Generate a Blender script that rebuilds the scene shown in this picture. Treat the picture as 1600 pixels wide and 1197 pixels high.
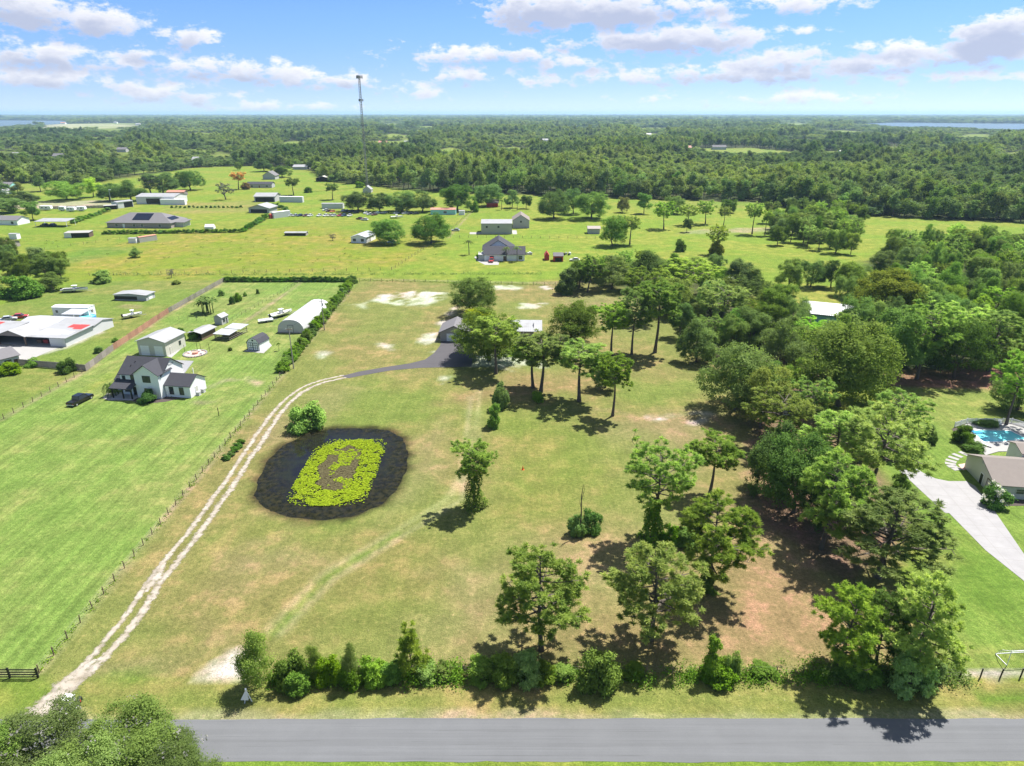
import bpy, math, random
import numpy as np
from mathutils import Vector, Matrix

for o in list(bpy.data.objects):
    bpy.data.objects.remove(o)
SC = bpy.context.scene
COL = SC.collection
R = math.radians
rng = np.random.default_rng(7)
random.seed(7)

# ------------------------------------------------------------------ camera
CAM_H, PITCH, FPX = 65.0, R(21.55), 1067.0
cam_d = bpy.data.cameras.new('camera')
cam = bpy.data.objects.new('camera', cam_d)
COL.objects.link(cam)
cam.location = (0, 0, CAM_H)
cam.rotation_euler = (R(90) - PITCH, 0, 0)
cam_d.sensor_width = 36.0
cam_d.lens = 36.0 * FPX / 1600.0
cam_d.clip_start = 1.0
cam_d.clip_end = 200000.0
SC.camera = cam

# ------------------------------------------------------------------ light and exposure
SUN_EL, SUN_AZ = R(61), R(48)          # azimuth clockwise from +Y
HAZE_DENSITY = 0.000058
SUN_STRENGTH, SKY_STRENGTH, EXPOSURE = 3.5, 0.088, 1.58
sun_d = bpy.data.lights.new('sun', 'SUN')
sun = bpy.data.objects.new('sun', sun_d)
COL.objects.link(sun)
sun_d.energy = SUN_STRENGTH
sun_d.angle = R(0.55)
sun_d.color = (1.0, 0.955, 0.88)
sdir = Vector((math.cos(SUN_EL) * math.sin(SUN_AZ), math.cos(SUN_EL) * math.cos(SUN_AZ), math.sin(SUN_EL)))
sun.rotation_euler = sdir.to_track_quat('Z', 'Y').to_euler()
SC.view_settings.view_transform = 'Standard'
SC.view_settings.look = 'None'
SC.view_settings.exposure = EXPOSURE
SC.view_settings.gamma = 1.0
SC.view_settings.use_curve_mapping = False
SC.render.engine = 'CYCLES'
cy = SC.cycles
cy.max_bounces = 5
cy.diffuse_bounces = 3
cy.glossy_bounces = 2
cy.transmission_bounces = 3
cy.volume_bounces = 1
cy.transparent_max_bounces = 8
cy.use_denoising = True
cy.use_adaptive_sampling = False
cy.sample_clamp_indirect = 6.0

# ------------------------------------------------------------------ node helpers
class NT:
    """thin helper for building node trees"""
    def __init__(self, tree):
        self.t = tree
    def n(self, typ, **kw):
        nd = self.t.nodes.new(typ)
        for k, v in kw.items():
            setattr(nd, k, v)
        return nd
    def put(self, sock, v):
        if hasattr(v, 'is_output'):
            self.t.links.new(v, sock)
        elif isinstance(v, bpy.types.Node):
            self.t.links.new(v.outputs[0], sock)
        else:
            sock.default_value = v
    def math(self, op, a, b=0.0, c=0.0, clamp=False):
        nd = self.n('ShaderNodeMath', operation=op, use_clamp=clamp)
        self.put(nd.inputs[0], a); self.put(nd.inputs[1], b); self.put(nd.inputs[2], c)
        return nd.outputs[0]
    def vmath(self, op, a, b=(0, 0, 0), c=(0, 0, 0), out=0):
        nd = self.n('ShaderNodeVectorMath', operation=op)
        self.put(nd.inputs[0], a); self.put(nd.inputs[1], b)
        if op == 'MULTIPLY_ADD':
            self.put(nd.inputs[2], c)
        return nd.outputs[out]
    def noise(self, vec, scale, detail=3.0, rough=0.55, dims='3D', dist=0.0):
        nd = self.n('ShaderNodeTexNoise', noise_dimensions=dims)
        if vec is not None:
            self.put(nd.inputs['Vector'], vec)
        nd.inputs['Scale'].default_value = scale
        nd.inputs['Detail'].default_value = detail
        nd.inputs['Roughness'].default_value = rough
        nd.inputs['Distortion'].default_value = dist
        return nd.outputs['Fac']
    def mrange(self, v, a, b, c=0.0, d=1.0, smooth=False):
        nd = self.n('ShaderNodeMapRange', interpolation_type='SMOOTHSTEP' if smooth else 'LINEAR')
        self.put(nd.inputs[0], v)
        for i, x in enumerate((a, b, c, d)):
            self.put(nd.inputs[i + 1], x)
        return nd.outputs[0]
    def mix(self, f, a, b, blend='MIX'):
        nd = self.n('ShaderNodeMix', data_type='RGBA', blend_type=blend)
        self.put(nd.inputs[0], f)
        for s, v in ((6, a), (7, b)):
            if isinstance(v, tuple) and len(v) == 3:
                v = (*v, 1.0)
            self.put(nd.inputs[s], v)
        return nd.outputs[2]

# ------------------------------------------------------------------ pixel (1600 wide photo) -> ground
CP, SP = math.cos(PITCH), math.sin(PITCH)
def P(px, py, z=0.0):
    u = (px - 800) / FPX
    v = (598.5 - py) / FPX
    d = (u, CP + v * SP, -SP + v * CP)
    t = (z - CAM_H) / d[2]
    return (d[0] * t, d[1] * t)
def height_at(g, top_py):
    v = (598.5 - top_py) / FPX
    return CAM_H + g[1] * (v * CP - SP) / (CP + v * SP)
def mpp(g, z=0.0):                       # metres per photo pixel at a point
    return (g[1] * CP - (z - CAM_H) * SP) / FPX

# ------------------------------------------------------------------ world: Nishita sky with cumulus rows
W = bpy.data.worlds.new('World')
SC.world = W
W.use_nodes = True
wt = W.node_tree
wt.nodes.clear()
N = NT(wt)

def px_dir(px, py):
    u = (px - 800) / FPX
    v = (598.5 - py) / FPX
    x, y, z = u, CP + v * SP, -SP + v * CP
    l = math.sqrt(x * x + y * y + z * z)
    return math.atan2(x, y), math.asin(z / l)
# cloud banks: centre and half sizes in photo pixels
CLOUDS = [(60, 18, 60, 22), (145, 32, 70, 20), (20, 8, 60, 20), (65, 86, 82, 17), (228, 82, 21, 13), (285, 57, 34, 14), (325, 67, 22, 5),
          (230, 98, 78, 10), (310, 106, 65, 13), (392, 116, 62, 16), (460, 122, 50, 10), (60, 122, 92, 15), (150, 128, 60, 10), (225, 140, 80, 10), (312, 150, 42, 6),
          (540, 126, 60, 11), (610, 136, 50, 8), (655, 145, 30, 6), (760, 87, 92, 12), (830, 88, 50, 12), (895, 99, 68, 9), (722, 117, 42, 11),
          (850, 18, 90, 30), (960, 18, 110, 24), (1060, 10, 50, 12), (1050, 62, 140, 22), (1000, 58, 70, 16), (1120, 6, 40, 8), (1245, 8, 62, 9), (1255, 46, 14, 4),
          (898, 69, 20, 6), (1010, 118, 150, 9), (1200, 112, 190, 16), (1230, 96, 85, 15), (1385, 96, 150, 13), (1420, 74, 130, 8), (1560, 62, 60, 32), (1500, 84, 90, 18),
          (1450, 117, 95, 5), (1250, 150, 110, 6), (1100, 70, 20, 4), (1146, 25, 20, 6), (700, 48, 0.1, 0.1), (646, 72, 10, 4), (1600, 44, 50, 22), (410, 165, 60, 6), (880, 128, 60, 6)]
grp = bpy.data.node_groups.new('cloud_field', 'ShaderNodeTree')
grp.interface.new_socket('Vector', in_out='INPUT', socket_type='NodeSocketVector')
grp.interface.new_socket('Value', in_out='OUTPUT', socket_type='NodeSocketFloat')
G_ = NT(grp)
gi = grp.nodes.new('NodeGroupInput'); go = grp.nodes.new('NodeGroupOutput')
acc = None
for (cx, cy_, rx, ry) in CLOUDS:
    if rx < 1:
        continue
    az, el = px_dir(cx, cy_)
    ra, re = rx / FPX * 0.92, ry / FPX * 0.86
    v = G_.vmath('MULTIPLY_ADD', gi.outputs[0], (1 / ra, 1 / re, 0), (-az / ra, -el / re, 0))
    l = G_.vmath('LENGTH', v, out=1)
    # distances in a common unit: negative inside, scaled by the thinner radius
    l = G_.math('MULTIPLY_ADD', l, re * 60, -re * 60)
    acc = l if acc is None else G_.math('SMOOTH_MIN', acc, l, 0.25)
grp.links.new(acc, go.inputs[0])

tc = N.n('ShaderNodeTexCoord')
sep = N.n('ShaderNodeSeparateXYZ'); N.put(sep.inputs[0], tc.outputs['Generated'])
az = N.math('ARCTAN2', sep.outputs[0], sep.outputs[1])
el = N.math('ARCSINE', sep.outputs[2])
dirv = tc.outputs['Generated']
stretch = N.vmath('MULTIPLY', dirv, (1, 1, 2.0))
n1 = N.n('ShaderNodeTexNoise'); N.put(n1.inputs['Vector'], stretch)
n1.inputs['Scale'].default_value = 34; n1.inputs['Detail'].default_value = 7; n1.inputs['Roughness'].default_value = 0.62
n2 = N.n('ShaderNodeTexNoise'); N.put(n2.inputs['Vector'], stretch)
n2.inputs['Scale'].default_value = 9; n2.inputs['Detail'].default_value = 3
comb = N.n('ShaderNodeCombineXYZ'); N.put(comb.inputs[0], az); N.put(comb.inputs[1], el)
w1 = N.vmath('MULTIPLY_ADD', n2.outputs['Color'], (0.05, 0.016, 0), (-0.025, -0.008, 0))
w2 = N.vmath('MULTIPLY_ADD', n1.outputs['Color'], (0.022, 0.012, 0), (-0.011, -0.006, 0))
q = N.vmath('ADD', N.vmath('ADD', comb.outputs[0], w1), w2)
def field(vec):
    g = N.n('ShaderNodeGroup'); g.node_tree = grp
    N.put(g.inputs[0], vec)
    return g.outputs[0]
fbm = n1.outputs['Fac']
d0 = N.math('MULTIPLY_ADD', N.math('SUBTRACT', fbm, 0.5), -3.6, field(q))
d1 = N.math('MULTIPLY_ADD', N.math('SUBTRACT', fbm, 0.5), -1.6, field(N.vmath('ADD', q, (0.004, 0.0095, 0))))
dens = N.mrange(d0, 0.22, -0.48, 0.0, 1.0, True)
above = N.mrange(d1, 0.5, -0.9, 0.0, 1.0, True)
# the sky above the frame: unseen cumulus on a flat deck, brightened and thickened for fill light
zc = N.math('MAXIMUM', sep.outputs[2], 0.05)
plane = N.vmath('DIVIDE', dirv, N.n('ShaderNodeCombineXYZ').outputs[0])
cz = plane.node.inputs[1].links[0].from_node
for i in range(3):
    N.put(cz.inputs[i], zc)
hi = N.noise(plane, 0.9, 6, 0.58)
hi = N.mrange(hi, 0.44, 0.60, 0, 1, True)
hi = N.math('MULTIPLY', hi, N.mrange(sep.outputs[2], 0.50, 0.66, 0, 1, True))
sky = N.n('ShaderNodeTexSky', sky_type='NISHITA')
sky.sun_disc = False
sky.sun_elevation = SUN_EL
sky.sun_rotation = SUN_AZ
sky.altitude = 0
sky.air_density = 0.34
sky.dust_density = 0.05
sky.ozone_density = 3.5
skyc = N.mix(1.0, sky.outputs[0], (SKY_STRENGTH, SKY_STRENGTH, SKY_STRENGTH), 'MULTIPLY')
hz = N.mrange(sep.outputs[2], 0.0, 0.14, 0, 1, True)
skyc = N.mix(1.0, skyc, N.mix(hz, (0.64, 0.56, 0.55, 1), (0.74, 0.85, 0.87, 1)), 'MULTIPLY')
lit = (0.375, 0.366, 0.37)
shade = (0.175, 0.19, 0.245)
cloudc = N.mix(N.math('MULTIPLY', above, 0.95), lit, shade)
total = N.mix(N.math('MULTIPLY', dens, 0.90), skyc, cloudc)
total = N.mix(N.math('MULTIPLY', hi, 0.85), total, (0.50, 0.50, 0.52))
bg = N.n('ShaderNodeBackground')
N.put(bg.inputs[0], total)
bg.inputs[1].default_value = 1.0
out = N.n('ShaderNodeOutputWorld')
wt.links.new(bg.outputs[0], out.inputs[0])
W.cycles.sampling_method = 'MANUAL'
W.cycles.sample_map_resolution = 512

# ------------------------------------------------------------------ materials
def new_mat(name):
    m = bpy.data.materials.new(name)
    m.use_nodes = True
    t = NT(m.node_tree)
    b = m.node_tree.nodes['Principled BSDF']
    return m, t, b
def paint(name, col, rough=0.6, var=0.12, scale=1.2, metallic=0.0, spec=0.3, ribs=None, bump=0.0, dirt=None):
    """a weathered surface: base colour, two scales of wear, optional ribs (axis, per metre) as relief"""
    m, t, b = new_mat(name)
    tc = t.n('ShaderNodeTexCoord')
    o = tc.outputs['Object']
    a = t.noise(o, scale, 4, 0.6)
    c = t.noise(o, scale * 7, 2, 0.5)
    f = t.math('MULTIPLY_ADD', a, var * 2, 1 - var)
    f = t.math('MULTIPLY', f, t.math('MULTIPLY_ADD', c, var, 1 - var / 2))
    if 'wood' in name:       # boards weather differently from one to the next
        f = t.math('MULTIPLY', f, t.math('MULTIPLY_ADD', t.n('ShaderNodeObjectInfo').outputs['Random'], 0.5, 0.75))
    base = t.mix(1.0, (*col, 1), t_rgb(t, f), 'MULTIPLY')
    if dirt:
        dm = t.mrange(t.noise(o, scale * 0.6, 5, 0.65), 0.52, 0.72, 0, 0.55, True)
        base = t.mix(dm, base, (*dirt, 1))
    t.put(b.inputs['Base Color'], base)
    b.inputs['Roughness'].default_value = rough
    b.inputs['Metallic'].default_value = metallic
    b.inputs['Specular IOR Level'].default_value = spec
    if ribs or bump:
        bn = t.n('ShaderNodeBump')
        if ribs:
            wv = t.n('ShaderNodeTexWave', wave_type='BANDS', bands_direction=ribs[0])
            t.put(wv.inputs['Vector'], o)
            wv.inputs['Scale'].default_value = ribs[1] * 0.314
            t.put(bn.inputs['Height'], wv.outputs['Fac'])
            bn.inputs['Distance'].default_value = 0.03
        else:
            t.put(bn.inputs['Height'], c)
            bn.inputs['Distance'].default_value = bump
        bn.inputs['Strength'].default_value = 0.6
        t.put(b.inputs['Normal'], bn.outputs[0])
    return m
def t_rgb(t, f):
    c = t.n('ShaderNodeCombineColor')
    for i in range(3):
        t.put(c.inputs[i], f)
    return c.outputs[0]
def leaf_mat(name, col, alt, trans=0.35, var=0.5, rnd=0.35, rough=0.55, use_objcol=True):
    """leaves: two natural tints mixed per leaf ('tint' attribute), object colour and a random per-tree shift, some light through them"""
    m, t, b = new_mat(name)
    at = t.n('ShaderNodeAttribute', attribute_name='tint')
    oi = t.n('ShaderNodeObjectInfo')
    c = t.mix(at.outputs['Fac'], (*col, 1), (*alt, 1))
    if use_objcol:
        c = t.mix(1.0, c, oi.outputs['Color'], 'MULTIPLY')
    # natural variety between stands of forest, carried by the scattered trees
    st = t.n('ShaderNodeAttribute', attribute_type='INSTANCER', attribute_name='stand')
    c = t.mix(t.math('MULTIPLY', t.math('MAXIMUM', st.outputs['Fac'], 0.0), 1.0, clamp=True), c, t.mix(1.0, c, (1.45, 1.30, 0.85, 1), 'MULTIPLY'))
    c = t.mix(t.math('MULTIPLY', t.math('MINIMUM', st.outputs['Fac'], 0.0), -1.0, clamp=True), c, t.mix(1.0, c, (0.50, 0.62, 0.72, 1), 'MULTIPLY'))
    hs = t.n('ShaderNodeHueSaturation')
    t.put(hs.inputs['Hue'], t.math('MULTIPLY_ADD', oi.outputs['Random'], 0.022 if rnd else 0.0, 0.487 if rnd else 0.5))
    r2 = t.math('FRACT', t.math('MULTIPLY', oi.outputs['Random'], 17.31))
    t.put(hs.inputs['Value'], t.math('MULTIPLY_ADD', r2, rnd * 2, 1 - rnd))
    t.put(hs.inputs['Saturation'], t.math('MULTIPLY_ADD', t.math('FRACT', t.math('MULTIPLY', oi.outputs['Random'], 71.7)), 0.25 if rnd else 0.0, 0.78 if rnd else 1.0))
    t.put(hs.inputs['Color'], c)
    m.node_tree.nodes.remove(b)
    df = t.n('ShaderNodeBsdfDiffuse'); t.put(df.inputs[0], hs.outputs[0])
    tr = t.n('ShaderNodeBsdfTranslucent')
    t.put(tr.inputs[0], t.mix(1.0, hs.outputs[0], (1.08, 1.12, 0.60, 1), 'MULTIPLY'))
    mx = t.n('ShaderNodeMixShader'); mx.inputs[0].default_value = trans
    t.put(mx.inputs[1], df.outputs[0]); t.put(mx.inputs[2], tr.outputs[0])
    om = [n for n in m.node_tree.nodes if n.type == 'OUTPUT_MATERIAL'][0]
    m.node_tree.links.new(mx.outputs[0], om.inputs[0])
    return m

M = {}
M['bark'] = paint('bark', (0.13, 0.10, 0.08), 0.9, 0.35, 3, bump=0.05, spec=0.1)
M['bark_grey'] = paint('grey_bark', (0.115, 0.098, 0.085), 0.9, 0.35, 3, bump=0.05, spec=0.1)
M['pine'] = leaf_mat('pine_needles', (0.175, 0.290, 0.060), (0.40, 0.52, 0.110), 0.50)
M['oak'] = leaf_mat('oak_leaves', (0.115, 0.190, 0.042), (0.26, 0.36, 0.080), 0.48)
M['bright'] = leaf_mat('bright_leaves', (0.10, 0.215, 0.020), (0.20, 0.36, 0.030), 0.35)
M['forest'] = leaf_mat('forest_leaves', (0.120, 0.196, 0.055), (0.235, 0.325, 0.088), 0.42, rnd=0.30)
M['palm'] = leaf_mat('palm_fronds', (0.08, 0.15, 0.025), (0.14, 0.20, 0.04), 0.3)
M['ivy'] = leaf_mat('ivy_leaves', (0.08, 0.16, 0.02), (0.16, 0.25, 0.03), 0.3)
M['moss'] = leaf_mat('grey_twigs', (0.14, 0.14, 0.12), (0.20, 0.195, 0.18), 0.1)
M['petal'] = leaf_mat('white_petals', (0.7, 0.68, 0.66), (0.8, 0.78, 0.76), 0.3, rnd=0.05)
M['white'] = paint('white_siding', (0.78, 0.79, 0.80), 0.6, 0.05, 0.6)
M['white_metal'] = paint('white_metal', (0.60, 0.61, 0.62), 0.45, 0.06, 0.5, ribs=('X', 2.0))
M['white_roof'] = paint('white_metal_roof', (0.31, 0.315, 0.325), 0.45, 0.12, 0.4, ribs=('X', 1.6), dirt=(0.20, 0.19, 0.18))
M['cream'] = paint('cream_siding', (0.52, 0.51, 0.45), 0.6, 0.06, 0.6)
M['tan'] = paint('tan_metal_wall', (0.44, 0.42, 0.385), 0.6, 0.06, 0.5, ribs=('X', 1.4))
M['grey_wall'] = paint('grey_wall', (0.42, 0.42, 0.43), 0.7, 0.08, 0.6)
M['brick'] = paint('grey_brick_wall', (0.34, 0.29, 0.27), 0.85, 0.12, 1.5)
M['stone'] = paint('stone_veneer', (0.33, 0.30, 0.28), 0.9, 0.3, 2.5)
M['dark_shingle'] = paint('dark_shingles', (0.046, 0.047, 0.058), 0.85, 0.16, 1.0, bump=0.02)
M['grey_shingle'] = paint('grey_shingles', (0.15, 0.145, 0.155), 0.9, 0.12, 1.0, bump=0.02)
M['brown_shingle'] = paint('brown_shingles', (0.20, 0.175, 0.16), 0.9, 0.12, 1.0, bump=0.02)
M['silver_roof'] = paint('silver_metal_roof', (0.38, 0.395, 0.43), 0.4, 0.06, 0.5, ribs=('X', 1.6))
M['rust_roof'] = paint('rusty_metal_roof', (0.42, 0.20, 0.15), 0.7, 0.3, 0.9)
M['red'] = paint('red_paint', (0.45, 0.05, 0.045), 0.55, 0.15, 1)
M['turquoise'] = paint('turquoise_siding', (0.30, 0.60, 0.60), 0.6, 0.08, 0.8)
M['blue'] = paint('blue_plastic', (0.05, 0.28, 0.62), 0.35, 0.08, 2)
M['black'] = paint('black_paint', (0.012, 0.012, 0.014), 0.4, 0.1, 2)
M['wood_grey'] = paint('weathered_grey_wood', (0.27, 0.24, 0.22), 0.9, 0.25, 2)
M['wood_red'] = paint('red_cedar_wood', (0.38, 0.21, 0.14), 0.9, 0.2, 2)
M['wood_brown'] = paint('brown_wood', (0.16, 0.11, 0.08), 0.9, 0.25, 2)
M['steel'] = paint('galvanised_steel', (0.45, 0.46, 0.48), 0.5, 0.08, 2, metallic=0.4)
M['tower'] = paint('tower_steel', (0.20, 0.20, 0.21), 0.6, 0.1, 1)
M['glass'] = paint('window_glass', (0.035, 0.045, 0.055), 0.08, 0.1, 1, spec=0.6)
M['solar'] = paint('solar_panel', (0.012, 0.014, 0.025), 0.15, 0.1, 1, spec=0.6)
M['concrete'] = paint('concrete', (0.30, 0.295, 0.29), 0.9, 0.10, 0.5)
M['mulch'] = paint('dark_mulch', (0.07, 0.055, 0.05), 0.95, 0.3, 4)
M['rubber'] = paint('tyre_rubber', (0.02, 0.02, 0.02), 0.8, 0.1, 4)
M['plastic_sheet'] = paint('greenhouse_sheet', (0.46, 0.47, 0.48), 0.5, 0.04, 0.6)
M['mesh_wall'] = paint('greenhouse_end_wall', (0.50, 0.49, 0.48), 0.7, 0.12, 1.5)
M['orange'] = paint('orange_plastic', (0.7, 0.14, 0.03), 0.5, 0.05, 3)
M['terracotta'] = paint('pink_brick', (0.5, 0.34, 0.30), 0.85, 0.15, 3)
# car paint takes the object's colour
def car_paint():
    m, t, b = new_mat('car_paint')
    oi = t.n('ShaderNodeObjectInfo')
    t.put(b.inputs['Base Color'], oi.outputs['Color'])
    b.inputs['Roughness'].default_value = 0.3
    b.inputs['Coat Weight'].default_value = 0.5
    return m
M['car'] = car_paint()

# ------------------------------------------------------------------ mesh helpers
def mesh_np(name, V, polys, mats, tint=None, mat_idx=None, smooth=False):
    """V (n,3); polys: list of int arrays (m,k); tint: per-face float"""
    me = bpy.data.meshes.new(name)
    V = np.asarray(V, dtype=np.float32)
    me.vertices.add(len(V))
    me.vertices.foreach_set('co', V.ravel())
    lv = np.concatenate([p.ravel() for p in polys]).astype(np.int32)
    tot = np.concatenate([np.full(len(p), p.shape[1], np.int32) for p in polys])
    st = np.concatenate([[0], np.cumsum(tot)[:-1]]).astype(np.int32)
    me.loops.add(len(lv)); me.loops.foreach_set('vertex_index', lv)
    me.polygons.add(len(tot)); me.polygons.foreach_set('loop_start', st); me.polygons.foreach_set('loop_total', tot)
    if mat_idx is not None:
        me.polygons.foreach_set('material_index', np.asarray(mat_idx, np.int32))
    if smooth:
        me.polygons.foreach_set('use_smooth', np.ones(len(tot), bool))
    if tint is not None:
        a = me.attributes.new('tint', 'FLOAT', 'FACE')
        a.data.foreach_set('value', np.asarray(tint, np.float32))
    for m in (mats if isinstance(mats, (list, tuple)) else [mats]):
        me.materials.append(m)
    me.update(calc_edges=True)
    me.validate()
    return me
class MB:
    """collects boxes, prisms, slabs and tubes into one mesh"""
    def __init__(self):
        self.v, self.f = [], []
    def add(self, vs, fs):
        o = len(self.v)
        self.v += [tuple(p) for p in vs]
        self.f += [tuple(i + o for i in f) for f in fs]
        return self
    def box(self, x0, x1, y0, y1, z0, z1):
        return self.add([(x0, y0, z0), (x1, y0, z0), (x1, y1, z0), (x0, y1, z0), (x0, y0, z1), (x1, y0, z1), (x1, y1, z1), (x0, y1, z1)],
                        [(0, 3, 2, 1), (4, 5, 6, 7), (0, 1, 5, 4), (1, 2, 6, 5), (2, 3, 7, 6), (3, 0, 4, 7)])
    def extrude(self, prof, axis, a, b):
        """closed profile extruded along axis 'x' (prof = (y,z)) or 'y' (prof = (x,z)) or 'z' (prof=(x,y))"""
        n = len(prof)
        mk = {'x': lambda p, t: (t, p[0], p[1]), 'y': lambda p, t: (p[0], t, p[1]), 'z': lambda p, t: (p[0], p[1], t)}[axis]
        vs = [mk(p, a) for p in prof] + [mk(p, b) for p in prof]
        fs = [tuple(range(n))[::-1], tuple(range(n, 2 * n))] + [(i, (i + 1) % n, n + (i + 1) % n, n + i) for i in range(n)]
        return self.add(vs, fs)
    def tube(self, pts, rad, sides=6):
        V, Fq = tube(np.array(pts, float), rad, sides)
        return self.add(V, [tuple(f) for f in Fq])
    def cyl(self, x, y, z0, z1, r, sides=8, r2=None):
        r2 = r if r2 is None else r2
        a = [2 * math.pi * i / sides for i in range(sides)]
        vs = [(x + r * math.cos(t), y + r * math.sin(t), z0) for t in a] + [(x + r2 * math.cos(t), y + r2 * math.sin(t), z1) for t in a]
        fs = [(i, (i + 1) % sides, sides + (i + 1) % sides, sides + i) for i in range(sides)] + [tuple(range(sides))[::-1], tuple(range(sides, 2 * sides))]
        return self.add(vs, fs)
    def mesh(self, name, mat):
        me = bpy.data.meshes.new(name)
        me.from_pydata(self.v, [], self.f)
        for m in (mat if isinstance(mat, (list, tuple)) else [mat]):
            me.materials.append(m)
        me.update()
        return me
def tube(pts, rad, sides=6):
    n = len(pts)
    rad = np.broadcast_to(np.asarray(rad, float), (n,)) if np.ndim(rad) == 0 else np.asarray(rad, float)
    tan = np.gradient(pts, axis=0)
    tan /= np.linalg.norm(tan, axis=1)[:, None] + 1e-9
    ref = np.where(np.abs(tan[:, 2:3]) > 0.9, np.array([[1.0, 0, 0]]), np.array([[0, 0, 1.0]]))
    a = np.cross(tan, ref); a /= np.linalg.norm(a, axis=1)[:, None] + 1e-9
    b = np.cross(tan, a)
    ang = np.arange(sides) * 2 * math.pi / sides
    V = pts[:, None, :] + rad[:, None, None] * (np.cos(ang)[None, :, None] * a[:, None, :] + np.sin(ang)[None, :, None] * b[:, None, :])
    V = V.reshape(-1, 3)
    F = []
    for i in range(n - 1):
        for j in range(sides):
            k = (j + 1) % sides
            F.append((i * sides + j, i * sides + k, (i + 1) * sides + k, (i + 1) * sides + j))
    return V, np.array(F)
def link(name, me, parent=None, loc=(0, 0, 0), rz=0.0):
    o = bpy.data.objects.new(name, me)
    COL.objects.link(o)
    if parent is not None:
        o.parent = parent
    o.location = loc
    if rz:
        o.rotation_euler = (0, 0, rz)
    return o
def tag(o, label=None, cat=None, group=None, kind=None):
    if label: o['label'] = label
    if cat: o['category'] = cat
    if group: o['group'] = group
    if kind: o['kind'] = kind
    return o
def thing(name, label, cat, g, rz=0.0, group=None, z=0.0):
    o = bpy.data.objects.new(name, None)
    o.empty_display_size = 0.5
    COL.objects.link(o)
    o.location = (g[0], g[1], z)
    o.rotation_euler = (0, 0, rz)
    return tag(o, label, cat, group)
def copy_tree(o, parent=None):
    c = o.copy()
    COL.objects.link(c)
    c.parent = parent
    for ch in o.children:
        copy_tree(ch, c)
    return c
ORD = 'first second third fourth fifth sixth seventh eighth ninth tenth eleventh twelfth thirteenth fourteenth fifteenth sixteenth seventeenth eighteenth nineteenth twentieth'.split()
def nth(i):
    if i < 20: return ORD[i]
    n = i + 1
    return f"{n}{'th' if 10 <= n % 100 <= 20 else {1: 'st', 2: 'nd', 3: 'rd'}.get(n % 10, 'th')}"

# ------------------------------------------------------------------ numpy noise and polygons
def vnoise(x, y, seed=0):
    xi = np.floor(x).astype(np.int64); yi = np.floor(y).astype(np.int64)
    fx = x - xi; fy = y - yi
    fx = fx * fx * (3 - 2 * fx); fy = fy * fy * (3 - 2 * fy)
    def h(a, b):
        n = (a * 374761393 + b * 668265263 + seed * 982451653) & 0x7fffffff
        n = ((n ^ (n >> 13)) * 1274126177) & 0x7fffffff
        return ((n ^ (n >> 16)) & 0xffff) / 65535.0
    return (h(xi, yi) * (1 - fx) + h(xi + 1, yi) * fx) * (1 - fy) + (h(xi, yi + 1) * (1 - fx) + h(xi + 1, yi + 1) * fx) * fy
def fbm(x, y, seed=0, oct=4):
    s, a, t = 0, 0.5, 0
    for i in range(oct):
        s = s + a * vnoise(x * 2 ** i + 17.3 * i, y * 2 ** i - 9.1 * i, seed + i)
        t += a; a *= 0.5
    return s / t
def sd_poly(poly, X, Y):
    """signed distance, negative inside"""
    p = np.asarray(poly, float)
    d = np.full(X.shape, 1e18); ins = np.zeros(X.shape, bool)
    n = len(p)
    for i in range(n):
        a, b = p[i], p[(i + 1) % n]
        e = b - a
        wx, wy = X - a[0], Y - a[1]
        t = np.clip((wx * e[0] + wy * e[1]) / (e @ e + 1e-12), 0, 1)
        d = np.minimum(d, (wx - e[0] * t) ** 2 + (wy - e[1] * t) ** 2)
        c = ((a[1] <= Y) & (b[1] > Y)) | ((b[1] <= Y) & (a[1] > Y))
        with np.errstate(divide='ignore', invalid='ignore'):
            xi = a[0] + (Y - a[1]) / (b[1] - a[1] + 1e-15) * e[0]
        ins ^= c & (X < xi)
    d = np.sqrt(d)
    return np.where(ins, -d, d)
def d_line(pl, X, Y):
    p = np.asarray(pl, float)
    d = np.full(X.shape, 1e18)
    for i in range(len(p) - 1):
        a, e = p[i], p[i + 1] - p[i]
        wx, wy = X - a[0], Y - a[1]
        t = np.clip((wx * e[0] + wy * e[1]) / (e @ e + 1e-12), 0, 1)
        d = np.minimum(d, (wx - e[0] * t) ** 2 + (wy - e[1] * t) ** 2)
    return np.sqrt(d)
def PP(pts):
    return [P(x, y) for x, y in pts]

# ================================================================== SETTING: ground, roads, water
def axis_lines(lo, hi, step, ratio, far_lo, far_hi):
    mid = list(np.arange(lo, hi + step / 2, step))
    up, s, x = [], step, mid[-1]
    while x < far_hi:
        s *= ratio; x += s; up.append(x)
    dn, s, x = [], step, mid[0]
    while x > far_lo:
        s *= ratio; x -= s; dn.append(x)
    return np.array(dn[::-1] + mid + up)
gx = axis_lines(-165, 150, 1.0, 1.06, -45000, 45000)
gy = axis_lines(46, 320, 1.0, 1.032, 20, 45000)
gy = np.concatenate([[-200, -60, -10], gy[gy > 0]])
GX, GY = np.meshgrid(gx, gy)
GX, GY = GX.ravel(), GY.ravel()
gcol = np.zeros((len(GX), 3)); gmow = np.zeros(len(GX)); gz = np.zeros(len(GX))
wA = fbm(GX / 9, GY / 9, 11) - 0.5
wB = fbm(GX / 2.6, GY / 2.6, 23, 3) - 0.5
wC = fbm(GX / 30, GY / 30, 31) - 0.5
PATCH = fbm(GX / 5.5, GY / 5.5, 47, 5)
def blend(mask, w, col):
    c = np.asarray(col) * 0.70
    gcol[mask] = gcol[mask] * (1 - w[:, None]) + c[None, :] * w[:, None]
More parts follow.
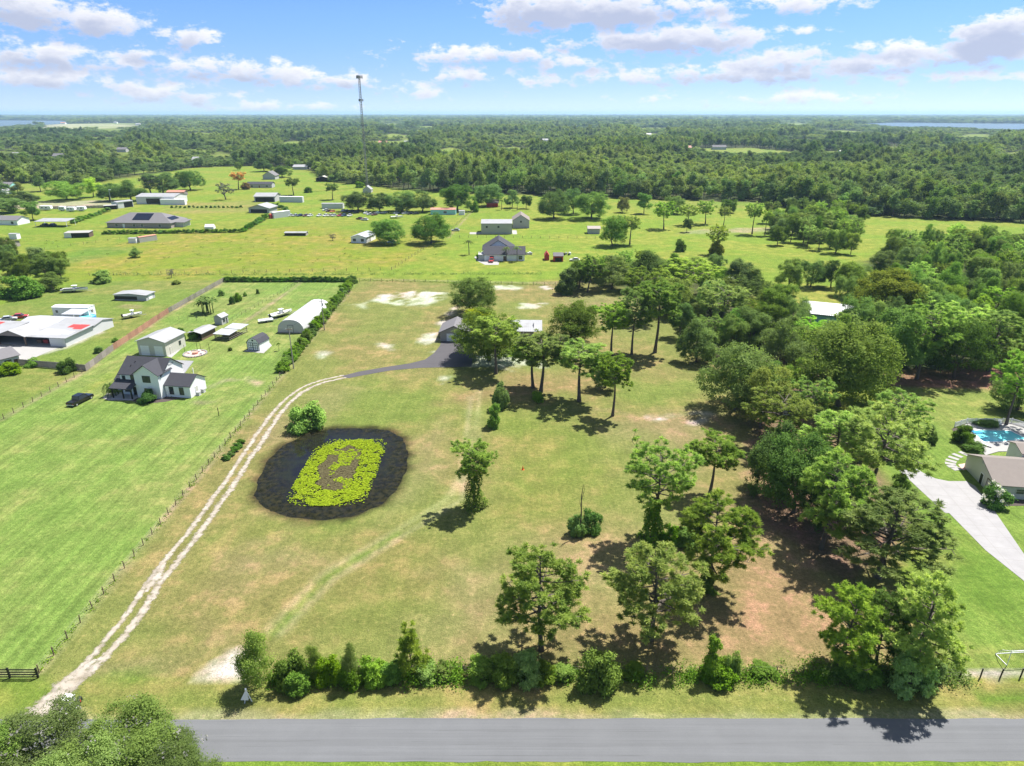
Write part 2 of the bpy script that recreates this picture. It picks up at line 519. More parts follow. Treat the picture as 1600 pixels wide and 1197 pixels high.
def layer(poly, col, feather=2.0, warp=3.0, op=1.0, patch=None, mow=None):
    poly = np.asarray(poly)
    m = feather + warp + 2
    sel = np.where((GX > poly[:, 0].min() - m) & (GX < poly[:, 0].max() + m) & (GY > poly[:, 1].min() - m) & (GY < poly[:, 1].max() + m))[0]
    if not len(sel): return
    d = sd_poly(poly, GX[sel], GY[sel]) + (wA[sel] + 0.6 * wB[sel]) * 2 * warp
    w = np.clip(0.5 - d / (2 * feather), 0, 1); w = w * w * (3 - 2 * w) * op
    if patch is not None:
        w = w * np.clip((PATCH[sel] - patch + 0.08) / 0.16, 0, 1)
    blend(sel, w, col)
    if mow is not None:
        gmow[sel] = gmow[sel] * (1 - w) + mow * w
def line_layer(pl, width, col, feather=0.8, warp=0.5, op=1.0, patch=None):
    pl = np.asarray(pl)
    m = width + feather + warp + 2
    sel = np.where((GX > pl[:, 0].min() - m) & (GX < pl[:, 0].max() + m) & (GY > pl[:, 1].min() - m) & (GY < pl[:, 1].max() + m))[0]
    d = d_line(pl, GX[sel], GY[sel]) - width / 2 + (wA[sel] * 0.6 + wB[sel]) * 2 * warp
    w = np.clip(0.5 - d / (2 * feather), 0, 1) * op
    if patch is not None:
        w = w * np.clip((PATCH[sel] - patch + 0.08) / 0.16, 0, 1)
    blend(sel, w, col)

C_LAWN = (0.20, 0.262, 0.066); C_PAST = (0.208, 0.262, 0.038); C_FIELD = (0.222, 0.214, 0.070); C_FGREEN = (0.196, 0.222, 0.056)
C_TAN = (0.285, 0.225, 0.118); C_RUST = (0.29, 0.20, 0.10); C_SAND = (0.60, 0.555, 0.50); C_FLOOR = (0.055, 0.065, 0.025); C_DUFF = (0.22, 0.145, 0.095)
C_DRY = (0.225, 0.25, 0.032); C_VERGE = (0.25, 0.235, 0.072); C_LUSH = (0.11, 0.21, 0.022)
gcol[:] = np.array(C_PAST) * 0.70
# far forest floor beyond the pastures
FOREST_FRONT = [(-1400, 300), (-300, 300), (0, 302), (60, 300), (150, 285), (205, 276), (252, 270), (300, 262), (400, 259), (455, 262), (492, 268), (505, 283), (560, 288), (640, 297), (700, 300), (780, 303),
                (860, 306), (1000, 311), (1100, 314), (1200, 320), (1290, 333), (1370, 338), (1480, 344), (1600, 347), (1900, 360), (2600, 380)]
forest_poly = PP(FOREST_FRONT) + [(40000, 44000), (-40000, 44000)]
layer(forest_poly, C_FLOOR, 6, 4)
# clearings in the far forest: photo polygons
CLEAR = [[(1090, 243), (1250, 245), (1255, 239), (1175, 231), (1095, 232)], [(1280, 246), (1312, 246), (1310, 236), (1284, 236)], [(1555, 256), (1600, 258), (1640, 250), (1560, 248)],
         [(215, 272), (256, 266), (240, 262), (205, 270)], [(60, 203), (220, 200), (215, 192), (70, 194)], [(170, 251), (205, 251), (203, 243), (173, 244)],
         [(0, 300), (95, 298), (130, 290), (90, 285), (0, 288)], [(40, 256), (110, 254), (108, 246), (45, 248)], [(1000, 320), (1200, 325), (1190, 316), (1010, 314)],
         [(250, 203), (310, 203), (308, 198), (255, 198)], [(590, 186), (640, 186), (640, 184), (590, 184)], [(570, 226), (660, 227), (655, 221), (575, 220)], [(650, 202), (780, 202), (770, 197), (660, 197)]]
GLADES = []
_rg = np.random.default_rng(404)
for _ in range(34):
    x0, y0 = _rg.uniform(-60, 1660), _rg.uniform(192, 262)
    if 430 < x0 < 1560 and y0 > 236: continue
    hw_, hh_ = _rg.uniform(14, 42), _rg.uniform(1.2, 3.2) * (1 + (y0 - 192) / 40)
    GLADES.append([(x0 - hw_ - 4, y0 - hh_), (x0 + hw_ + 4, y0 - hh_), (x0 + hw_ + 8, y0 + hh_ + 3 + (y0 - 185) * 0.2), (x0 - hw_ - 8, y0 + hh_ + 3 + (y0 - 185) * 0.2)])
    CLEAR.append([(x0 - hw_, y0), (x0 - hw_ * 0.4, y0 + hh_), (x0 + hw_ * 0.7, y0 + hh_ * 0.8), (x0 + hw_, y0 - hh_ * 0.2), (x0, y0 - hh_)])
for c in CLEAR:
    layer(PP(c), (0.20, 0.25, 0.045), 8, 6)
layer(PP(CLEAR[4]), (0.42, 0.40, 0.28), 10, 8, patch=0.45)
# left: lots and pastures
layer(PP([(-400, 470), (0, 445), (560, 445), (640, 412), (700, 360), (560, 345), (300, 350), (-300, 370)]), (0.195, 0.25, 0.036), 4, 6)
layer(PP([(60, 440), (620, 420), (690, 368), (420, 352), (210, 372)]), C_DRY, 5, 6, 0.85)
layer(PP([(60, 440), (620, 420), (690, 368), (420, 352), (210, 372)]), (0.27, 0.24, 0.06), 4, 6, 0.6, patch=0.52)
layer(PP([(60, 420), (200, 395), (215, 385), (130, 388)]), (0.14, 0.22, 0.04), 3, 3, 0.7)
layer(PP([(255, 335), (430, 330), (420, 312), (270, 318)]), (0.26, 0.245, 0.075), 4, 5, 0.8)
layer(PP([(-100, 330), (200, 322), (190, 312), (-60, 318)]), (0.40, 0.34, 0.26), 3, 4, 0.85)
layer(PP([(300, 443), (560, 441), (860, 442), (880, 432), (560, 432), (300, 436)]), (0.21, 0.235, 0.045), 3, 3, 0.8)
layer(PP([(-600, 1400), (55, 1057), (120, 985), (240, 838), (330, 733), (430, 610), (462, 572), (560, 440), (352, 438), (130, 575), (-60, 680), (-900, 1000)]), C_LAWN, 0.8, 0.4, mow=1.0)
layer(PP([(-500, 700), (0, 655), (125, 585), (350, 438), (130, 440), (-300, 560)]), (0.185, 0.225, 0.052), 1.2, 0.6, mow=0.4)
layer(PP([(-200, 560), (30, 560), (100, 545), (160, 520), (110, 500), (-200, 520)]), (0.45, 0.40, 0.34), 1.5, 2)
layer(PP([(180, 480), (222, 484), (215, 477), (190, 476)]), C_TAN, 1.5, 1.5, 0.8)
layer(PP([(100, 640), (160, 600), (260, 545), (300, 520), (160, 590)]), (0.20, 0.25, 0.03), 2, 3, 0.5)
# stony rings in the lawn beside the white house
line_layer(PP([(305, 628), (340, 632), (375, 628), (392, 615), (402, 598), (385, 592), (352, 594), (330, 603)]), 1.6, (0.36, 0.30, 0.19), 1.2, 1.0, 0.9, patch=0.46)
# the long lot
lot = [(-58.9, 63.5), (-63.8, 281), (45, 281), (62, 205), (56, 160), (60, 100), (56, 63.5)]
layer(lot, C_FIELD, 1.0, 0.6, mow=0.35)
layer(PP([(430, 700), (560, 590), (720, 590), (720, 660), (640, 780), (560, 850), (350, 900), (330, 860)]), C_FGREEN, 8, 6, 0.85)
layer(PP([(560, 520), (700, 470), (850, 470), (870, 530), (860, 560), (700, 480)]), C_FGREEN, 6, 4, 0.6)
layer(PP([(760, 640), (900, 650), (960, 740), (900, 830), (780, 800)]), (0.20, 0.225, 0.05), 8, 6, 0.75)
layer(PP([(470, 900), (620, 830), (760, 860), (700, 960), (450, 985)]), (0.215, 0.205, 0.06), 8, 6, 0.5)
layer(PP([(900, 600), (1080, 590), (1120, 650), (960, 640)]), C_FGREEN, 6, 5, 0.7)
for a in ([(350, 705), (430, 660), (520, 600), (560, 610), (470, 690)], [(1000, 690), (1110, 640), (1160, 680), (1060, 760)], [(700, 880), (760, 900), (770, 1000), (690, 960)], [(380, 860), (520, 870), (520, 885), (370, 880)],
          [(940, 660), (1100, 640), (1090, 670), (960, 690)], [(860, 440), (1000, 470), (1010, 520), (900, 500)], [(1200, 780), (1290, 900), (1200, 960)], [(640, 700), (690, 650), (700, 720), (600, 820)]):
    layer(PP(a), C_TAN, 5, 4, 0.55)
layer(PP([(250, 1060), (330, 880), (480, 690), (530, 640), (440, 830), (380, 1000)]), C_TAN, 4, 4, 0.3, patch=0.47)
layer(PP([(650, 1060), (760, 880), (900, 830), (1260, 780), (1330, 1050), (900, 1062)]), (0.285, 0.235, 0.11), 9, 5, 0.75)
layer(PP([(770, 1050), (800, 960), (980, 930), (1010, 850), (1180, 830), (1260, 880), (1380, 1040)]), C_RUST, 7, 6, 0.75)
layer(PP([(660, 640), (820, 610), (960, 620), (930, 590), (800, 580)]), C_RUST, 4, 4, 0.6)
layer(PP([(1180, 800), (1280, 780), (1350, 880), (1290, 900)]), C_DUFF, 3, 4, 0.8)
layer(PP([(1080, 520), (1180, 640), (1180, 820), (1330, 920), (1420, 860), (1420, 770), (1330, 700), (1260, 640), (1300, 560), (1200, 480)]), C_DUFF, 3, 3, 0.95)
# right neighbours
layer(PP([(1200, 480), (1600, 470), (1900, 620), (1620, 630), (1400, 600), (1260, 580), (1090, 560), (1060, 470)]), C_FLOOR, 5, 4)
layer(PP([(1210, 470), (1320, 480), (1330, 455), (1190, 450)]), (0.24, 0.27, 0.05), 3, 3, 0.9)
layer(PP([(1370, 600), (1700, 640), (1700, 575), (1480, 575), (1360, 590)]), (0.27, 0.15, 0.10), 3, 3, 0.95)
right_lawn = PP([(1480, 1058), (1430, 950), (1440, 820), (1380, 730), (1400, 640), (1400, 605), (1560, 610), (1900, 660), (2600, 1057)])
layer(right_lawn, (0.195, 0.255, 0.055), 1.8, 1.2, mow=0.7)
layer(PP([(1440, 780), (1460, 920), (1600, 1000), (1600, 920), (1520, 830)]), (0.12, 0.20, 0.024), 6, 3, 0.5)
# pasture at the right with shade trees
layer(PP([(830, 442), (1050, 395), (1250, 400), (1640, 440), (1640, 352), (1300, 342), (1000, 330), (830, 330), (640, 440)]), (0.212, 0.27, 0.038), 4, 4)
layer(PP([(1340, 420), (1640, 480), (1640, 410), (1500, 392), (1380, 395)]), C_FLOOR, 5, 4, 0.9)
layer(PP([(1060, 366), (1240, 362), (1230, 355), (1080, 360)]), (0.34, 0.30, 0.2), 3, 4, 0.6)
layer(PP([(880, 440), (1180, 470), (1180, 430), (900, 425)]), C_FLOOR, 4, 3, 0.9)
# bare sand
for a in ([(583, 470), (600, 462), (650, 456), (693, 457), (690, 464), (672, 478), (640, 478), (605, 476)], [(652, 532), (662, 522), (682, 520), (690, 533), (668, 538)], [(765, 446), (797, 446), (795, 452), (768, 453)], [(818, 475), (848, 475), (845, 480), (820, 481)],
          [(735, 560), (800, 552), (800, 575), (740, 572)], [(800, 560), (850, 568), (845, 572), (800, 566)], [(800, 449), (808, 449), (808, 453), (802, 453)], [(852, 448), (862, 449), (858, 452)]):
    layer(PP(a), C_SAND, 1.6, 3.4, 0.95, patch=0.36)
for a in ([(590, 535), (615, 538), (612, 546), (595, 545)], [(552, 475), (575, 472), (570, 482)], [(660, 538), (690, 545), (688, 556), (662, 548)], [(680, 505), (712, 480), (700, 520)], [(495, 550), (510, 552), (505, 560)], [(660, 585), (700, 590), (690, 600)], [(1020, 655), (1100, 648), (1090, 664)]):
    layer(PP(a), C_SAND, 2, 2.5, 0.8, patch=0.46)
# spilled shell rock by the front hedge, and scuffed ground round the track mouth
layer(PP([(272, 1098), (325, 1052), (372, 1018), (396, 1036), (350, 1088), (300, 1112)]), C_SAND, 0.9, 1.6, 0.95, patch=0.30)
layer(PP([(150, 1050), (230, 1035), (260, 1050), (180, 1062)]), C_TAN, 1.5, 1.5, 0.7, patch=0.45)
layer(PP([(145, 1100), (150, 1060), (220, 1048), (290, 1070), (260, 1105)]), C_LUSH, 1.5, 1.5, 0.75)
# mower trails across the field
for pl, w, c, o in (([(420, 985), (500, 900), (610, 835), (700, 780), (745, 700), (748, 610)], 1.0, (0.36, 0.33, 0.16), 0.85), ([(438, 990), (520, 905), (632, 835), (722, 780), (730, 700), (735, 620)], 0.9, (0.37, 0.32, 0.18), 0.85),
                    ([(428, 988), (510, 903), (621, 835)], 1.4, C_LUSH, 0.65), ([(860, 640), (960, 640), (1060, 690)], 1.6, C_TAN, 0.35)):
    line_layer(PP(pl), w, c, 0.7, 0.3, o)
# verge by the road
layer([(-400, 55.5), (-400, 64.5), (400, 64.5), (400, 55.5)], C_VERGE, 1.0, 0.8)
layer([(56, 61.2), (400, 61.2), (400, 62.8), (56, 62.8)], C_LUSH, 0.8, 0.8, 0.8)
layer([(-70, 61.2), (40, 61.2), (40, 62.4), (-70, 62.4)], C_FGREEN, 0.8, 1.0, 0.6)
layer([(-400, 58.6), (-400, 59.9), (400, 59.9), (400, 58.6)], (0.38, 0.33, 0.24), 0.5, 0.8, 0.6)
layer([(-400, -250), (-400, 54.5), (400, 54.5), (400, -250)], (0.19, 0.26, 0.04), 1.0, 1.0)
layer(PP([(-200, 1060), (60, 1062), (110, 1085), (60, 1140), (-200, 1140)]), (0.16, 0.22, 0.035), 1.5, 1.5, 0.8)
# bare line under the boundary fence and along the front fence
line_layer([(-59.2, 66), (-63.4, 262)], 0.9, (0.36, 0.28, 0.18), 0.5, 0.4, 0.8)
line_layer([(54.6, 65.8), (120, 66.3)], 0.9, (0.45, 0.40, 0.36), 0.4, 0.3, 0.9)
line_layer([(-120, 66), (-60, 66)], 0.6, (0.30, 0.25, 0.16), 0.4, 0.3, 0.7)
for pl in ([(0, 658), (128, 583)], [(135, 580), (178, 546), (265, 490), (352, 440)], [(700, 372), (745, 322)], [(352, 437), (560, 436), (880, 443)], [(380, 505), (470, 442)]):
    line_layer(PP(pl), 1.1, (0.33, 0.26, 0.17), 0.7, 0.5, 0.7)
# pond basin
POND = PP([(402, 772), (407, 745), (424, 716), (446, 695), (478, 679), (520, 670), (560, 669), (602, 672), (626, 685), (635, 706), (632, 735), (618, 763), (592, 787), (552, 803), (505, 810), (452, 805), (416, 791)])
pd = sd_poly(POND, GX, GY)
near = np.where(pd < 6)[0]
layer(POND, (0.19, 0.15, 0.045), 2.6, 1.4, 0.8)
w = np.clip(1.0 - (pd[near] - 0.2 + wB[near] * 2.4) / 2.3, 0, 1) ** 1.2
blend(near, w, (0.050, 0.040, 0.017))
pdw = pd + wB * 0.7 * (pd < 8)
gz -= np.clip((0.9 - pdw) / 3.5, 0, 1) ** 1.0 * 1.1 * (pdw < 0.9)
# gentle unevenness of the open ground
gz += (fbm(GX / 40, GY / 40, 5, 2) - 0.5) * 0.0
gme = bpy.data.meshes.new('ground')
nx, ny = len(gx), len(gy)
ii = (np.arange(ny - 1)[:, None] * nx + np.arange(nx - 1)[None, :]).ravel()
quads = np.stack([ii, ii + 1, ii + nx + 1, ii + nx], 1)

def ground_mat():
    m, t, b = new_mat('grassland')
    ca = t.n('ShaderNodeAttribute', attribute_name='soil')
    ma = t.n('ShaderNodeAttribute', attribute_name='mow')
    geo = t.n('ShaderNodeNewGeometry')
    pos = geo.outputs['Position']
    big = t.noise(pos, 0.03, 4, 0.6)
    mid = t.noise(pos, 0.22, 5, 0.65)
    fine = t.noise(pos, 1.3, 5, 0.7)
    grain = t.noise(pos, 5.0, 3, 0.7)
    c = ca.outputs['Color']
    # hue drift towards dry straw and towards lush green, on several scales
    straw = t.mix(1.0, c, (1.36, 1.08, 1.40, 1), 'MULTIPLY')
    lush = t.mix(1.0, c, (0.76, 1.0, 0.72, 1), 'MULTIPLY')
    c = t.mix(t.mrange(mid, 0.46, 0.64, 0, 0.9, True), c, straw)
    c = t.mix(t.mrange(big, 0.42, 0.58, 0.75, 0, True), c, lush)
    c = t.mix(t.mrange(fine, 0.52, 0.78, 0, 0.65, True), c, straw)
    c = t.mix(t.mrange(fine, 0.24, 0.46, 0.6, 0, True), c, lush)
    val = t.math('MULTIPLY', t.math('MULTIPLY_ADD', grain, 1.7, 0.15), t.math('MULTIPLY_ADD', fine, 1.3, 0.35))
    val = t.math('MULTIPLY', val, t.math('MULTIPLY_ADD', mid, 0.9, 0.55))
    # mown stripes run along the lot
    st = t.vmath('MULTIPLY', pos, (1.0, 0.022, 0.0))
    sv = t.n('ShaderNodeTexNoise'); t.put(sv.inputs['Vector'], st); sv.inputs['Scale'].default_value = 0.85; sv.inputs['Detail'].default_value = 5; sv.inputs['Roughness'].default_value = 0.75
    s = t.mrange(sv.outputs['Fac'], 0.32, 0.68, 0.74, 1.26)
    s = t.mix(ma.outputs['Fac'], (1, 1, 1, 1), t_rgb(t, s))
    c = t.mix(1.0, c, t_rgb(t, val), 'MULTIPLY')
    c = t.mix(1.0, c, s, 'MULTIPLY')
    # scattered pale flecks: straw and small stones on the dry field
    vo = t.n('ShaderNodeTexVoronoi', feature='F1'); t.put(vo.inputs['Vector'], pos); vo.inputs['Scale'].default_value = 1.1; vo.inputs['Randomness'].default_value = 1.0
    fl = t.math('MULTIPLY', t.mrange(vo.outputs['Distance'], 0.10, 0.05, 0, 1), t.mrange(t.noise(pos, 0.12, 3), 0.48, 0.62, 0, 0.55))
    fl = t.math('MULTIPLY', fl, t.math('SUBTRACT', 1.0, ma.outputs['Fac']))
    c = t.mix(fl, c, (0.42, 0.37, 0.27, 1))
    t.put(b.inputs['Base Color'], c)
    b.inputs['Roughness'].default_value = 0.95
    b.inputs['Specular IOR Level'].default_value = 0.12
    bn = t.n('ShaderNodeBump'); bn.inputs['Strength'].default_value = 0.8; bn.inputs['Distance'].default_value = 0.3
    t.put(bn.inputs['Height'], t.math('MULTIPLY_ADD', grain, 0.5, fine))
    t.put(b.inputs['Normal'], bn.outputs[0])
    return m
gme = mesh_np('ground', np.stack([GX, GY, gz], 1), [quads], ground_mat(), smooth=True)
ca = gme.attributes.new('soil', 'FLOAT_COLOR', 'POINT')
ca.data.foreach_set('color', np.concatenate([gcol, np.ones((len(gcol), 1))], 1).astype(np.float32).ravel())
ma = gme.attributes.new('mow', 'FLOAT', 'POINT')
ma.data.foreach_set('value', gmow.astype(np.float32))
tag(link('ground', gme), kind='structure')

def sheet(name, poly, mat, z, kind='structure', label=None):
    me = bpy.data.meshes.new(name)
    me.from_pydata([(x, y, z) for x, y in poly], [], [tuple(range(len(poly)))])
    me.materials.append(mat)
    me.update()
    return tag(link(name, me), label, kind=kind)
def catmull(pts, step):
    p = np.asarray(pts, float)
    p = np.vstack([2 * p[0] - p[1], p, 2 * p[-1] - p[-2]])
    outp = []
    for i in range(1, len(p) - 2):
        n = max(2, int(np.linalg.norm(p[i + 1] - p[i]) / step))
        for t in np.arange(n) / n:
            outp.append(0.5 * ((2 * p[i]) + (-p[i - 1] + p[i + 1]) * t + (2 * p[i - 1] - 5 * p[i] + 4 * p[i + 1] - p[i + 2]) * t ** 2 + (-p[i - 1] + 3 * p[i] - 3 * p[i + 1] + p[i + 2]) * t ** 3))
    outp.append(p[-2])
    return np.array(outp)
def ribbon(name, pts, width, z, mat, seed=0, step=0.5, jit=0.35, offset=0.0, wvar=None, label=None):
    """strip with an uneven outline; attribute 'edge' is 1 in the middle and 0 at the border"""
    c = catmull(pts, step)
    tan = np.gradient(c, axis=0); tan /= np.linalg.norm(tan, axis=1)[:, None]
    nrm = np.stack([-tan[:, 1], tan[:, 0]], 1)
    s = np.arange(len(c)) * step
    w = np.full(len(c), width / 2) if wvar is None else np.interp(np.linspace(0, 1, len(c)), np.linspace(0, 1, len(wvar)), wvar) / 2
    l = w * (1 + jit * 2 * (fbm(s / 3, s * 0 + seed, 3, 3) - 0.5)); r = w * (1 + jit * 2 * (fbm(s / 3, s * 0 + seed + 40, 3, 3) - 0.5))
    c = c + nrm * (offset + 0.3 * (fbm(s / 9, s * 0 + seed + 7, 5, 2) - 0.5))[:, None]
    rows = [c + nrm * l[:, None], c + nrm * (l * 0.45)[:, None], c, c - nrm * (r * 0.45)[:, None], c - nrm * r[:, None]]
    V = np.stack(rows, 1).reshape(-1, 2)
    V = np.concatenate([V, np.full((len(V), 1), z)], 1)
    n = len(c)
    q = [(i * 5 + j, i * 5 + j + 1, (i + 1) * 5 + j + 1, (i + 1) * 5 + j) for i in range(n - 1) for j in range(4)]
    q = np.array(q)[:, ::-1]
    me = mesh_np(name, V, [q], mat)
    a = me.attributes.new('edge', 'FLOAT', 'POINT')
    a.data.foreach_set('value', np.tile([0, 0.7, 1, 0.7, 0], n).astype(np.float32))
    return tag(link(name, me), label, kind='structure')
def track_mat(name, col, col2, cover=0.5, soft=0.25):
    m, t, b = new_mat(name)
    e = t.n('ShaderNodeAttribute', attribute_name='edge')
    pos = t.n('ShaderNodeNewGeometry').outputs['Position']
    nz = t.noise(pos, 1.1, 5, 0.7); n3 = t.noise(pos, 4.0, 3, 0.6)
    c = t.mix(t.mrange(t.noise(pos, 0.5, 5, 0.65), 0.35, 0.7, 0, 1, True), (*col, 1), (*col2, 1))
    c = t.mix(1.0, c, t_rgb(t, t.math('MULTIPLY_ADD', n3, 0.5, 0.75)), 'MULTIPLY')
    t.put(b.inputs['Base Color'], c); b.inputs['Roughness'].default_value = 0.95
    b.inputs['Specular IOR Level'].default_value = 0.1
    th = t.math('MULTIPLY_ADD', t.math('SUBTRACT', nz, 0.5), 2.6, e.outputs['Fac'])
    al = t.mrange(th, cover, cover + soft, 0, 1, True)
    t.put(b.inputs['Alpha'], al)
    return m
M['sand_track'] = track_mat('white_sand_track', (0.37, 0.335, 0.29), (0.27, 0.235, 0.185), 0.22, 0.75)
def asphalt_mat(name, col, streak=0.20):
    m, t, b = new_mat(name)
    pos = t.n('ShaderNodeNewGeometry').outputs['Position']
    st = t.vmath('MULTIPLY', pos, (0.02, 1.0, 1.0))
    a = t.noise(st, 1.3, 4, 0.6); g = t.noise(pos, 14, 2, 0.6); p = t.noise(pos, 0.25, 4, 0.6)
    v = t.math('MULTIPLY', t.math('MULTIPLY_ADD', a, streak * 2, 1 - streak), t.math('MULTIPLY_ADD', g, 0.3, 0.85))
    v = t.math('MULTIPLY', v, t.math('MULTIPLY_ADD', p, 0.24, 0.88))
    # thin sealed seams along the lane
    wv = t.noise(t.vmath('MULTIPLY', pos, (0.012, 2.4, 0)), 1.0, 2, 0.5)
    v = t.math('MULTIPLY', v, t.mrange(t.math('ABSOLUTE', t.math('SUBTRACT', wv, 0.5)), 0.0, 0.010, 0.78, 1.0))
    t.put(b.inputs['Base Color'], t.mix(1.0, (*col, 1), t_rgb(t, v), 'MULTIPLY'))
    b.inputs['Roughness'].default_value = 0.85
    b.inputs['Specular IOR Level'].default_value = 0.25
    bn = t.n('ShaderNodeBump'); bn.inputs['Strength'].default_value = 0.3; bn.inputs['Distance'].default_value = 0.02
    t.put(bn.inputs['Height'], g); t.put(b.inputs['Normal'], bn.outputs[0])
    return m
M['asphalt'] = asphalt_mat('worn_asphalt', (0.122, 0.127, 0.136))
M['asphalt_dark'] = asphalt_mat('dark_asphalt', (0.075, 0.071, 0.078), 0.06)
# county road: uneven broken edges
xs = np.arange(-400, 400.1, 0.6)
top = 59.05 + 0.35 * (fbm(xs / 2.5, xs * 0, 61, 4) - 0.5) + 0.25 * (fbm(xs / 20, xs * 0, 62, 2) - 0.5)
bot = 53.45 + 0.3 * (fbm(xs / 2.5, xs * 0, 63, 4) - 0.5)
V = np.concatenate([np.stack([xs, bot, xs * 0 + 0.02], 1), np.stack([xs, (bot + top) / 2, xs * 0 + 0.06], 1), np.stack([xs, top, xs * 0 + 0.02], 1)])
n = len(xs); i = np.arange(n - 1)
q = np.concatenate([np.stack([i, i + 1, i + 1 + n, i + n], 1), np.stack([i + n, i + 1 + n, i + 1 + 2 * n, i + 2 * n], 1)])
tag(link('road', mesh_np('road', V, [q], M['asphalt'])), kind='structure')
tag(link('grass_verge', MB().box(-1, 1, 0, 0.01, -0.3, -0.29).mesh('x', M['wood_brown'])), kind='structure') if False else None

TRK = PP([(58, 1120), (80, 1096), (105, 1070), (150, 1030), (205, 965), (245, 905), (300, 835), (348, 770), (385, 715), (425, 655), (448, 628), (474, 608), (500, 597), (540, 588)])
ribbon('dirt_track', TRK, 1.45, 0.012, M['sand_track'], 3, offset=1.0, jit=0.5)
ribbon('dirt_track', TRK, 1.75, 0.016, M['sand_track'], 9, offset=-1.0, jit=0.5)
ribbon('dirt_track', TRK[:4], 4.2, 0.020, M['sand_track'], 5, jit=0.3, wvar=[6, 5.5, 4.6, 3.0, 1.0])
ribbon('dirt_track', PP([(228, 925), (245, 900), (258, 880)]), 3.4, 0.024, M['sand_track'], 6, wvar=[0.6, 3.4, 0.8])
# asphalt drive up to the garage
drive = PP([(533, 588), (560, 581), (600, 574), (640, 568), (664, 562), (678, 552), (687, 541), (690, 533), (737, 533), (739, 552), (737, 573), (700, 574), (655, 575), (610, 579), (565, 587), (545, 591)])
sheet('asphalt_drive', drive, M['asphalt_dark'], 0.03)
# concrete drive on the right
cdrive = PP([(1405, 735), (1432, 733), (1446, 741), (1462, 748), (1482, 752), (1510, 752), (1524, 760), (1536, 775), (1548, 790), (1570, 822), (1600, 866), (1760, 1060), (1700, 1010), (1600, 908), (1540, 860), (1483, 802), (1477, 802), (1440, 768)])
def concrete_mat():
    m, t, b = new_mat('concrete_slab')
    pos = t.n('ShaderNodeNewGeometry').outputs['Position']
    rot = t.n('ShaderNodeVectorRotate', rotation_type='Z_AXIS'); t.put(rot.inputs['Vector'], pos); rot.inputs['Angle'].default_value = R(8)
    sp = t.n('ShaderNodeSeparateXYZ'); t.put(sp.inputs[0], rot.outputs[0])
    def joint(s):
        f = t.math('FRACT', t.math('MULTIPLY', s, 1 / 3.2))
        return t.mrange(t.math('ABSOLUTE', t.math('SUBTRACT', f, 0.5)), 0.482, 0.498, 0, 1)
    j = t.math('MAXIMUM', joint(sp.outputs[0]), joint(sp.outputs[1]))
    a = t.noise(pos, 0.4, 5, 0.6); g = t.noise(pos, 6, 3, 0.6)
    v = t.math('MULTIPLY', t.math('MULTIPLY_ADD', a, 0.5, 0.75), t.math('MULTIPLY_ADD', g, 0.2, 0.9))
    c = t.mix(1.0, (0.27, 0.265, 0.272, 1), t_rgb(t, v), 'MULTIPLY')
    c = t.mix(t.math('MULTIPLY', j, 0.7), c, (0.2, 0.19, 0.18, 1))
    t.put(b.inputs['Base Color'], c); b.inputs['Roughness'].default_value = 0.9
    return m
M['slab'] = concrete_mat()
sheet('concrete_drive', cdrive, M['slab'], 0.04)
sheet('gravel_yard', PP([(-60, 565), (-60, 540), (60, 540), (110, 536), (70, 552), (38, 566)]), M['concrete'], 0.02)

# ------------------------------------------------------------------ pond and lakes
def water_mat(name, col, rough, bump_scale, strength):
    m, t, b = new_mat(name)
    pos = t.n('ShaderNodeNewGeometry').outputs['Position']
    nz = t.noise(pos, 0.35, 4, 0.6)
    c = t.mix(t.mrange(nz, 0.4, 0.62, 0, 1, True), (*col, 1), (col[0] * 1.5, col[1] * 1.7, col[2] * 0.9, 1))
    at = t.n('ShaderNodeAttribute', attribute_name='weed')
    wn = t.noise(pos, 0.6, 4, 0.6)
    wm = t.math('MULTIPLY', at.outputs['Fac'], t.mrange(wn, 0.30, 0.65, 0.45, 1.0, True))
    c = t.mix(wm, c, t.mix(t.mrange(t.noise(pos, 1.1, 4, 0.6), 0.4, 0.65, 0, 1), (0.008, 0.009, 0.004, 1), (0.030, 0.027, 0.011, 1)))
    t.put(b.inputs['Base Color'], c)
    t.put(b.inputs['Roughness'], t.math('MULTIPLY_ADD', wm, 0.12, rough))
    b.inputs['IOR'].default_value = 1.33
    t.put(b.inputs['Specular IOR Level'], t.math('MULTIPLY_ADD', wm, -0.42, 0.5))
    bn = t.n('ShaderNodeBump'); bn.inputs['Strength'].default_value = strength; bn.inputs['Distance'].default_value = 0.02
    t.put(bn.inputs['Height'], t.noise(pos, bump_scale, 3, 0.6)); t.put(b.inputs['Normal'], bn.outputs[0])
    return m
M['pond'] = water_mat('dark_pond_water', (0.010, 0.010, 0.012), 0.05, 0.7, 0.07)
M['lake'] = water_mat('lake_water', (0.05, 0.07, 0.09), 0.25, 0.05, 0.3)
cen = np.mean(POND, axis=0)
wx, wy = np.arange(-51, -16, 0.5), np.arange(96, 143, 0.5)
WX, WY = np.meshgrid(wx, wy); WX, WY = WX.ravel(), WY.ravel()
wd = sd_poly(POND, WX, WY)
k = len(wx); i = (np.arange(len(wy) - 1)[:, None] * k + np.arange(k - 1)[None, :]).ravel()
q = np.stack([i, i + 1, i + 1 + k, i + k], 1)
q = q[(wd[q] < 2.0).all(1)]
wme = mesh_np('pond_water', np.stack([WX, WY, np.full(len(WX), -0.16)], 1), [q], M['pond'])
reach = 3.5 + 5.0 * np.clip((128 - WY) / 22, 0, 1) + 2.5 * np.clip((WX + 36) / 14, 0, 1)      # weed beds reach further in from the near and right banks
weed = np.clip(1.15 + (wd + (fbm(WX / 7, WY / 7, 21, 3) - 0.5) * 3) / reach, 0, 1)
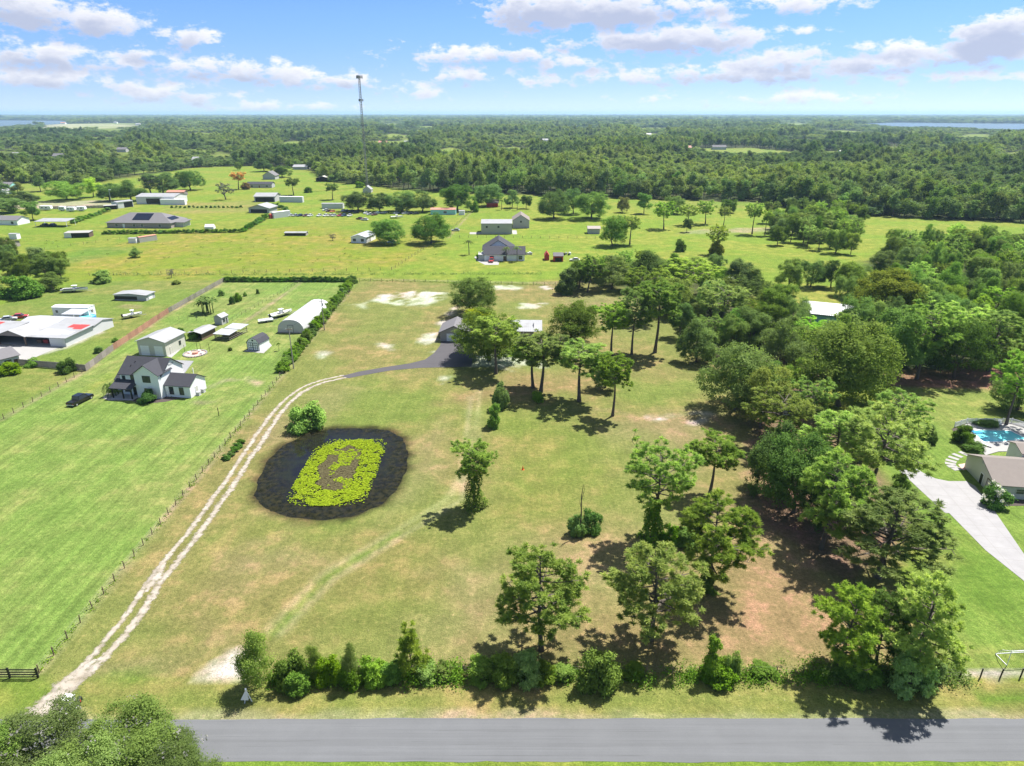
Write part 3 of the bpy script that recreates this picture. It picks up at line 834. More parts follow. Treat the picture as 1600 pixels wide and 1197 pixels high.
a = wme.attributes.new('weed', 'FLOAT', 'POINT'); a.data.foreach_set('value', weed.astype(np.float32))
tag(link('pond_water', wme), kind='structure')
LAKES = [PP([(-400, 188), (-50, 188), (60, 188.4), (128, 189.2), (132, 191), (84, 194.5), (0, 199.5), (-400, 202)]), PP([(1332, 194.2), (1400, 191.5), (1480, 192.5), (1640, 193.5), (1900, 196), (1900, 208), (1600, 204.5), (1500, 201.5), (1400, 199)])]
for lk in LAKES:
    sheet('lake_water', lk, M['lake'], 0.6)
sheet('far_lake_water', PP([(553, 183.5), (622, 183.2), (620, 184.3), (560, 184.5)]), M['lake'], 0.6)
# sandy lakeshore flats

# ================================================================== VEGETATION PROTOTYPES
def unit(v):
    return v / (np.linalg.norm(v, axis=-1, keepdims=True) + 1e-9)
def cards(cen, nrm, size, rg, asp=0.6, fold=False):
    """one quad per centre, facing nrm with random spin"""
    n = len(cen)
    ref = unit(rg.normal(size=(n, 3)))
    a = unit(np.cross(nrm, ref)); b = np.cross(nrm, a)
    s = np.asarray(size).reshape(-1, 1)
    a = a * s; b = b * s * asp
    V = np.stack([cen - a, cen - b * 0.9 + a * 0.1, cen + a, cen + b * 0.9 + a * 0.1], 1).reshape(-1, 3)
    F = np.arange(4 * n).reshape(n, 4)
    return V, F
def leafy(seed, h, w, n_leaf, leaf, n_lobe=16, base=0.18, flat=1.0, per=22, low=-0.75, spread=0.6):
    """crown of leaf clumps on overlapping lobes; returns leaf V, F, tint and lobe centres"""
    rg = np.random.default_rng(seed)
    zc = h * (base + (1 - base) * 0.5); rz = h * (1 - base) * 0.5; rx = w / 2
    d = unit(rg.normal(size=(n_lobe, 3)) * np.array([1, 1, 0.9]))
    d[:, 2] = np.where(d[:, 2] < low, -d[:, 2], d[:, 2])
    k = rg.uniform(0.48, 0.86, (n_lobe, 1))
    zc = h * (base + (1 - base) * 0.44)
    lowd = d[:, 2] < 0
    hl = np.hypot(d[:, 0], d[:, 1])[:, None] + 1e-6
    d[:, :2] = np.where(lowd[:, None], d[:, :2] / hl * np.maximum(hl, 0.85), d[:, :2])
    d[:, 2] = np.where(lowd, d[:, 2] * 0.75, d[:, 2] * 1.12)
    lc = d * k * np.array([rx, rx, rz]) + np.array([0, 0, zc])
    lr = rg.uniform(0.17, 0.40, n_lobe) * np.minimum(rx, rz * 1.2)
    lc = np.vstack([lc, [[0, 0, zc]]]); lr = np.append(lr, min(rx, rz) * 0.6)
    p = lr ** 2 / np.sum(lr ** 2)
    nc = max(1, n_leaf // per)
    li = rg.choice(len(lc), nc, p=p)
    cd = unit(rg.normal(size=(nc, 3)) + unit(lc[li] - np.array([0, 0, zc * 0.8])) * 0.75)
    cc = lc[li] + cd * lr[li][:, None] * rg.uniform(0.72, 1.08, (nc, 1))
    cr = rg.uniform(0.5, 1.3, nc) * 0.055 * (w + h) * spread
    ctint = rg.uniform(0, 1, nc)
    r = rg.normal(size=(nc, per, 3)) * np.array([1, 1, 0.7])
    pos = (cc[:, None, :] + r * cr[:, None, None] * (0.6 if per < 40 else 0.52)).reshape(-1, 3)
    nr = unit(np.repeat(cd, per, 0) + np.array([0, 0, 0.5]) + rg.normal(size=(nc * per, 3)) * 0.65)
    ok = pos[:, 2] > h * base * 0.5
    pos, nr = pos[ok], nr[ok]
    t = np.clip(np.repeat(ctint, per)[ok] * 0.75 + rg.uniform(0, 0.25, len(pos)), 0, 1)
    V, F = cards(pos, nr, leaf * rg.uniform(0.55, 1.25, len(pos)), rg)
    return V, F, t, lc, lr
def limbs(seed, lc, h, rt, fork=0.25, n=9, sides=6):
    rg = np.random.default_rng(seed + 99)
    Vs, Fs, o = [], [], 0
    def put(pts, rad, s=sides):
        nonlocal o
        V, F = tube(np.array(pts), rad, s)
        Vs.append(V); Fs.append(F + o); o += len(V)
    f = h * fork
    lean = rg.normal(size=2) * h * 0.02
    put([(0, 0, -0.3), (0, 0, 0.15), (lean[0] * 0.5, lean[1] * 0.5, f * 0.5), (lean[0], lean[1], f), (lean[0] * 1.2, lean[1] * 1.2, h * 0.6)], [rt * 1.7, rt * 1.25, rt, rt * 0.85, rt * 0.3], 8)
    for i in range(min(n, len(lc))):
        e = lc[i]
        s = np.array([lean[0], lean[1], f * rg.uniform(0.75, 1.15)])
        m = s * 0.5 + e * 0.5 + np.array([0, 0, h * 0.04]) + rg.normal(size=3) * h * 0.02
        put([s, m, e], [rt * 0.5, rt * 0.3, rt * 0.08], 5)
    return np.concatenate(Vs), np.concatenate(Fs)

def pine_parts(seed, h=16.0, w=9.0, start=0.42, n_br=30, tufts=15, blades=54, needle=0.35, profile='round', lean=0.02):
    rg = np.random.default_rng(seed)
    # trunk
    zt = np.linspace(0, 1, 9)
    ph = rg.uniform(0, 6.28)
    bend = lean * h
    tx = bend * zt ** 1.5 * np.cos(ph) + 0.12 * np.sin(zt * 5 + ph); ty = bend * zt ** 1.5 * np.sin(ph) + 0.12 * np.cos(zt * 4 + ph) - 0.12 * np.cos(ph)
    tx -= tx[0]; ty -= ty[0]
    pts = np.stack([tx, ty, zt * h * 0.96], 1); pts[0, 2] = -0.4
    rad = 0.0135 * h * (1 - zt * 0.86); rad[0] *= 1.3
    Vs, Fs, o = [], [], 0
    V, F = tube(pts, rad, 8); Vs.append(V); Fs.append(F); o = len(V)
    tc_, td_ = [], []
    az0 = rg.uniform(0, 6.28)
    for i in range(n_br):
        f = start + (1 - start) * ((i + rg.uniform(0, 0.9)) / n_br)
        rel = (f - start) / (1 - start)
        L = {'round': (0.62 + 0.75 * rel - 1.28 * rel ** 2.2), 'flat': (0.55 + 0.6 * rel - 0.75 * rel ** 3), 'cone': (1.0 - 0.85 * rel)}[profile] * w / 2 * rg.uniform(0.65, 1.15)
        L = max(L, 0.6)
        az0 += 2.4 + rg.normal() * 0.5
        d = np.array([math.cos(az0), math.sin(az0), 0])
        b = np.array([np.interp(f * 0.96, zt * 0.96, tx), np.interp(f * 0.96, zt * 0.96, ty), f * h * 0.95])
        rise = rg.uniform(-0.12, 0.34) + 0.36 * rel
        droop = rg.uniform(0.0, 0.16)
        ts = np.linspace(0, 1, 6)
        bp = b + d * (ts * L)[:, None] + np.array([0, 0, 1.0]) * (L * (rise * ts + 0.22 * ts ** 2 - droop * ts ** 1.5))[:, None]
        side = np.cross(d, [0, 0, 1.0])
        bp += side * (rg.normal() * 0.12 * L * ts ** 2)[:, None]
        V, F = tube(bp, (0.10 * (1 - rel * 0.5)) * np.linspace(1, 0.2, 6) * (L / 4 + 0.4), 5); Vs.append(V); Fs.append(F + o); o += len(V)
        nt = max(4, int(tufts * (L / (w / 2)) ** 1.2))
        # twigs spread sideways in a flattened fan from the outer part of the bough
        for k in range(nt):
            u = rg.uniform(0.28, 1.0) ** 0.8
            base_p = np.array([np.interp(u, ts, bp[:, j]) for j in range(3)])
            sl = L * 0.30 * (1.15 - u * 0.7) * rg.uniform(0.2, 1.2) * (1 if rg.random() < 0.5 else -1)
            tw = base_p + side * sl + d * abs(sl) * rg.uniform(0.1, 0.7) + np.array([0, 0, rg.uniform(0.02, 0.35) * abs(sl) + rg.uniform(0.0, 0.5) + rg.normal() * 0.42])
            tc_.append(tw); td_.append(unit(tw - base_p + d * 0.6 + np.array([0, 0, 0.7])))
            if k % 2 == 0 and abs(sl) > 0.4:
                V, F = tube(np.array([base_p, (base_p + tw) / 2 + [0, 0, -0.05], tw]), [0.035, 0.028, 0.015], 3); Vs.append(V); Fs.append(F + o); o += len(V)
    tc_ = np.array(tc_); td_ = np.array(td_)
    nT = len(tc_)
    # needle bursts: thin triangles radiating round each twig end
    dirs = unit(np.repeat(td_, blades, 0) * 0.75 + rg.normal(size=(nT * blades, 3)))
    root = np.repeat(tc_, blades, 0) + rg.normal(size=(nT * blades, 3)) * 0.06
    ln = needle * rg.uniform(0.7, 1.25, (nT * blades, 1))
    sd = unit(np.cross(dirs, rg.normal(size=dirs.shape))) * (0.034 * rg.uniform(0.7, 1.4, (nT * blades, 1)))
    tip = root + dirs * ln
    V = np.stack([root - sd, root + sd, tip + sd * 0.5, tip - sd * 0.5], 1).reshape(-1, 3)
    F = np.arange(len(V)).reshape(-1, 4)
    tt = np.clip(np.repeat(rg.uniform(0, 1, nT), blades) * 0.8 + rg.uniform(0, 0.2, nT * blades), 0, 1)
    return (np.concatenate(Vs), np.concatenate(Fs)), (V, F, tt)

PROTO = {}     # kind -> list of (trunk mesh, crown mesh, height, width)
def add_pine(kind, seeds, **kw):
    for s in seeds:
        k = dict(kw)
        (tv, tf), (v, f, t) = pine_parts(s, **k)
        PROTO.setdefault(kind, []).append((mesh_np('pine_trunk', tv, [tf], M['bark_grey'], smooth=True), mesh_np('pine_crown', v, [f], M['pine'], tint=t), float(v[:, 2].max()), float(np.percentile(np.hypot(v[:, 0], v[:, 1]), 97) * 2)))
def add_leafy(kind, seeds, mat='oak', trunk=True, rt=0.3, fork=0.25, bark='bark', extra=None, **kw):
    for s in seeds:
        v, f, t, lc, lr = leafy(s, **kw)
        me = mesh_np('leaf_crown', v, [f], M[mat], tint=t)
        if extra:
            pass
        tm = None
        if trunk:
            tv, tf = limbs(s, lc, kw['h'], rt, fork)
            tm = mesh_np('tree_trunk', tv, [tf], M[bark], smooth=True)
        PROTO.setdefault(kind, []).append((tm, me, float(v[:, 2].max()), float(np.percentile(np.hypot(v[:, 0], v[:, 1]), 98) * 2)))
add_pine('pine', [1, 2, 3], profile='round', start=0.30, n_br=42, w=9.5, tufts=27)
add_pine('pine_open', [4, 5], profile='flat', start=0.48, n_br=32, w=10, tufts=27)
add_pine('pine_tall', [6, 7, 8], profile='flat', start=0.60, n_br=32, w=8, h=17, tufts=27)
add_pine('pine_low', [9, 10], profile='round', start=0.18, n_br=46, w=9, h=14, tufts=27)
add_pine('young_pine', [11], profile='cone', start=0.12, n_br=20, w=4.2, h=6.5, tufts=10, needle=0.42)
add_leafy('oak', [21, 22, 23, 24], h=13, w=13, n_leaf=32000, leaf=0.175, n_lobe=24, base=0.05, rt=0.30, fork=0.2, per=52)
add_leafy('oak_tall', [31, 32, 33], h=16, w=10, n_leaf=28000, leaf=0.175, n_lobe=24, base=0.06, rt=0.25, fork=0.25, per=52)
add_leafy('oak_low', [36, 37], h=11, w=12, n_leaf=28000, leaf=0.175, n_lobe=22, base=-0.08, rt=0.3, fork=0.2, per=52)
add_leafy('dome_oak', [26, 27], h=13, w=13, n_leaf=34000, leaf=0.175, n_lobe=52, base=0.03, rt=0.3, fork=0.2, per=44)
add_leafy('near_oak', [41, 42, 43], h=10, w=11, n_leaf=46000, leaf=0.115, n_lobe=26, base=0.2, rt=0.35, fork=0.25, per=26, spread=0.55)
add_leafy('shrub', [51, 52, 53], mat='bright', bark='bark', h=3.2, w=4.0, n_leaf=11000, leaf=0.13, n_lobe=20, base=-0.25, rt=0.08, fork=0.1, spread=0.75)
add_leafy('dark_shrub', [56, 57], mat='oak', h=3.2, w=3.6, n_leaf=11000, leaf=0.13, n_lobe=20, base=-0.25, rt=0.08, fork=0.1, spread=0.75)
add_leafy('upright_shrub', [61, 62], mat='bright', h=5, w=3.0, n_leaf=9000, leaf=0.13, n_lobe=18, base=-0.10, rt=0.09, fork=0.2, spread=0.7)
add_leafy('willowy', [66], mat='oak', h=8, w=6, n_leaf=13000, leaf=0.13, n_lobe=22, base=0.02, rt=0.14, fork=0.25, spread=0.8)
add_leafy('bare_tree', [71, 72], mat='moss', bark='bark_grey', h=9, w=8, n_leaf=1800, leaf=0.22, n_lobe=16, base=0.15, rt=0.25, fork=0.3)

def palm_parts(seed, h=6.0, n=18, L=2.4, leaflets=18):
    rg = np.random.default_rng(seed)
    pts = np.array([(0, 0, -0.2), (0.05, 0, h * 0.3), (0.12, 0.05, h * 0.7), (0.15, 0.08, h)])
    tv, tf = tube(pts, [0.24, 0.18, 0.16, 0.14], 8)
    V, o = [], 0
    top = pts[-1]
    for i in range(n):
        a = i * 2.4 + rg.uniform(-0.2, 0.2)
        up = rg.uniform(0.1, 1.0)
        d = np.array([math.cos(a), math.sin(a), 0])
        ts = np.linspace(0, 1, leaflets)
        mid = top + d * (ts * L * rg.uniform(0.8, 1.1))[:, None] + np.array([0, 0, 1.0]) * (L * (up * ts - (0.55 + 0.5 * up) * ts ** 2.0))[:, None]
        sd = np.cross(d, [0, 0, 1.0])
        for k in range(1, leaflets):
            wl = 0.62 * math.sin(math.pi * min(0.98, 0.12 + ts[k] * 0.85)) * L / 2.4
            for sg in (1, -1):
                tip = mid[k] + sd * sg * wl + d * 0.25 + np.array([0, 0, -0.28 * wl])
                wv = (mid[k] - mid[k - 1]) * 0.45
                V += [mid[k] - wv, mid[k] + wv, tip + wv * 0.2, tip - wv * 0.2]
    V = np.array(V); F = np.arange(len(V)).reshape(-1, 4)
    return (tv, tf), (V, F, rg.uniform(0, 1, len(F)))
for kind, sd, kw in (('palm', 81, {}), ('palm', 82, dict(h=4.5, L=2.2)), ('low_palm', 83, dict(h=0.7, n=22, L=2.2))):
    (tv, tf), (v, f, t) = palm_parts(sd, **kw)
    PROTO.setdefault(kind, []).append((mesh_np('palm_trunk', tv, [tf], M['bark_grey'], smooth=True), mesh_np('palm_crown', v, [f], M['palm'], tint=t), float(v[:, 2].max()), float(np.hypot(v[:, 0], v[:, 1]).max() * 2)))
def banana_parts(seed, stems=9):
    rg = np.random.default_rng(seed)
    Vt, Ft, o, V = [], [], 0, []
    for s in range(stems):
        b = np.array([rg.uniform(-2.0, 2.0), rg.uniform(-1.5, 1.5), 0]); h = rg.uniform(1.2, 2.4)
        tv, tf = tube(np.array([b + [0, 0, -.1], b + [0.05, 0, h]]), [0.14, 0.09], 6); Vt.append(tv); Ft.append(tf + o); o += len(tv)
        for i in range(8):
            a = rg.uniform(0, 6.28); d = np.array([math.cos(a), math.sin(a), 0]); sd = np.cross(d, [0, 0, 1.0]); L = rg.uniform(1.3, 2.2); up = rg.uniform(0.4, 1.1)
            ts = np.linspace(0, 1, 7)
            mid = b + [0.05, 0, h] + d * (ts * L)[:, None] + np.array([0, 0, 1.0]) * (L * (up * ts - (0.3 + 0.6 * up) * ts ** 2))[:, None]
            wd = 0.30 * np.sin(np.pi * (0.06 + 0.9 * ts))
            for k in range(6):
                V += [mid[k] - sd * wd[k], mid[k] + sd * wd[k], mid[k + 1] + sd * wd[k + 1], mid[k + 1] - sd * wd[k + 1]]
    V = np.array(V); F = np.arange(len(V)).reshape(-1, 4)
    return (np.concatenate(Vt), np.concatenate(Ft)), (V, F, rg.uniform(0, 1, len(F)))
(tv, tf), (v, f, t) = banana_parts(85)
PROTO['banana'] = [(mesh_np('banana_stem', tv, [tf], M['palm'], smooth=True), mesh_np('banana_leaf', v, [f], M['palm'], tint=t), float(v[:, 2].max()), 6.0)]
def ivy_mesh(h, r, seed, n=2600):
    rg = np.random.default_rng(seed)
    z = rg.uniform(0, 1, n) ** 1.1; a = rg.uniform(0, 6.28, n)
    rr = r * (1.25 - 0.55 * z + 0.5 * np.exp(-z * 12)) * rg.uniform(0.7, 1.15, n) * (0.85 + 0.3 * np.sin(a * 3 + z * 9))
    p = np.stack([rr * np.cos(a), rr * np.sin(a), z * h], 1)
    V, F = cards(p, unit(np.stack([np.cos(a), np.sin(a), 0.5 + 0 * a], 1) + rg.normal(size=(n, 3)) * 0.5), 0.2 * rg.uniform(0.6, 1.2, n), rg)
    return mesh_np('ivy_sleeve', V, [F], M['ivy'], tint=rg.uniform(0, 1, n))

# far trees: one mesh each, trunk and crown together
FAR = []
def add_far(seed, kind, h, w, n, leaf, base, conifer=False):
    rg = np.random.default_rng(seed)
    v, f, t, lc, lr = leafy(seed, h, w, n, leaf, n_lobe=12, base=base, per=10, spread=0.8)
    tv, tf = tube(np.array([(0, 0, -0.5), (0.1, 0, h * 0.35), (0, 0.1, h * 0.75)]), [0.028 * h * 0.6, 0.02 * h * 0.6, 0.05], 5)
    V = np.concatenate([v, tv]); F = [f, tf + len(v)]
    me = mesh_np('far_tree', V, F, [M['forest'], M['bark_grey']], tint=np.concatenate([t, np.zeros(len(tf))]), mat_idx=np.concatenate([np.zeros(len(f), int), np.ones(len(tf), int)]))
    FAR.append((me, kind, float(v[:, 2].max()), w))
add_far(101, 'broad', 13, 11, 1700, 0.55, 0.02)
add_far(102, 'broad', 14, 12, 1700, 0.58, 0.02)
add_far(103, 'broad', 12, 9, 1400, 0.52, 0.02)
add_far(104, 'slender', 17, 8.5, 1500, 0.52, 0.14)
add_far(105, 'slender', 18, 8, 1500, 0.52, 0.2)
add_far(106, 'slender', 16, 9, 1500, 0.54, 0.14)
add_far(107, 'pine', 18, 7.5, 900, 0.5, 0.48)
add_far(108, 'pine', 17, 7, 900, 0.5, 0.5)

CATS = {'pine': 'pine tree', 'oak': 'oak tree', 'shrub': 'shrub', 'palm': 'palm tree', 'tree': 'tree'}
PLACED = []           # (x, y, r) of every plant, for keeping others off
def plant(kind, var, g, h, w, label, name, cat, group=None, color=(1, 1, 1), rz=None, ivy=None, tilt=None, sz=None):
    tm, cm, h0, w0 = PROTO[kind][var % len(PROTO[kind])]
    e = thing(name, label, cat, g, random.uniform(0, 6.28) if rz is None else rz, group)
    sx = w / w0; s3 = h / h0
    e.scale = (sx, sx * random.uniform(0.92, 1.08), s3)
    if tilt:
        e.rotation_euler = (tilt[0], tilt[1], e.rotation_euler[2])
    if tm is not None:
        link('trunk' if 'shrub' not in kind else 'stem', tm, e)
    c = link('crown' if 'shrub' not in kind else 'foliage', cm, e)
    c.color = (*color, 1)
    if ivy:
        iv = link('ivy', ivy_mesh(ivy[0] / s3, ivy[1] / sx, var + 5), e)
        iv.color = (1, 1, 1, 1)
    PLACED.append((g[0], g[1], w / 2))
    return e
def plant_px(kind, var, bx, by, top, wpx, label, name, cat, **kw):
    g = P(bx, by)
    h = height_at(g, top)
    # the crown's near edge and roundness hide a little of the apex: keep the silhouette height
    w = wpx * mpp(g, h * 0.6)
    return plant(kind, var, g, h, w, label, name, cat, **kw)

# ================================================================== BUILDINGS
def wall_frame(face, w, d):
    """(origin x,y, rotation) of a wall seen from outside: local x runs left to right"""
    return {'F': ((0, 0), 0.0), 'R': ((w, 0), R(90)), 'B': ((w, d), R(180)), 'L': ((0, d), R(-90))}[face]
def opening(parent, face, u, z, w, h, W_, D_, typ='window', frame='white', pane='glass', off=(0, 0)):
    """u: metres along the wall to the opening's centre; z: its bottom"""
    (ox, oy), a = wall_frame(face, W_, D_)
    px, py = ox + u * math.cos(a) + off[0], oy + u * math.sin(a) + off[1]
    if typ == 'window':
        t = min(0.09, w * 0.12)
        m = MB().box(-w / 2 - t, w / 2 + t, -0.07, 0.03, h, h + t).box(-w / 2 - t, w / 2 + t, -0.09, 0.03, -t, 0).box(-w / 2 - t, -w / 2, -0.07, 0.03, 0, h).box(w / 2, w / 2 + t, -0.07, 0.03, 0, h)
        m.box(-w / 2, w / 2, -0.05, 0.02, h * 0.48, h * 0.48 + 0.05)
        o = link('window', m.mesh('window_frame', M[frame]), parent, (px, py, z), a)
        link('pane', MB().box(-w / 2, w / 2, -0.035, 0.0, 0.0, h).mesh('pane', M[pane]), o)
    elif typ == 'door':
        o = link('door', MB().box(-w / 2, w / 2, -0.06, 0.02, 0.0, h).mesh('door', M[pane]), parent, (px, py, z), a)
        t = 0.1
        link('door_frame', MB().box(-w / 2 - t, -w / 2, -0.08, 0.02, 0, h + t).box(w / 2, w / 2 + t, -0.08, 0.02, 0, h + t).box(-w / 2, w / 2, -0.08, 0.02, h, h + t).mesh('door_frame', M[frame]), o)
    elif typ == 'garage':
        m = MB()
        k = 5
        for i in range(k):
            m.box(-w / 2, w / 2, -0.06, 0.02, i * h / k + 0.015, (i + 1) * h / k - 0.015)
        o = link('garage_door', m.mesh('garage_door', M[pane]), parent, (px, py, z), a)
        t = 0.14
        link('door_frame', MB().box(-w / 2 - t, -w / 2, -0.09, 0.02, 0, h + t).box(w / 2, w / 2 + t, -0.09, 0.02, 0, h + t).box(-w / 2, w / 2, -0.09, 0.02, h, h + t).mesh('door_frame', M[frame]), o)
    elif typ == 'opening':
        o = link('bay_shade_panel', MB().box(-w / 2, w / 2, -0.03, 0.02, 0, h).mesh('bay_shade_panel', M['black']), parent, (px, py, z), a)  # flat black panel on the wall stands in for the shade inside a bay
    return o
def walls(parent, w, d, eave, rise, ridge, mat, x0=0, y0=0, z0=0.0, name='wall', open_front=False, hip=False):
    m = MB()
    x1, y1 = x0 + w, y0 + d
    if ridge == 'lean':
        ends = {'L': [(x0, y1, z0), (x0, y0, z0), (x0, y0, eave), (x0, y1, eave + rise)], 'R': [(x1, y0, z0), (x1, y1, z0), (x1, y1, eave + rise), (x1, y0, eave)]}
        fr = [(x0, y0, z0), (x1, y0, z0), (x1, y0, eave), (x0, y0, eave)]; bk = [(x1, y1, z0), (x0, y1, z0), (x0, y1, eave + rise), (x1, y1, eave + rise)]
        fs = [ends['L'], ends['R'], bk] + ([] if open_front else [fr])
    elif ridge == 'x' and not hip:
        ym = (y0 + y1) / 2
        fs = [[(x0, y1, z0), (x0, y0, z0), (x0, y0, eave), (x0, ym, eave + rise), (x0, y1, eave)], [(x1, y0, z0), (x1, y1, z0), (x1, y1, eave), (x1, ym, eave + rise), (x1, y0, eave)], [(x1, y1, z0), (x0, y1, z0), (x0, y1, eave), (x1, y1, eave)]]
        if not open_front: fs.append([(x0, y0, z0), (x1, y0, z0), (x1, y0, eave), (x0, y0, eave)])
    elif ridge == 'y' and not hip:
        xm = (x0 + x1) / 2
        fs = [[(x0, y1, z0), (x0, y0, z0), (x0, y0, eave), (x0, y1, eave)], [(x1, y0, z0), (x1, y1, z0), (x1, y1, eave), (x1, y0, eave)], [(x1, y1, z0), (x0, y1, z0), (x0, y1, eave), (xm, y1, eave + rise), (x1, y1, eave)]]
        if not open_front: fs.append([(x0, y0, z0), (x1, y0, z0), (x1, y0, eave), (xm, y0, eave + rise), (x0, y0, eave)])
    else:
        fs = [[(x0, y1, z0), (x0, y0, z0), (x0, y0, eave), (x0, y1, eave)], [(x1, y0, z0), (x1, y1, z0), (x1, y1, eave), (x1, y0, eave)], [(x1, y1, z0), (x0, y1, z0), (x0, y1, eave), (x1, y1, eave)]]
        if not open_front: fs.append([(x0, y0, z0), (x1, y0, z0), (x1, y0, eave), (x0, y0, eave)])
    for f in fs:
        m.add(f, [tuple(range(len(f)))])
    return link(name, m.mesh(name, mat), parent)
def roof(parent, w, d, eave, rise, ridge, mat, over=0.4, x0=0, y0=0, t=0.14, name='roof', hip=False, trim=None):
    m = MB()
    x1, y1 = x0 + w, y0 + d
    g = 0.02
    if hip:
        s = rise / (min(w, d) / 2)
        ez = eave - over * s + g
        X0, X1, Y0, Y1 = x0 - over, x1 + over, y0 - over, y1 + over
        if w >= d:
            ym = (y0 + y1) / 2; k = (Y1 - Y0) / 2; a, b = (X0 + k, ym, eave + rise + g), (X1 - k, ym, eave + rise + g)
        else:
            xm = (x0 + x1) / 2; k = (X1 - X0) / 2; a, b = (xm, Y0 + k, eave + rise + g), (xm, Y1 - k, eave + rise + g)
        c = [(X0, Y0, ez), (X1, Y0, ez), (X1, Y1, ez), (X0, Y1, ez)]
        lo = [(p[0], p[1], p[2] - t) for p in c]
        vs = c + [a, b] + lo
        if w >= d:
            fs = [(0, 1, 5, 4), (1, 2, 5), (2, 3, 4, 5), (3, 0, 4)]
        else:
            fs = [(0, 1, 4), (1, 2, 5, 4), (2, 3, 5), (3, 0, 4, 5)]
        fs += [(6, 7, 1, 0), (7, 8, 2, 1), (8, 9, 3, 2), (9, 6, 0, 3), (9, 8, 7, 6)]
        m.add(vs, fs)
    elif ridge == 'x':
        ym = (y0 + y1) / 2; s = rise / (d / 2)
        pr = [(y0 - over, eave - over * s + g), (ym, eave + rise + g), (y1 + over, eave - over * s + g)]
        m.extrude(pr + [(p[0], p[1] + t) for p in pr[::-1]], 'x', x0 - over, x1 + over)
    elif ridge == 'y':
        xm = (x0 + x1) / 2; s = rise / (w / 2)
        pr = [(x0 - over, eave - over * s + g), (xm, eave + rise + g), (x1 + over, eave - over * s + g)]
        m.extrude(pr + [(p[0], p[1] + t) for p in pr[::-1]], 'y', y0 - over, y1 + over)
    elif ridge == 'lean':
        s = rise / d
        pr = [(y0 - over, eave - over * s + g), (y1 + over, eave + rise + over * s + g)]
        m.extrude(pr + [(p[0], p[1] + t) for p in pr[::-1]], 'x', x0 - over, x1 + over)
    elif ridge == 'arch':
        n = 9; xm = (x0 + x1) / 2
        pr = [(xm - (w / 2 + over) * math.cos(math.pi * i / n), eave + rise * math.sin(math.pi * i / n) + g) for i in range(n + 1)]
        m.extrude(pr + [(p[0] * 1.0, p[1] + t) for p in pr[::-1]], 'y', y0 - over, y1 + over)
    me = m.mesh(name, mat)
    o = link(name, me, parent)
    return o
def rect_from_px(pL, pR):
    a, b = np.array(P(*pL)), np.array(P(*pR))
    v = b - a
    return a, math.atan2(v[1], v[0]), float(np.linalg.norm(v))
def building(name, label, cat, pL, pR, depth, eave, rise, ridge, wallm, roofm, over=0.4, hip=False, ops=(), yaw=None, width=None, open_front=False, roof_t=0.14, group=None, posts=False):
    g, rz, w = rect_from_px(pL, pR)
    if yaw is not None: rz = yaw
    if width is not None: w = width
    b = thing(name, label, cat, g, rz, group)
    b['_w'] = w
    if posts:
        for x in (0.1, w - 0.1):
            for y in (0.1, depth - 0.1):
                zt = eave + (rise * y / depth if ridge == 'lean' else 0)
                link('post', MB().box(x - 0.08, x + 0.08, y - 0.08, y + 0.08, 0, zt).mesh('post', M['white']), b)
    else:
        walls(b, w, depth, eave, rise, ridge, M[wallm], hip=hip, open_front=open_front)
    roof(b, w, depth, eave, rise, ridge, M[roofm], over, hip=hip, t=roof_t)
    for op in ops:
        face, u, z, ow, oh, typ = op[:6]
        fr = op[6] if len(op) > 6 else 'white'
        pn = op[7] if len(op) > 7 else 'glass'
        L_ = w if face in 'FB' else depth
        opening(b, face, u * L_, z, ow, oh, w, depth, typ, fr, pn)
    return b

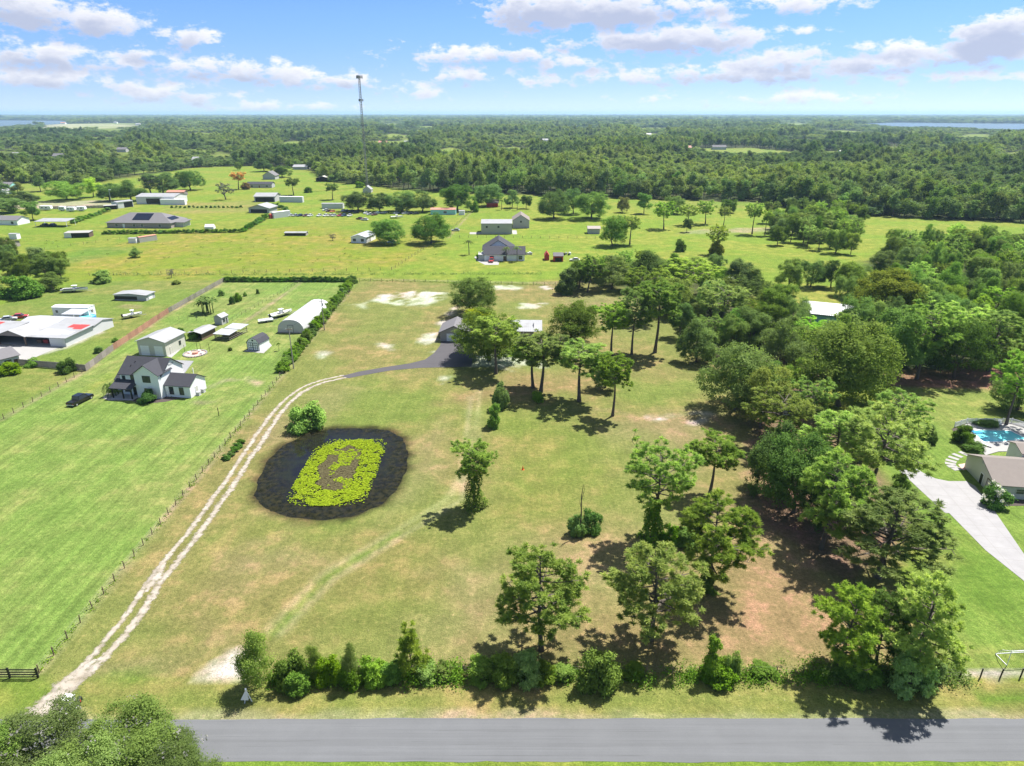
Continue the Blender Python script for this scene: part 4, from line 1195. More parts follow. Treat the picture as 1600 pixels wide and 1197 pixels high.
# ---------------------------------------------------------------- white farmhouse (left lot)
def farmhouse():
    g = P(216, 621)
    b = thing('farmhouse', 'white two-storey farmhouse with dark shingle gables and a front porch', 'house', g, R(-9))
    # cross gable block (front), local origin at its front left corner
    walls(b, 6.4, 6.0, 6.2, 2.3, 'y', M['white'])
    roof(b, 6.4, 5.0, 6.2, 2.3, 'y', M['dark_shingle'], 0.35, name='gable_roof')
    # main block behind, ridge along x
    x0 = -4.8
    walls(b, 11.18, 8.6, 5.6, 3.0, 'x', M['white'], x0=x0, y0=1.2)
    roof(b, 11.18, 8.6, 5.6, 3.0, 'x', M['dark_shingle'], 0.35, x0=x0, y0=1.2)
    link('vent_pipe', MB().cyl(-2.0, 4.0, 7.3, 8.0, 0.09).mesh('vent_pipe', M['black']), b)
    link('vent_pipe', MB().cyl(-2.6, 3.0, 6.6, 7.3, 0.09).mesh('vent_pipe', M['black']), b)
    link('gable_vent', MB().box(6.39, 6.43, 4.6, 6.6, 7.0, 7.4).mesh('gable_vent', M['grey_wall']), b)
    # rear covered porch
    roof(b, 9.0, 4.2, 3.0, 1.6, 'lean', M['white_roof'], 0.2, x0=-2.6, y0=9.9, name='rear_porch_roof')
    for x in (-2.3, 2.0, 6.2):
        link('porch_post', MB().box(x - 0.09, x + 0.09, 13.8, 13.98, 0, 3.0).mesh('porch_post', M['white']), b)
    # front porch
    roof(b, 5.6, 2.9, 2.75, 1.15, 'lean', M['dark_shingle'], 0.25, x0=-5.7, y0=-1.7, name='porch_roof', t=0.2)
    for x in (-5.5, -2.7, -0.4):
        link('porch_post', MB().box(x - 0.13, x + 0.13, -1.65, -1.39, 0, 2.72).mesh('porch_post', M['black']), b)
    link('porch_floor', MB().box(-5.9, 0.0, -1.9, 1.2, 0, 0.14).mesh('porch_floor', M['grey_wall']), b)
    # left wing
    walls(b, 5.4, 5.2, 2.9, 1.7, 'x', M['white'], x0=-8.2, y0=3.6)
    roof(b, 5.4, 5.2, 2.9, 1.7, 'x', M['dark_shingle'], 0.35, x0=-8.2, y0=3.6, name='wing_roof')
    # right wing
    walls(b, 6.6, 6.6, 3.1, 1.9, 'x', M['white'], x0=6.6, y0=1.6)
    roof(b, 6.6, 6.6, 3.1, 1.9, 'x', M['dark_shingle'], 0.3, x0=6.6, y0=1.6, name='wing_roof')
    W_, D_ = 6.4, 6.0
    for u in (2.75, 3.75):
        opening(b, 'F', u, 4.2, 0.92, 1.55, W_, D_, 'window', 'black')
        opening(b, 'F', u, 1.0, 0.92, 1.5, W_, D_, 'window', 'black')
    opening(b, 'F', 1.0, 4.0, 0.7, 1.0, 11, 8.6, 'window', 'black', off=(-4.8, 1.2))
    opening(b, 'F', 3.6, 4.0, 1.3, 1.2, 11, 8.6, 'window', 'black', off=(-4.8, 1.2))
    opening(b, 'F', 1.4, 0.9, 1.3, 1.4, 11, 8.6, 'window', 'black', off=(-4.8, 1.2))
    opening(b, 'F', 3.4, 0.14, 1.0, 2.1, 11, 8.6, 'door', 'white', 'black', off=(-4.8, 1.2))
    for u in (1.6, 4.3):
        opening(b, 'F', u, 0.8, 1.0, 1.8, 6.6, 6.6, 'window', 'black', off=(6.6, 1.6))
    opening(b, 'R', 2.6, 0.1, 0.95, 2.1, 6.6, 6.6, 'door', 'white', 'cream', off=(6.6, 1.6))
    for y in (3.2, 5.2):
        link('air_conditioner', MB().box(13.5, 14.3, y, y + 0.9, 0.1, 0.95).box(13.45, 14.35, y - 0.05, y + 0.95, 0, 0.1).mesh('air_conditioner', M['grey_wall']), b)
    return b
farmhouse()
# beds, paths round it
sheet('mulch_bed', PP([(206, 627), (218, 618), (262, 612), (300, 612), (294, 620), (258, 628), (225, 631)]), M['mulch'], 0.02)
sheet('concrete_path', PP([(160, 622), (168, 614), (205, 613), (216, 618), (208, 626), (170, 626)]), M['concrete'], 0.035)
sheet('concrete_path', PP([(296, 614), (314, 601), (320, 600), (318, 605), (300, 617)]), M['concrete'], 0.03)

building('metal_garage', 'white metal garage with two roll-up doors behind the farmhouse', 'garage', (218, 555), (262, 556), 9.5, 4.3, 1.3, 'y', 'cream', 'white_roof', 0.45, yaw=R(-8), width=8.6,
         ops=[('F', 0.25, 0.05, 2.7, 3.0, 'garage', 'cream', 'white'), ('F', 0.75, 0.05, 2.7, 3.0, 'garage', 'cream', 'white'), ('R', 0.72, 1.5, 0.8, 1.0, 'window', 'black'), ('R', 0.25, 0.05, 0.95, 2.1, 'door', 'cream', 'cream')])
sheet('concrete_path', PP([(262, 557), (285, 540), (288, 541), (268, 559)]), M['concrete'], 0.03)
building('lean_to_shed', 'open wooden shed with white lean-to roof wrapped in vines', 'shed', (297, 531), (316, 531), 7.0, 2.3, 0.5, 'y', 'wood_brown', 'white_roof', 0.5, yaw=R(-12), width=4.2, open_front=True)
building('garden_shed', 'tiny white garden shed with a grey end beside the wire pen', 'shed', (336, 507), (349, 507), 3.4, 2.5, 0.8, 'y', 'grey_wall', 'white_roof', 0.25, yaw=R(-14), ops=[('R', 0.35, 0.9, 0.7, 0.8, 'window', 'black'), ('R', 0.75, 0.05, 0.7, 1.8, 'door', 'white', 'black')])
def kennel():
    g, rz, w = rect_from_px((336, 531), (362, 531))
    b = thing('animal_pen', 'low animal pen under two flat white roof panels', 'pen', g, R(-14))
    w = 5.2
    for x in (0.1, w - 0.1):
        for y in (0.1, 4.0, 9.2):
            link('post', MB().box(x - 0.07, x + 0.07, y - 0.07, y + 0.07, 0, 1.9).mesh('post', M['wood_brown']), b)
    m = MB()
    for z in (0.4, 0.95, 1.5):
        m.box(0, w, 0.02, 0.06, z, z + 0.14); m.box(w - 0.04, w, 0.06, 9.2, z, z + 0.14); m.box(0, 0.04, 0.06, 9.2, z, z + 0.14)
    link('rail', m.mesh('rail', M['wood_grey']), b)['kind'] = 'stuff'
    link('back_wall', MB().box(0.1, w - 0.1, 3.9, 3.98, 0, 1.8).mesh('back_wall', M['wood_brown']), b)
    for y0, z in ((-0.3, 1.95), (5.4, 2.1)):
        link('roof_panel', MB().add([(-0.3, y0, z), (w + 0.3, y0, z), (w + 0.3, y0 + 4.6, z + 0.35), (-0.3, y0 + 4.6, z + 0.35), (-0.3, y0, z + 0.08), (w + 0.3, y0, z + 0.08), (w + 0.3, y0 + 4.6, z + 0.43), (-0.3, y0 + 4.6, z + 0.43)],
             [(0, 3, 2, 1), (4, 5, 6, 7), (0, 1, 5, 4), (1, 2, 6, 5), (2, 3, 7, 6), (3, 0, 4, 7)]).mesh('roof_panel', M['silver_roof']), b)
kennel()
def barn_shed():
    g = P(387, 547)
    b = thing('barn_shed', 'small white barn-style shed with black gambrel roof and paned double doors', 'shed', g, R(-13))
    w, d = 4.0, 5.4
    prof = [(0, 2.3), (0.75, 3.35), (w / 2, 3.9), (w - 0.75, 3.35), (w, 2.3)]
    m = MB()
    m.add([(0, 0, 0), (w, 0, 0)] + [(x, 0, z) for x, z in prof[::-1]], [tuple(range(7))])
    m.add([(w, d, 0), (0, d, 0)] + [(x, d, z) for x, z in prof], [tuple(range(7))])
    m.add([(0, d, 0), (0, 0, 0), (0, 0, 2.3), (0, d, 2.3)], [(0, 1, 2, 3)]); m.add([(w, 0, 0), (w, d, 0), (w, d, 2.3), (w, 0, 2.3)], [(0, 1, 2, 3)])
    link('wall', m.mesh('wall', M['white']), b)
    pr = [(-0.18, 2.18)] + [(x, z + 0.02) for x, z in prof[1:4]] + [(w + 0.18, 2.18)]
    link('roof', MB().extrude(pr + [(x, z + 0.1) for x, z in pr[::-1]], 'y', -0.2, d + 0.2).mesh('roof', M['dark_shingle']), b)
    for k, x in enumerate((1.25, 2.75)):
        dr = link('door', MB().box(-0.72, 0.72, -0.07, 0.0, 0, 2.3).mesh('door', M['black']), b, (x, 0, 0.1))
        for i in (-0.34, 0.34):
            for j in (0.12, 0.85, 1.58):
                link('panel', MB().box(i - 0.28, i + 0.28, -0.09, -0.06, j, j + 0.62).mesh('panel', M['white']), dr)
    for x in (0.05, w - 0.05):
        link('trim', MB().box(x - 0.07, x + 0.07, -0.04, 0.0, 0, 2.3).mesh('trim', M['black']), b)
    link('gable_vent', MB().extrude([(w / 2 + 0.28 * math.cos(a), 3.1 + 0.28 * math.sin(a)) for a in np.linspace(0, 2 * math.pi, 9)[:-1]], 'y', -0.05, 0.0).mesh('gable_vent', M['black']), b)
barn_shed()
sheet('concrete_pad', PP([(381, 549), (412, 552), (425, 540), (418, 532), (390, 545)]), M['concrete'], 0.02)
def greenhouse():
    g = P(434, 520)
    b = thing('greenhouse', 'long white plastic-covered hoop greenhouse beside the hedge', 'greenhouse', g, R(-5))
    w, d, h = 8.8, 26.0, 4.4
    n = 12
    prof = [(w / 2 - (w / 2) * math.copysign(abs(math.cos(a)) ** 0.8, math.cos(a)), h * math.sin(a) ** 0.85) for a in np.linspace(0, math.pi, n + 1)]
    me = MB().extrude(prof + [(w / 2 + (x - w / 2) * 0.992, z * 0.99) for x, z in prof[::-1]], 'y', 0, d).mesh('cover', M['plastic_sheet'])
    link('cover', me, b)
    for y, nm in ((0.06, 'end_wall'), (d - 0.06, 'end_wall')):
        link(nm, MB().extrude([(w / 2 + (x - w / 2) * 0.985, z * 0.985) for x, z in prof], 'y', y - 0.04, y + 0.02).mesh(nm, M['mesh_wall']), b)
    link('door', MB().box(3.6, 5.2, -0.05, 0.02, 0, 2.5).mesh('door', M['cream']), b)
    link('door_frame', MB().box(3.48, 3.6, -0.07, 0.02, 0, 2.6).box(5.2, 5.32, -0.07, 0.02, 0, 2.6).box(3.48, 5.32, -0.07, 0.02, 2.6, 2.7).mesh('door_frame', M['wood_grey']), b)
    for i in range(1, 9):
        y = d * i / 9
        k = 1.012
        link('hoop', MB().extrude([(w / 2 + (x - w / 2) * k, z * k) for x, z in prof] + [(w / 2 + (x - w / 2) * 1.001, z * 1.001) for x, z in prof[::-1]], 'y', y - 0.05, y + 0.05).mesh('hoop', M['white']), b)
    link('base_board', MB().box(-0.06, w + 0.06, -0.1, 0.0, 0, 0.3).mesh('base_board', M['wood_grey']), b)
greenhouse()

# ---------------------------------------------------------------- neighbour with the patched shed roofs (far left)
def shed_complex():
    g = P(104, 542)
    b = thing('workshop_sheds', 'sprawling workshop of joined sheds with white and red metal roofs', 'workshop', g, R(-8))
    walls(b, 34, 12, 2.6, 0.5, 'lean', M['white_metal'], x0=-34, open_front=True)
    roof(b, 12.5, 12, 2.65, 0.5, 'lean', M['white_roof'], 0.4, x0=-12.3)
    roof(b, 9.5, 12, 2.8, 1.7, 'y', M['white_roof'], 0.3, x0=-22.2, y0=-0.6, name='gable_roof')
    roof(b, 12, 12, 2.65, 0.5, 'lean', M['white_roof'], 0.4, x0=-34.6)
    for k in range(4):       # roof sheets of different age
        x0, x1 = -11.8 + k * 2.9, -9.4 + k * 2.9
        link('roof_sheet', MB().add([(x0, 1.0 + k * 0.6, 2.86 + k * 0.025), (x1, 1.0 + k * 0.6, 2.86 + k * 0.025), (x1, 7.4 - k * 0.5, 3.13 - k * 0.02), (x0, 7.4 - k * 0.5, 3.13 - k * 0.02)], [(0, 1, 2, 3)]).mesh('roof_sheet', M[('silver_roof', 'grey_wall', 'tan', 'silver_roof')[k]]), b)
    link('gable_board', MB().add([(-22.2, -0.5, 2.8), (-12.7, -0.5, 2.8), (-17.45, -0.5, 4.45)], [(0, 1, 2)]).mesh('gable_board', M['wood_grey']), b)
    for x0, x1, y0, y1, z in ((-3.6, -0.4, 7.6, 11.8, 3.20), (-32.6, -29.6, 1, 11, 2.93), (-6.2, -3.2, 8.8, 11.6, 3.25)):
        link('red_roof_sheet', MB().add([(x0, y0, z - 0.05), (x1, y0, z - 0.05), (x1, y1, z + (y1 - y0) * 0.042), (x0, y1, z + (y1 - y0) * 0.042)], [(0, 1, 2, 3)]).mesh('red_roof_sheet', M['red']), b)
    link('front_wall', MB().box(-31, -23.0, -0.02, 0.1, 0, 2.5).mesh('front_wall', M['wood_grey']), b)
    link('front_wall', MB().box(-5.2, 0, -0.03, 0.1, 0, 2.55).mesh('front_wall', M['white_metal']), b)
    link('pillar', MB().box(-13.2, -12.8, -0.5, -0.2, 0, 2.75).mesh('pillar', M['wood_brown']), b)
    link('pillar', MB().box(-22.1, -21.7, -0.5, -0.2, 0, 2.75).mesh('pillar', M['wood_brown']), b)
    link('floor', MB().box(-33.9, -0.1, 0.1, 11.9, 0.0, 0.05).mesh('floor', M['concrete']), b)
    # rear range
    walls(b, 26, 9, 2.6, 0.9, 'x', M['white_metal'], x0=-26.05, y0=12.05)
    roof(b, 12.6, 9, 2.6, 0.9, 'x', M['silver_roof'], 0.4, x0=-26.0, y0=12.05, name='rear_roof')
    roof(b, 12.2, 9, 2.65, 0.9, 'x', M['white_roof'], 0.4, x0=-12.4, y0=12.05, name='rear_roof')
    for i in range(3):
        link('bench', MB().box(-11.5 + i * 2.2, -10 + i * 2.2, 2.0, 3.0, 0.05, 1.1).mesh('bench', [M['wood_brown'], M['red'], M['blue']][i]), b)
shed_complex()
building('cottage', 'cream cottage with a red and grey roof at the left edge', 'cottage', (-60, 594), (33, 570), 9, 2.9, 1.5, 'x', 'cream', 'grey_shingle', 0.4, ops=[('F', 0.8, 0.9, 1.8, 1.4, 'window'), ('F', 0.62, 0.9, 1.4, 1.4, 'window'), ('F', 0.93, 0.05, 1.0, 2.0, 'door', 'white', 'wood_brown')])
building('long_shed', 'long low shed with white roof and open wire sides on the mown lot', 'shed', (180, 469), (232, 469), 5.5, 2.1, 0.5, 'y', 'grey_wall', 'white_roof', 0.4, yaw=R(-6), ops=[('F', 0.35, 0.3, 9.0, 1.3, 'opening'), ('R', 0.5, 0.1, 2.2, 1.8, 'garage', 'white', 'white')])
building('camper_home', 'white camper home with a grey-roofed porch behind the workshop', 'camper', (84, 494), (138, 496), 3.6, 3.1, 0.25, 'x', 'white', 'white', 0.1, yaw=R(-4), ops=[('F', 0.12, 1.3, 0.9, 0.8, 'window', 'white'), ('R', 0.5, 1.2, 1.2, 0.9, 'window', 'white')])
building('porch_canopy', 'grey porch canopy on white posts in front of the camper home', 'canopy', (100, 503), (130, 503), 5.0, 2.6, 0.35, 'lean', 'white', 'silver_roof', 0.3, yaw=R(-4), posts=True)
def ring_pool(px, py, r, h, label):
    b = thing('paddling_pool', label, 'pool', P(px, py))
    n = 20
    ins = [(0.95 * r * math.cos(2 * math.pi * i / n), 0.95 * r * math.sin(2 * math.pi * i / n)) for i in range(n)]
    m = MB()
    for i in range(n):
        a, c = 2 * math.pi * i / n, 2 * math.pi * (i + 1) / n
        for (r0, r1) in ((r, r * 0.93),):
            p = [(r0 * math.cos(a), r0 * math.sin(a), 0), (r0 * math.cos(c), r0 * math.sin(c), 0), (r0 * math.cos(c), r0 * math.sin(c), h), (r0 * math.cos(a), r0 * math.sin(a), h),
                 (r1 * math.cos(c), r1 * math.sin(c), h), (r1 * math.cos(a), r1 * math.sin(a), h)]
            m.add(p, [(0, 1, 2, 3), (3, 2, 4, 5)])
    link('rim', m.mesh('rim', M['blue']), b)
    link('water', MB().add([(x, y, h * 0.8) for x, y in ins], [tuple(range(n))]).mesh('water', M['pool']), b)
def pool_water():
    m, t, b = new_mat('pool_water')
    pos = t.n('ShaderNodeNewGeometry').outputs['Position']
    t.put(b.inputs['Base Color'], t.mix(t.noise(pos, 0.5, 3), (0.10, 0.52, 0.60, 1), (0.22, 0.66, 0.70, 1)))
    b.inputs['Roughness'].default_value = 0.08
    bn = t.n('ShaderNodeBump'); bn.inputs['Strength'].default_value = 0.2; bn.inputs['Distance'].default_value = 0.03
    t.put(bn.inputs['Height'], t.noise(pos, 3, 2)); t.put(b.inputs['Normal'], bn.outputs[0])
    return m
M['pool'] = pool_water()
ring_pool(137, 497, 2.6, 0.7, 'round bright blue paddling pool beside the camper porch')

# ---------------------------------------------------------------- main house of the long lot, mostly under trees
def main_house():
    g = P(688, 533)
    b = thing('ranch_house', 'grey-roofed ranch house with white garage door under the oaks', 'house', g, R(-2))
    walls(b, 8.6, 9.5, 2.9, 2.0, 'y', M['stone'])
    roof(b, 8.6, 9.5, 2.9, 2.0, 'y', M['grey_shingle'], 0.5)
    opening(b, 'F', 4.6, 0.03, 4.9, 2.25, 8.6, 9.5, 'garage', 'white', 'white')
    walls(b, 20, 8.5, 2.9, 1.9, 'x', M['brick'], x0=8.62, y0=1.6)
    roof(b, 12, 8.5, 2.9, 1.9, 'x', M['grey_shingle'], 0.5, x0=8.7, y0=1.6, name='house_roof')
    roof(b, 9.5, 8.5, 3.1, 0.8, 'lean', M['white_roof'], 0.5, x0=21.2, y0=1.0, name='porch_roof')
    link('terrace', MB().box(18, 31, -1.2, 1.6, 0, 0.12).mesh('terrace', M['concrete']), b)
    for u in (3.5, 7.0, 15.0):
        opening(b, 'F', u, 0.9, 1.5, 1.3, 20, 8.5, 'window', 'white', off=(8.62, 1.6))
    opening(b, 'F', 11, 0.1, 1.0, 2.1, 20, 8.5, 'door', 'white', 'wood_brown', off=(8.62, 1.6))
    for x in (21.5, 25.5, 30.0):
        link('porch_post', MB().box(x - 0.1, x + 0.1, 0.7, 0.9, 0, 3.0).mesh('porch_post', M['white']), b)
main_house()

# ---------------------------------------------------------------- houses in the right-hand woods
building('metal_roof_house', 'house with pale metal roof half hidden in the right-hand woods', 'house', (1252, 501), (1330, 515), 12, 3.0, 2.4, 'x', 'turquoise', 'silver_roof', 0.6, yaw=R(-24), width=18,
         ops=[('L', 0.5, 0.9, 1.6, 1.3, 'window'), ('F', 0.2, 0.9, 1.6, 1.3, 'window')])
building('brown_roof_house', 'small brown-roofed house buried in pines at the belt\'s edge', 'house', (1212, 648), (1258, 650), 8, 2.9, 1.6, 'x', 'grey_wall', 'brown_shingle', 0.5, ops=[('F', 0.5, 0.8, 1.4, 1.2, 'window', 'black'), ('F', 0.8, 0.05, 0.9, 2.0, 'door', 'white', 'turquoise')])
building('hidden_cabin', 'white-roofed cabin glimpsed through the pines past the open field', 'cabin', (1098, 450), (1118, 452), 8, 3.0, 1.2, 'x', 'white', 'white_roof', 0.5, yaw=R(-20), width=16)
building('blue_shed', 'narrow pale blue shed between the trees below the pasture', 'shed', (1121, 463), (1128, 463), 2.4, 3.4, 0.4, 'lean', 'turquoise', 'white_roof', 0.15)

# ---------------------------------------------------------------- pool house at the right edge
def pool_house():
    g = P(1551, 777)
    b = thing('pool_house', 'cream bungalow with brown shingle roof beside the swimming pool', 'house', g, R(-9))
    D_ = 11.5
    walls(b, 24, D_, 2.8, 2.3, 'x', M['cream'])
    roof(b, 24, D_, 2.8, 2.3, 'x', M['brown_shingle'], 0.5)
    opening(b, 'L', 6.6, 0.05, 1.0, 2.1, 24, D_, 'door', 'white', 'black')
    opening(b, 'L', 9.9, 0.05, 2.5, 2.2, 24, D_, 'garage', 'wood_brown', 'tan')
    link('gable_vent', MB().box(-0.04, 0.0, D_ / 2 - 0.3, D_ / 2 + 0.3, 3.9, 4.3).mesh('gable_vent', M['grey_wall']), b)
    opening(b, 'F', 4.2, 1.1, 1.3, 0.9, 24, D_, 'window', 'cream')
    opening(b, 'F', 8.2, 1.1, 1.3, 0.9, 24, D_, 'window', 'cream')
    walls(b, 14, 5, 3.6, 0.8, 'x', M['white'], x0=10.0, y0=D_ + 0.6)
    roof(b, 14, 5, 3.6, 0.8, 'x', M['brown_shingle'], 0.4, x0=10.0, y0=D_ + 0.6, name='rear_roof')
pool_house()
def swimming_pool():
    g = P(1560, 690)
    b = thing('swimming_pool', 'turquoise swimming pool set in a white terrace at the right edge', 'pool', g)
    deck = [np.array(p) - np.array(g) for p in PP([(1500, 668), (1512, 662), (1600, 661), (1660, 668), (1680, 705), (1560, 706), (1540, 712), (1520, 690)])]
    wat = [np.array(p) - np.array(g) for p in PP([(1519, 675), (1530, 673), (1578, 674), (1596, 683), (1604, 687), (1560, 691), (1536, 691)])]
    link('terrace', MB().extrude([tuple(p) for p in deck], 'z', 0.0, 0.12).mesh('terrace', M['concrete']), b)
    link('water', MB().add([(p[0], p[1], 0.135) for p in wat], [tuple(range(len(wat)))]).mesh('water', M['pool']), b)
    c = np.mean(wat, axis=0)
    n = len(wat)
    m = MB()
    for i in range(n):
        a, e = wat[i], wat[(i + 1) % n]
        ao, eo = c + (a - c) * 1.07, c + (e - c) * 1.07
        m.add([(*a, 0.17), (*e, 0.17), (*eo, 0.17), (*ao, 0.17), (*ao, 0.1), (*eo, 0.1)], [(0, 1, 2, 3), (3, 2, 5, 4)])
    link('coping', m.mesh('coping', M['white']), b)
    link('float', MB().box(-3.0, -1.2, 3.6, 4.8, 0.14, 0.34).mesh('float', M['blue']), b)
    for x in (3.0, 3.6):
        link('ladder_rail', MB().tube([(x, -1.2, 0.1), (x, -1.1, 0.95), (x, -0.4, 0.95), (x, -0.2, 0.1)], 0.03, 5).mesh('ladder_rail', M['steel']), b)
    return b
swimming_pool()
def lounger(g, rz, label):
    b = thing('sun_lounger', label, 'lounger', g, rz, z=0.12)
    link('seat', MB().box(-0.3, 0.3, 0, 1.3, 0.28, 0.34).mesh('seat', M['white']), b)
    link('backrest', MB().add([(-0.3, 1.3, 0.28), (0.3, 1.3, 0.28), (0.3, 1.85, 0.75), (-0.3, 1.85, 0.75), (-0.3, 1.3, 0.34), (0.3, 1.3, 0.34), (0.3, 1.85, 0.81), (-0.3, 1.85, 0.81)], [(0, 3, 2, 1), (4, 5, 6, 7), (0, 1, 5, 4), (1, 2, 6, 5), (2, 3, 7, 6), (3, 0, 4, 7)]).mesh('backrest', M['white']), b)
    for x in (-0.25, 0.25):
        for y in (0.1, 1.2):
            link('leg', MB().box(x - 0.03, x + 0.03, y - 0.03, y + 0.03, 0, 0.28).mesh('leg', M['steel']), b)
lounger(P(1549, 700), R(40), 'reclined white lounger on the near side of the pool')
lounger(P(1562, 666), R(-30), 'white lounger behind the pool by the white fence')
def pool_fence():
    pts = PP([(1491, 668), (1510, 662), (1580, 662), (1600, 668), (1640, 690)])
    b = thing('pool_fence', 'white picket fence round the far side of the swimming pool', 'fence', pts[0])
    o = np.array(pts[0])
    for i in range(len(pts) - 1):
        a, e = np.array(pts[i]) - o, np.array(pts[i + 1]) - o
        L = np.linalg.norm(e - a); k = max(1, round(L / 2.2))
        for j in range(k):
            s, t = a + (e - a) * j / k, a + (e - a) * (j + 1) / k
            ang = math.atan2(*(t - s)[::-1]); l = np.linalg.norm(t - s)
            m = MB().box(0, l, -0.03, 0.03, 0.2, 0.28).box(0, l, -0.03, 0.03, 1.15, 1.25)
            for q in range(int(l / 0.16)):
                m.box(q * 0.16 + 0.03, q * 0.16 + 0.12, -0.045, -0.03, 0.1, 1.3)
            pn = link('fence_panel', m.mesh('fence_panel', M['white']), b, (s[0], s[1], 0), ang)
            link('post', MB().box(-0.06, 0.06, -0.06, 0.06, 0, 1.4).mesh('post', M['white']), b, (s[0], s[1], 0), ang)
pool_fence()
def pavers():
    pts = [(1506, 709), (1496, 712), (1490, 716), (1486, 720.5), (1485, 725), (1488, 729), (1495, 733)]
    g = P(*pts[3])
    b = thing('paver_path', 'curve of white square pavers leading from lawn to bungalow', 'path', g)
    for i, p in enumerate(pts):
        q = np.array(P(*p)) - np.array(g)
        nx_ = np.array(P(*pts[min(i + 1, 6)])) - np.array(P(*pts[max(i - 1, 0)]))
        link('paver', MB().box(-0.95, 0.95, -0.5, 0.5, 0.0, 0.06).mesh('paver', M['concrete']), b, (q[0], q[1], 0), math.atan2(nx_[1], nx_[0]) + R(90))
pavers()
sheet('mulch_bed', PP([(1535, 785), (1545, 772), (1565, 780), (1620, 783), (1620, 790), (1550, 791)]), M['mulch'], 0.03)
sheet('mulch_bed', PP([(1487, 670), (1497, 668), (1522, 694), (1512, 697), (1498, 688)]), M['mulch'], 0.03)
sheet('mulch_bed', PP([(1497, 726), (1508, 724), (1512, 733), (1504, 735)]), M['terracotta'], 0.03)

# ---------------------------------------------------------------- middle distance, left
def solar_house():
    g = P(168, 356)
    b = thing('solar_house', 'wide grey-brick house with hip roof and solar panels', 'house', g, R(-3))
    w = 40.0; d = 20
    walls(b, w, d, 3.4, 3.4, 'x', M['brick'], hip=True)
    roof(b, w, d, 3.4, 4.6, 'x', M['grey_shingle'], 0.6, hip=True)
    s = 4.6 / 10.0
    for k, (x0, x1, y0, y1) in enumerate(((15.0, 20.3, 2.2, 8.8), (20.4, 25.8, 2.2, 8.8))):
        z0, z1 = 3.4 + y0 * s + 0.22, 3.4 + y1 * s + 0.22
        link('solar_panel', MB().add([(x0, y0, z0), (x1, y0, z0), (x1, y1, z1), (x0, y1, z1), (x0, y0, z0 - 0.1), (x1, y0, z0 - 0.1), (x1, y1, z1 - 0.1), (x0, y1, z1 - 0.1)], [(0, 1, 2, 3), (0, 4, 5, 1), (1, 5, 6, 2), (2, 6, 7, 3), (3, 7, 4, 0)]).mesh('solar_panel', M['solar']), b)
    link('solar_panel', MB().add([(w - 4.5, 5, 3.4 + 4.5 * s + 0.22), (w - 1.5, 5, 3.4 + 1.5 * s + 0.22), (w - 1.5, 14, 3.4 + 1.5 * s + 0.22), (w - 4.5, 14, 3.4 + 4.5 * s + 0.22)], [(0, 1, 2, 3)]).mesh('solar_panel', M['solar']), b)
    for u in (6, 17, 22, 33):
        opening(b, 'F', u, 0.9, 1.6, 1.4, w, d, 'window', 'white')
    opening(b, 'F', 10.5, 0.1, 1.1, 2.3, w, d, 'door', 'white', 'white')
    walls(b, 5, 9, 2.8, 0.6, 'lean', M['cream'], x0=w + 0.02, y0=5)
    roof(b, 5.5, 9, 2.8, 0.6, 'lean', M['grey_shingle'], 0.4, x0=w + 0.4, y0=5, name='porch_roof')
solar_house()
B_ = building
B_('metal_barn', 'long white metal barn with a row of open bays', 'barn', (214, 319), (275, 319), 20, 5.5, 1.6, 'x', 'white_metal', 'white_roof', 0.4, yaw=R(-2), ops=[('F', 0.35, 0.3, 5.5, 4.0, 'opening'), ('F', 0.5, 0.3, 5.5, 4.0, 'opening'), ('F', 0.65, 0.3, 5.5, 4.0, 'opening')])
B_('storage_trailer', 'white box trailer parked end-on against the long white barn', 'trailer', (251, 320), (290, 320), 3.0, 3.9, 0.05, 'x', 'white', 'white', 0.02, yaw=R(-2))
B_('low_shed', 'low brown shed under the oaks behind the long white barn', 'shed', (261, 306), (288, 306), 7, 3.0, 1.2, 'x', 'wood_grey', 'rust_roof', 0.4)
B_('rv_shed', 'white shed with one dark open bay left of the long barn', 'shed', (185, 326), (209, 323), 7, 4.4, 0.5, 'x', 'white_metal', 'white_roof', 0.3, ops=[('F', 0.68, 0.1, 7.0, 3.8, 'opening')])
B_('dark_trailer', 'dark grey flat-roofed trailer below the dark-bayed white shed', 'trailer', (163, 328), (183, 327), 4, 2.8, 0.1, 'x', 'black', 'grey_wall', 0.1)
B_('white_cottage', 'small white cottage with grey shingle roof at the left edge', 'cottage', (-25, 351), (28, 352), 10, 3.0, 2.0, 'x', 'white', 'grey_shingle', 0.4, ops=[('F', 0.85, 0.8, 1.4, 1.3, 'window', 'black')])
B_('carport', 'open carport with white curved roof sheltering machinery', 'carport', (56, 355), (105, 355), 9, 3.3, 0.7, 'lean', 'white', 'white_roof', 0.3, posts=True)
B_('tool_shed', 'dark open-fronted shed with pale roof and white end bay', 'shed', (102, 372), (140, 371), 6, 2.6, 0.3, 'lean', 'wood_brown', 'concrete', 0.3, ops=[('F', 0.6, 0.1, 9.5, 2.1, 'opening'), ('F', 0.12, 0.1, 3.4, 2.3, 'garage', 'white', 'white')])
B_('box_shed', 'little white box shed near the left edge beside a scrub mound', 'shed', (15, 374), (27, 374), 3.2, 2.8, 0.3, 'x', 'white', 'white_roof', 0.1)
B_('box_shed', 'little white box shed just left of the red-topped trailer', 'shed', (201, 380), (213, 380), 3.2, 2.4, 0.2, 'x', 'white', 'white_roof', 0.1)
B_('stock_trailer', 'long white trailer with a rusty red roof in the weedy pasture', 'trailer', (213.5, 378.5), (220, 379), 10, 2.7, 0.25, 'y', 'tan', 'rust_roof', 0.05, yaw=R(-32), width=3.2)
B_('timber_hut', 'low grey timber hut at the left edge above the dark thicket', 'hut', (-20, 388), (18, 388), 7, 2.6, 0.8, 'x', 'wood_grey', 'wood_brown', 0.4)
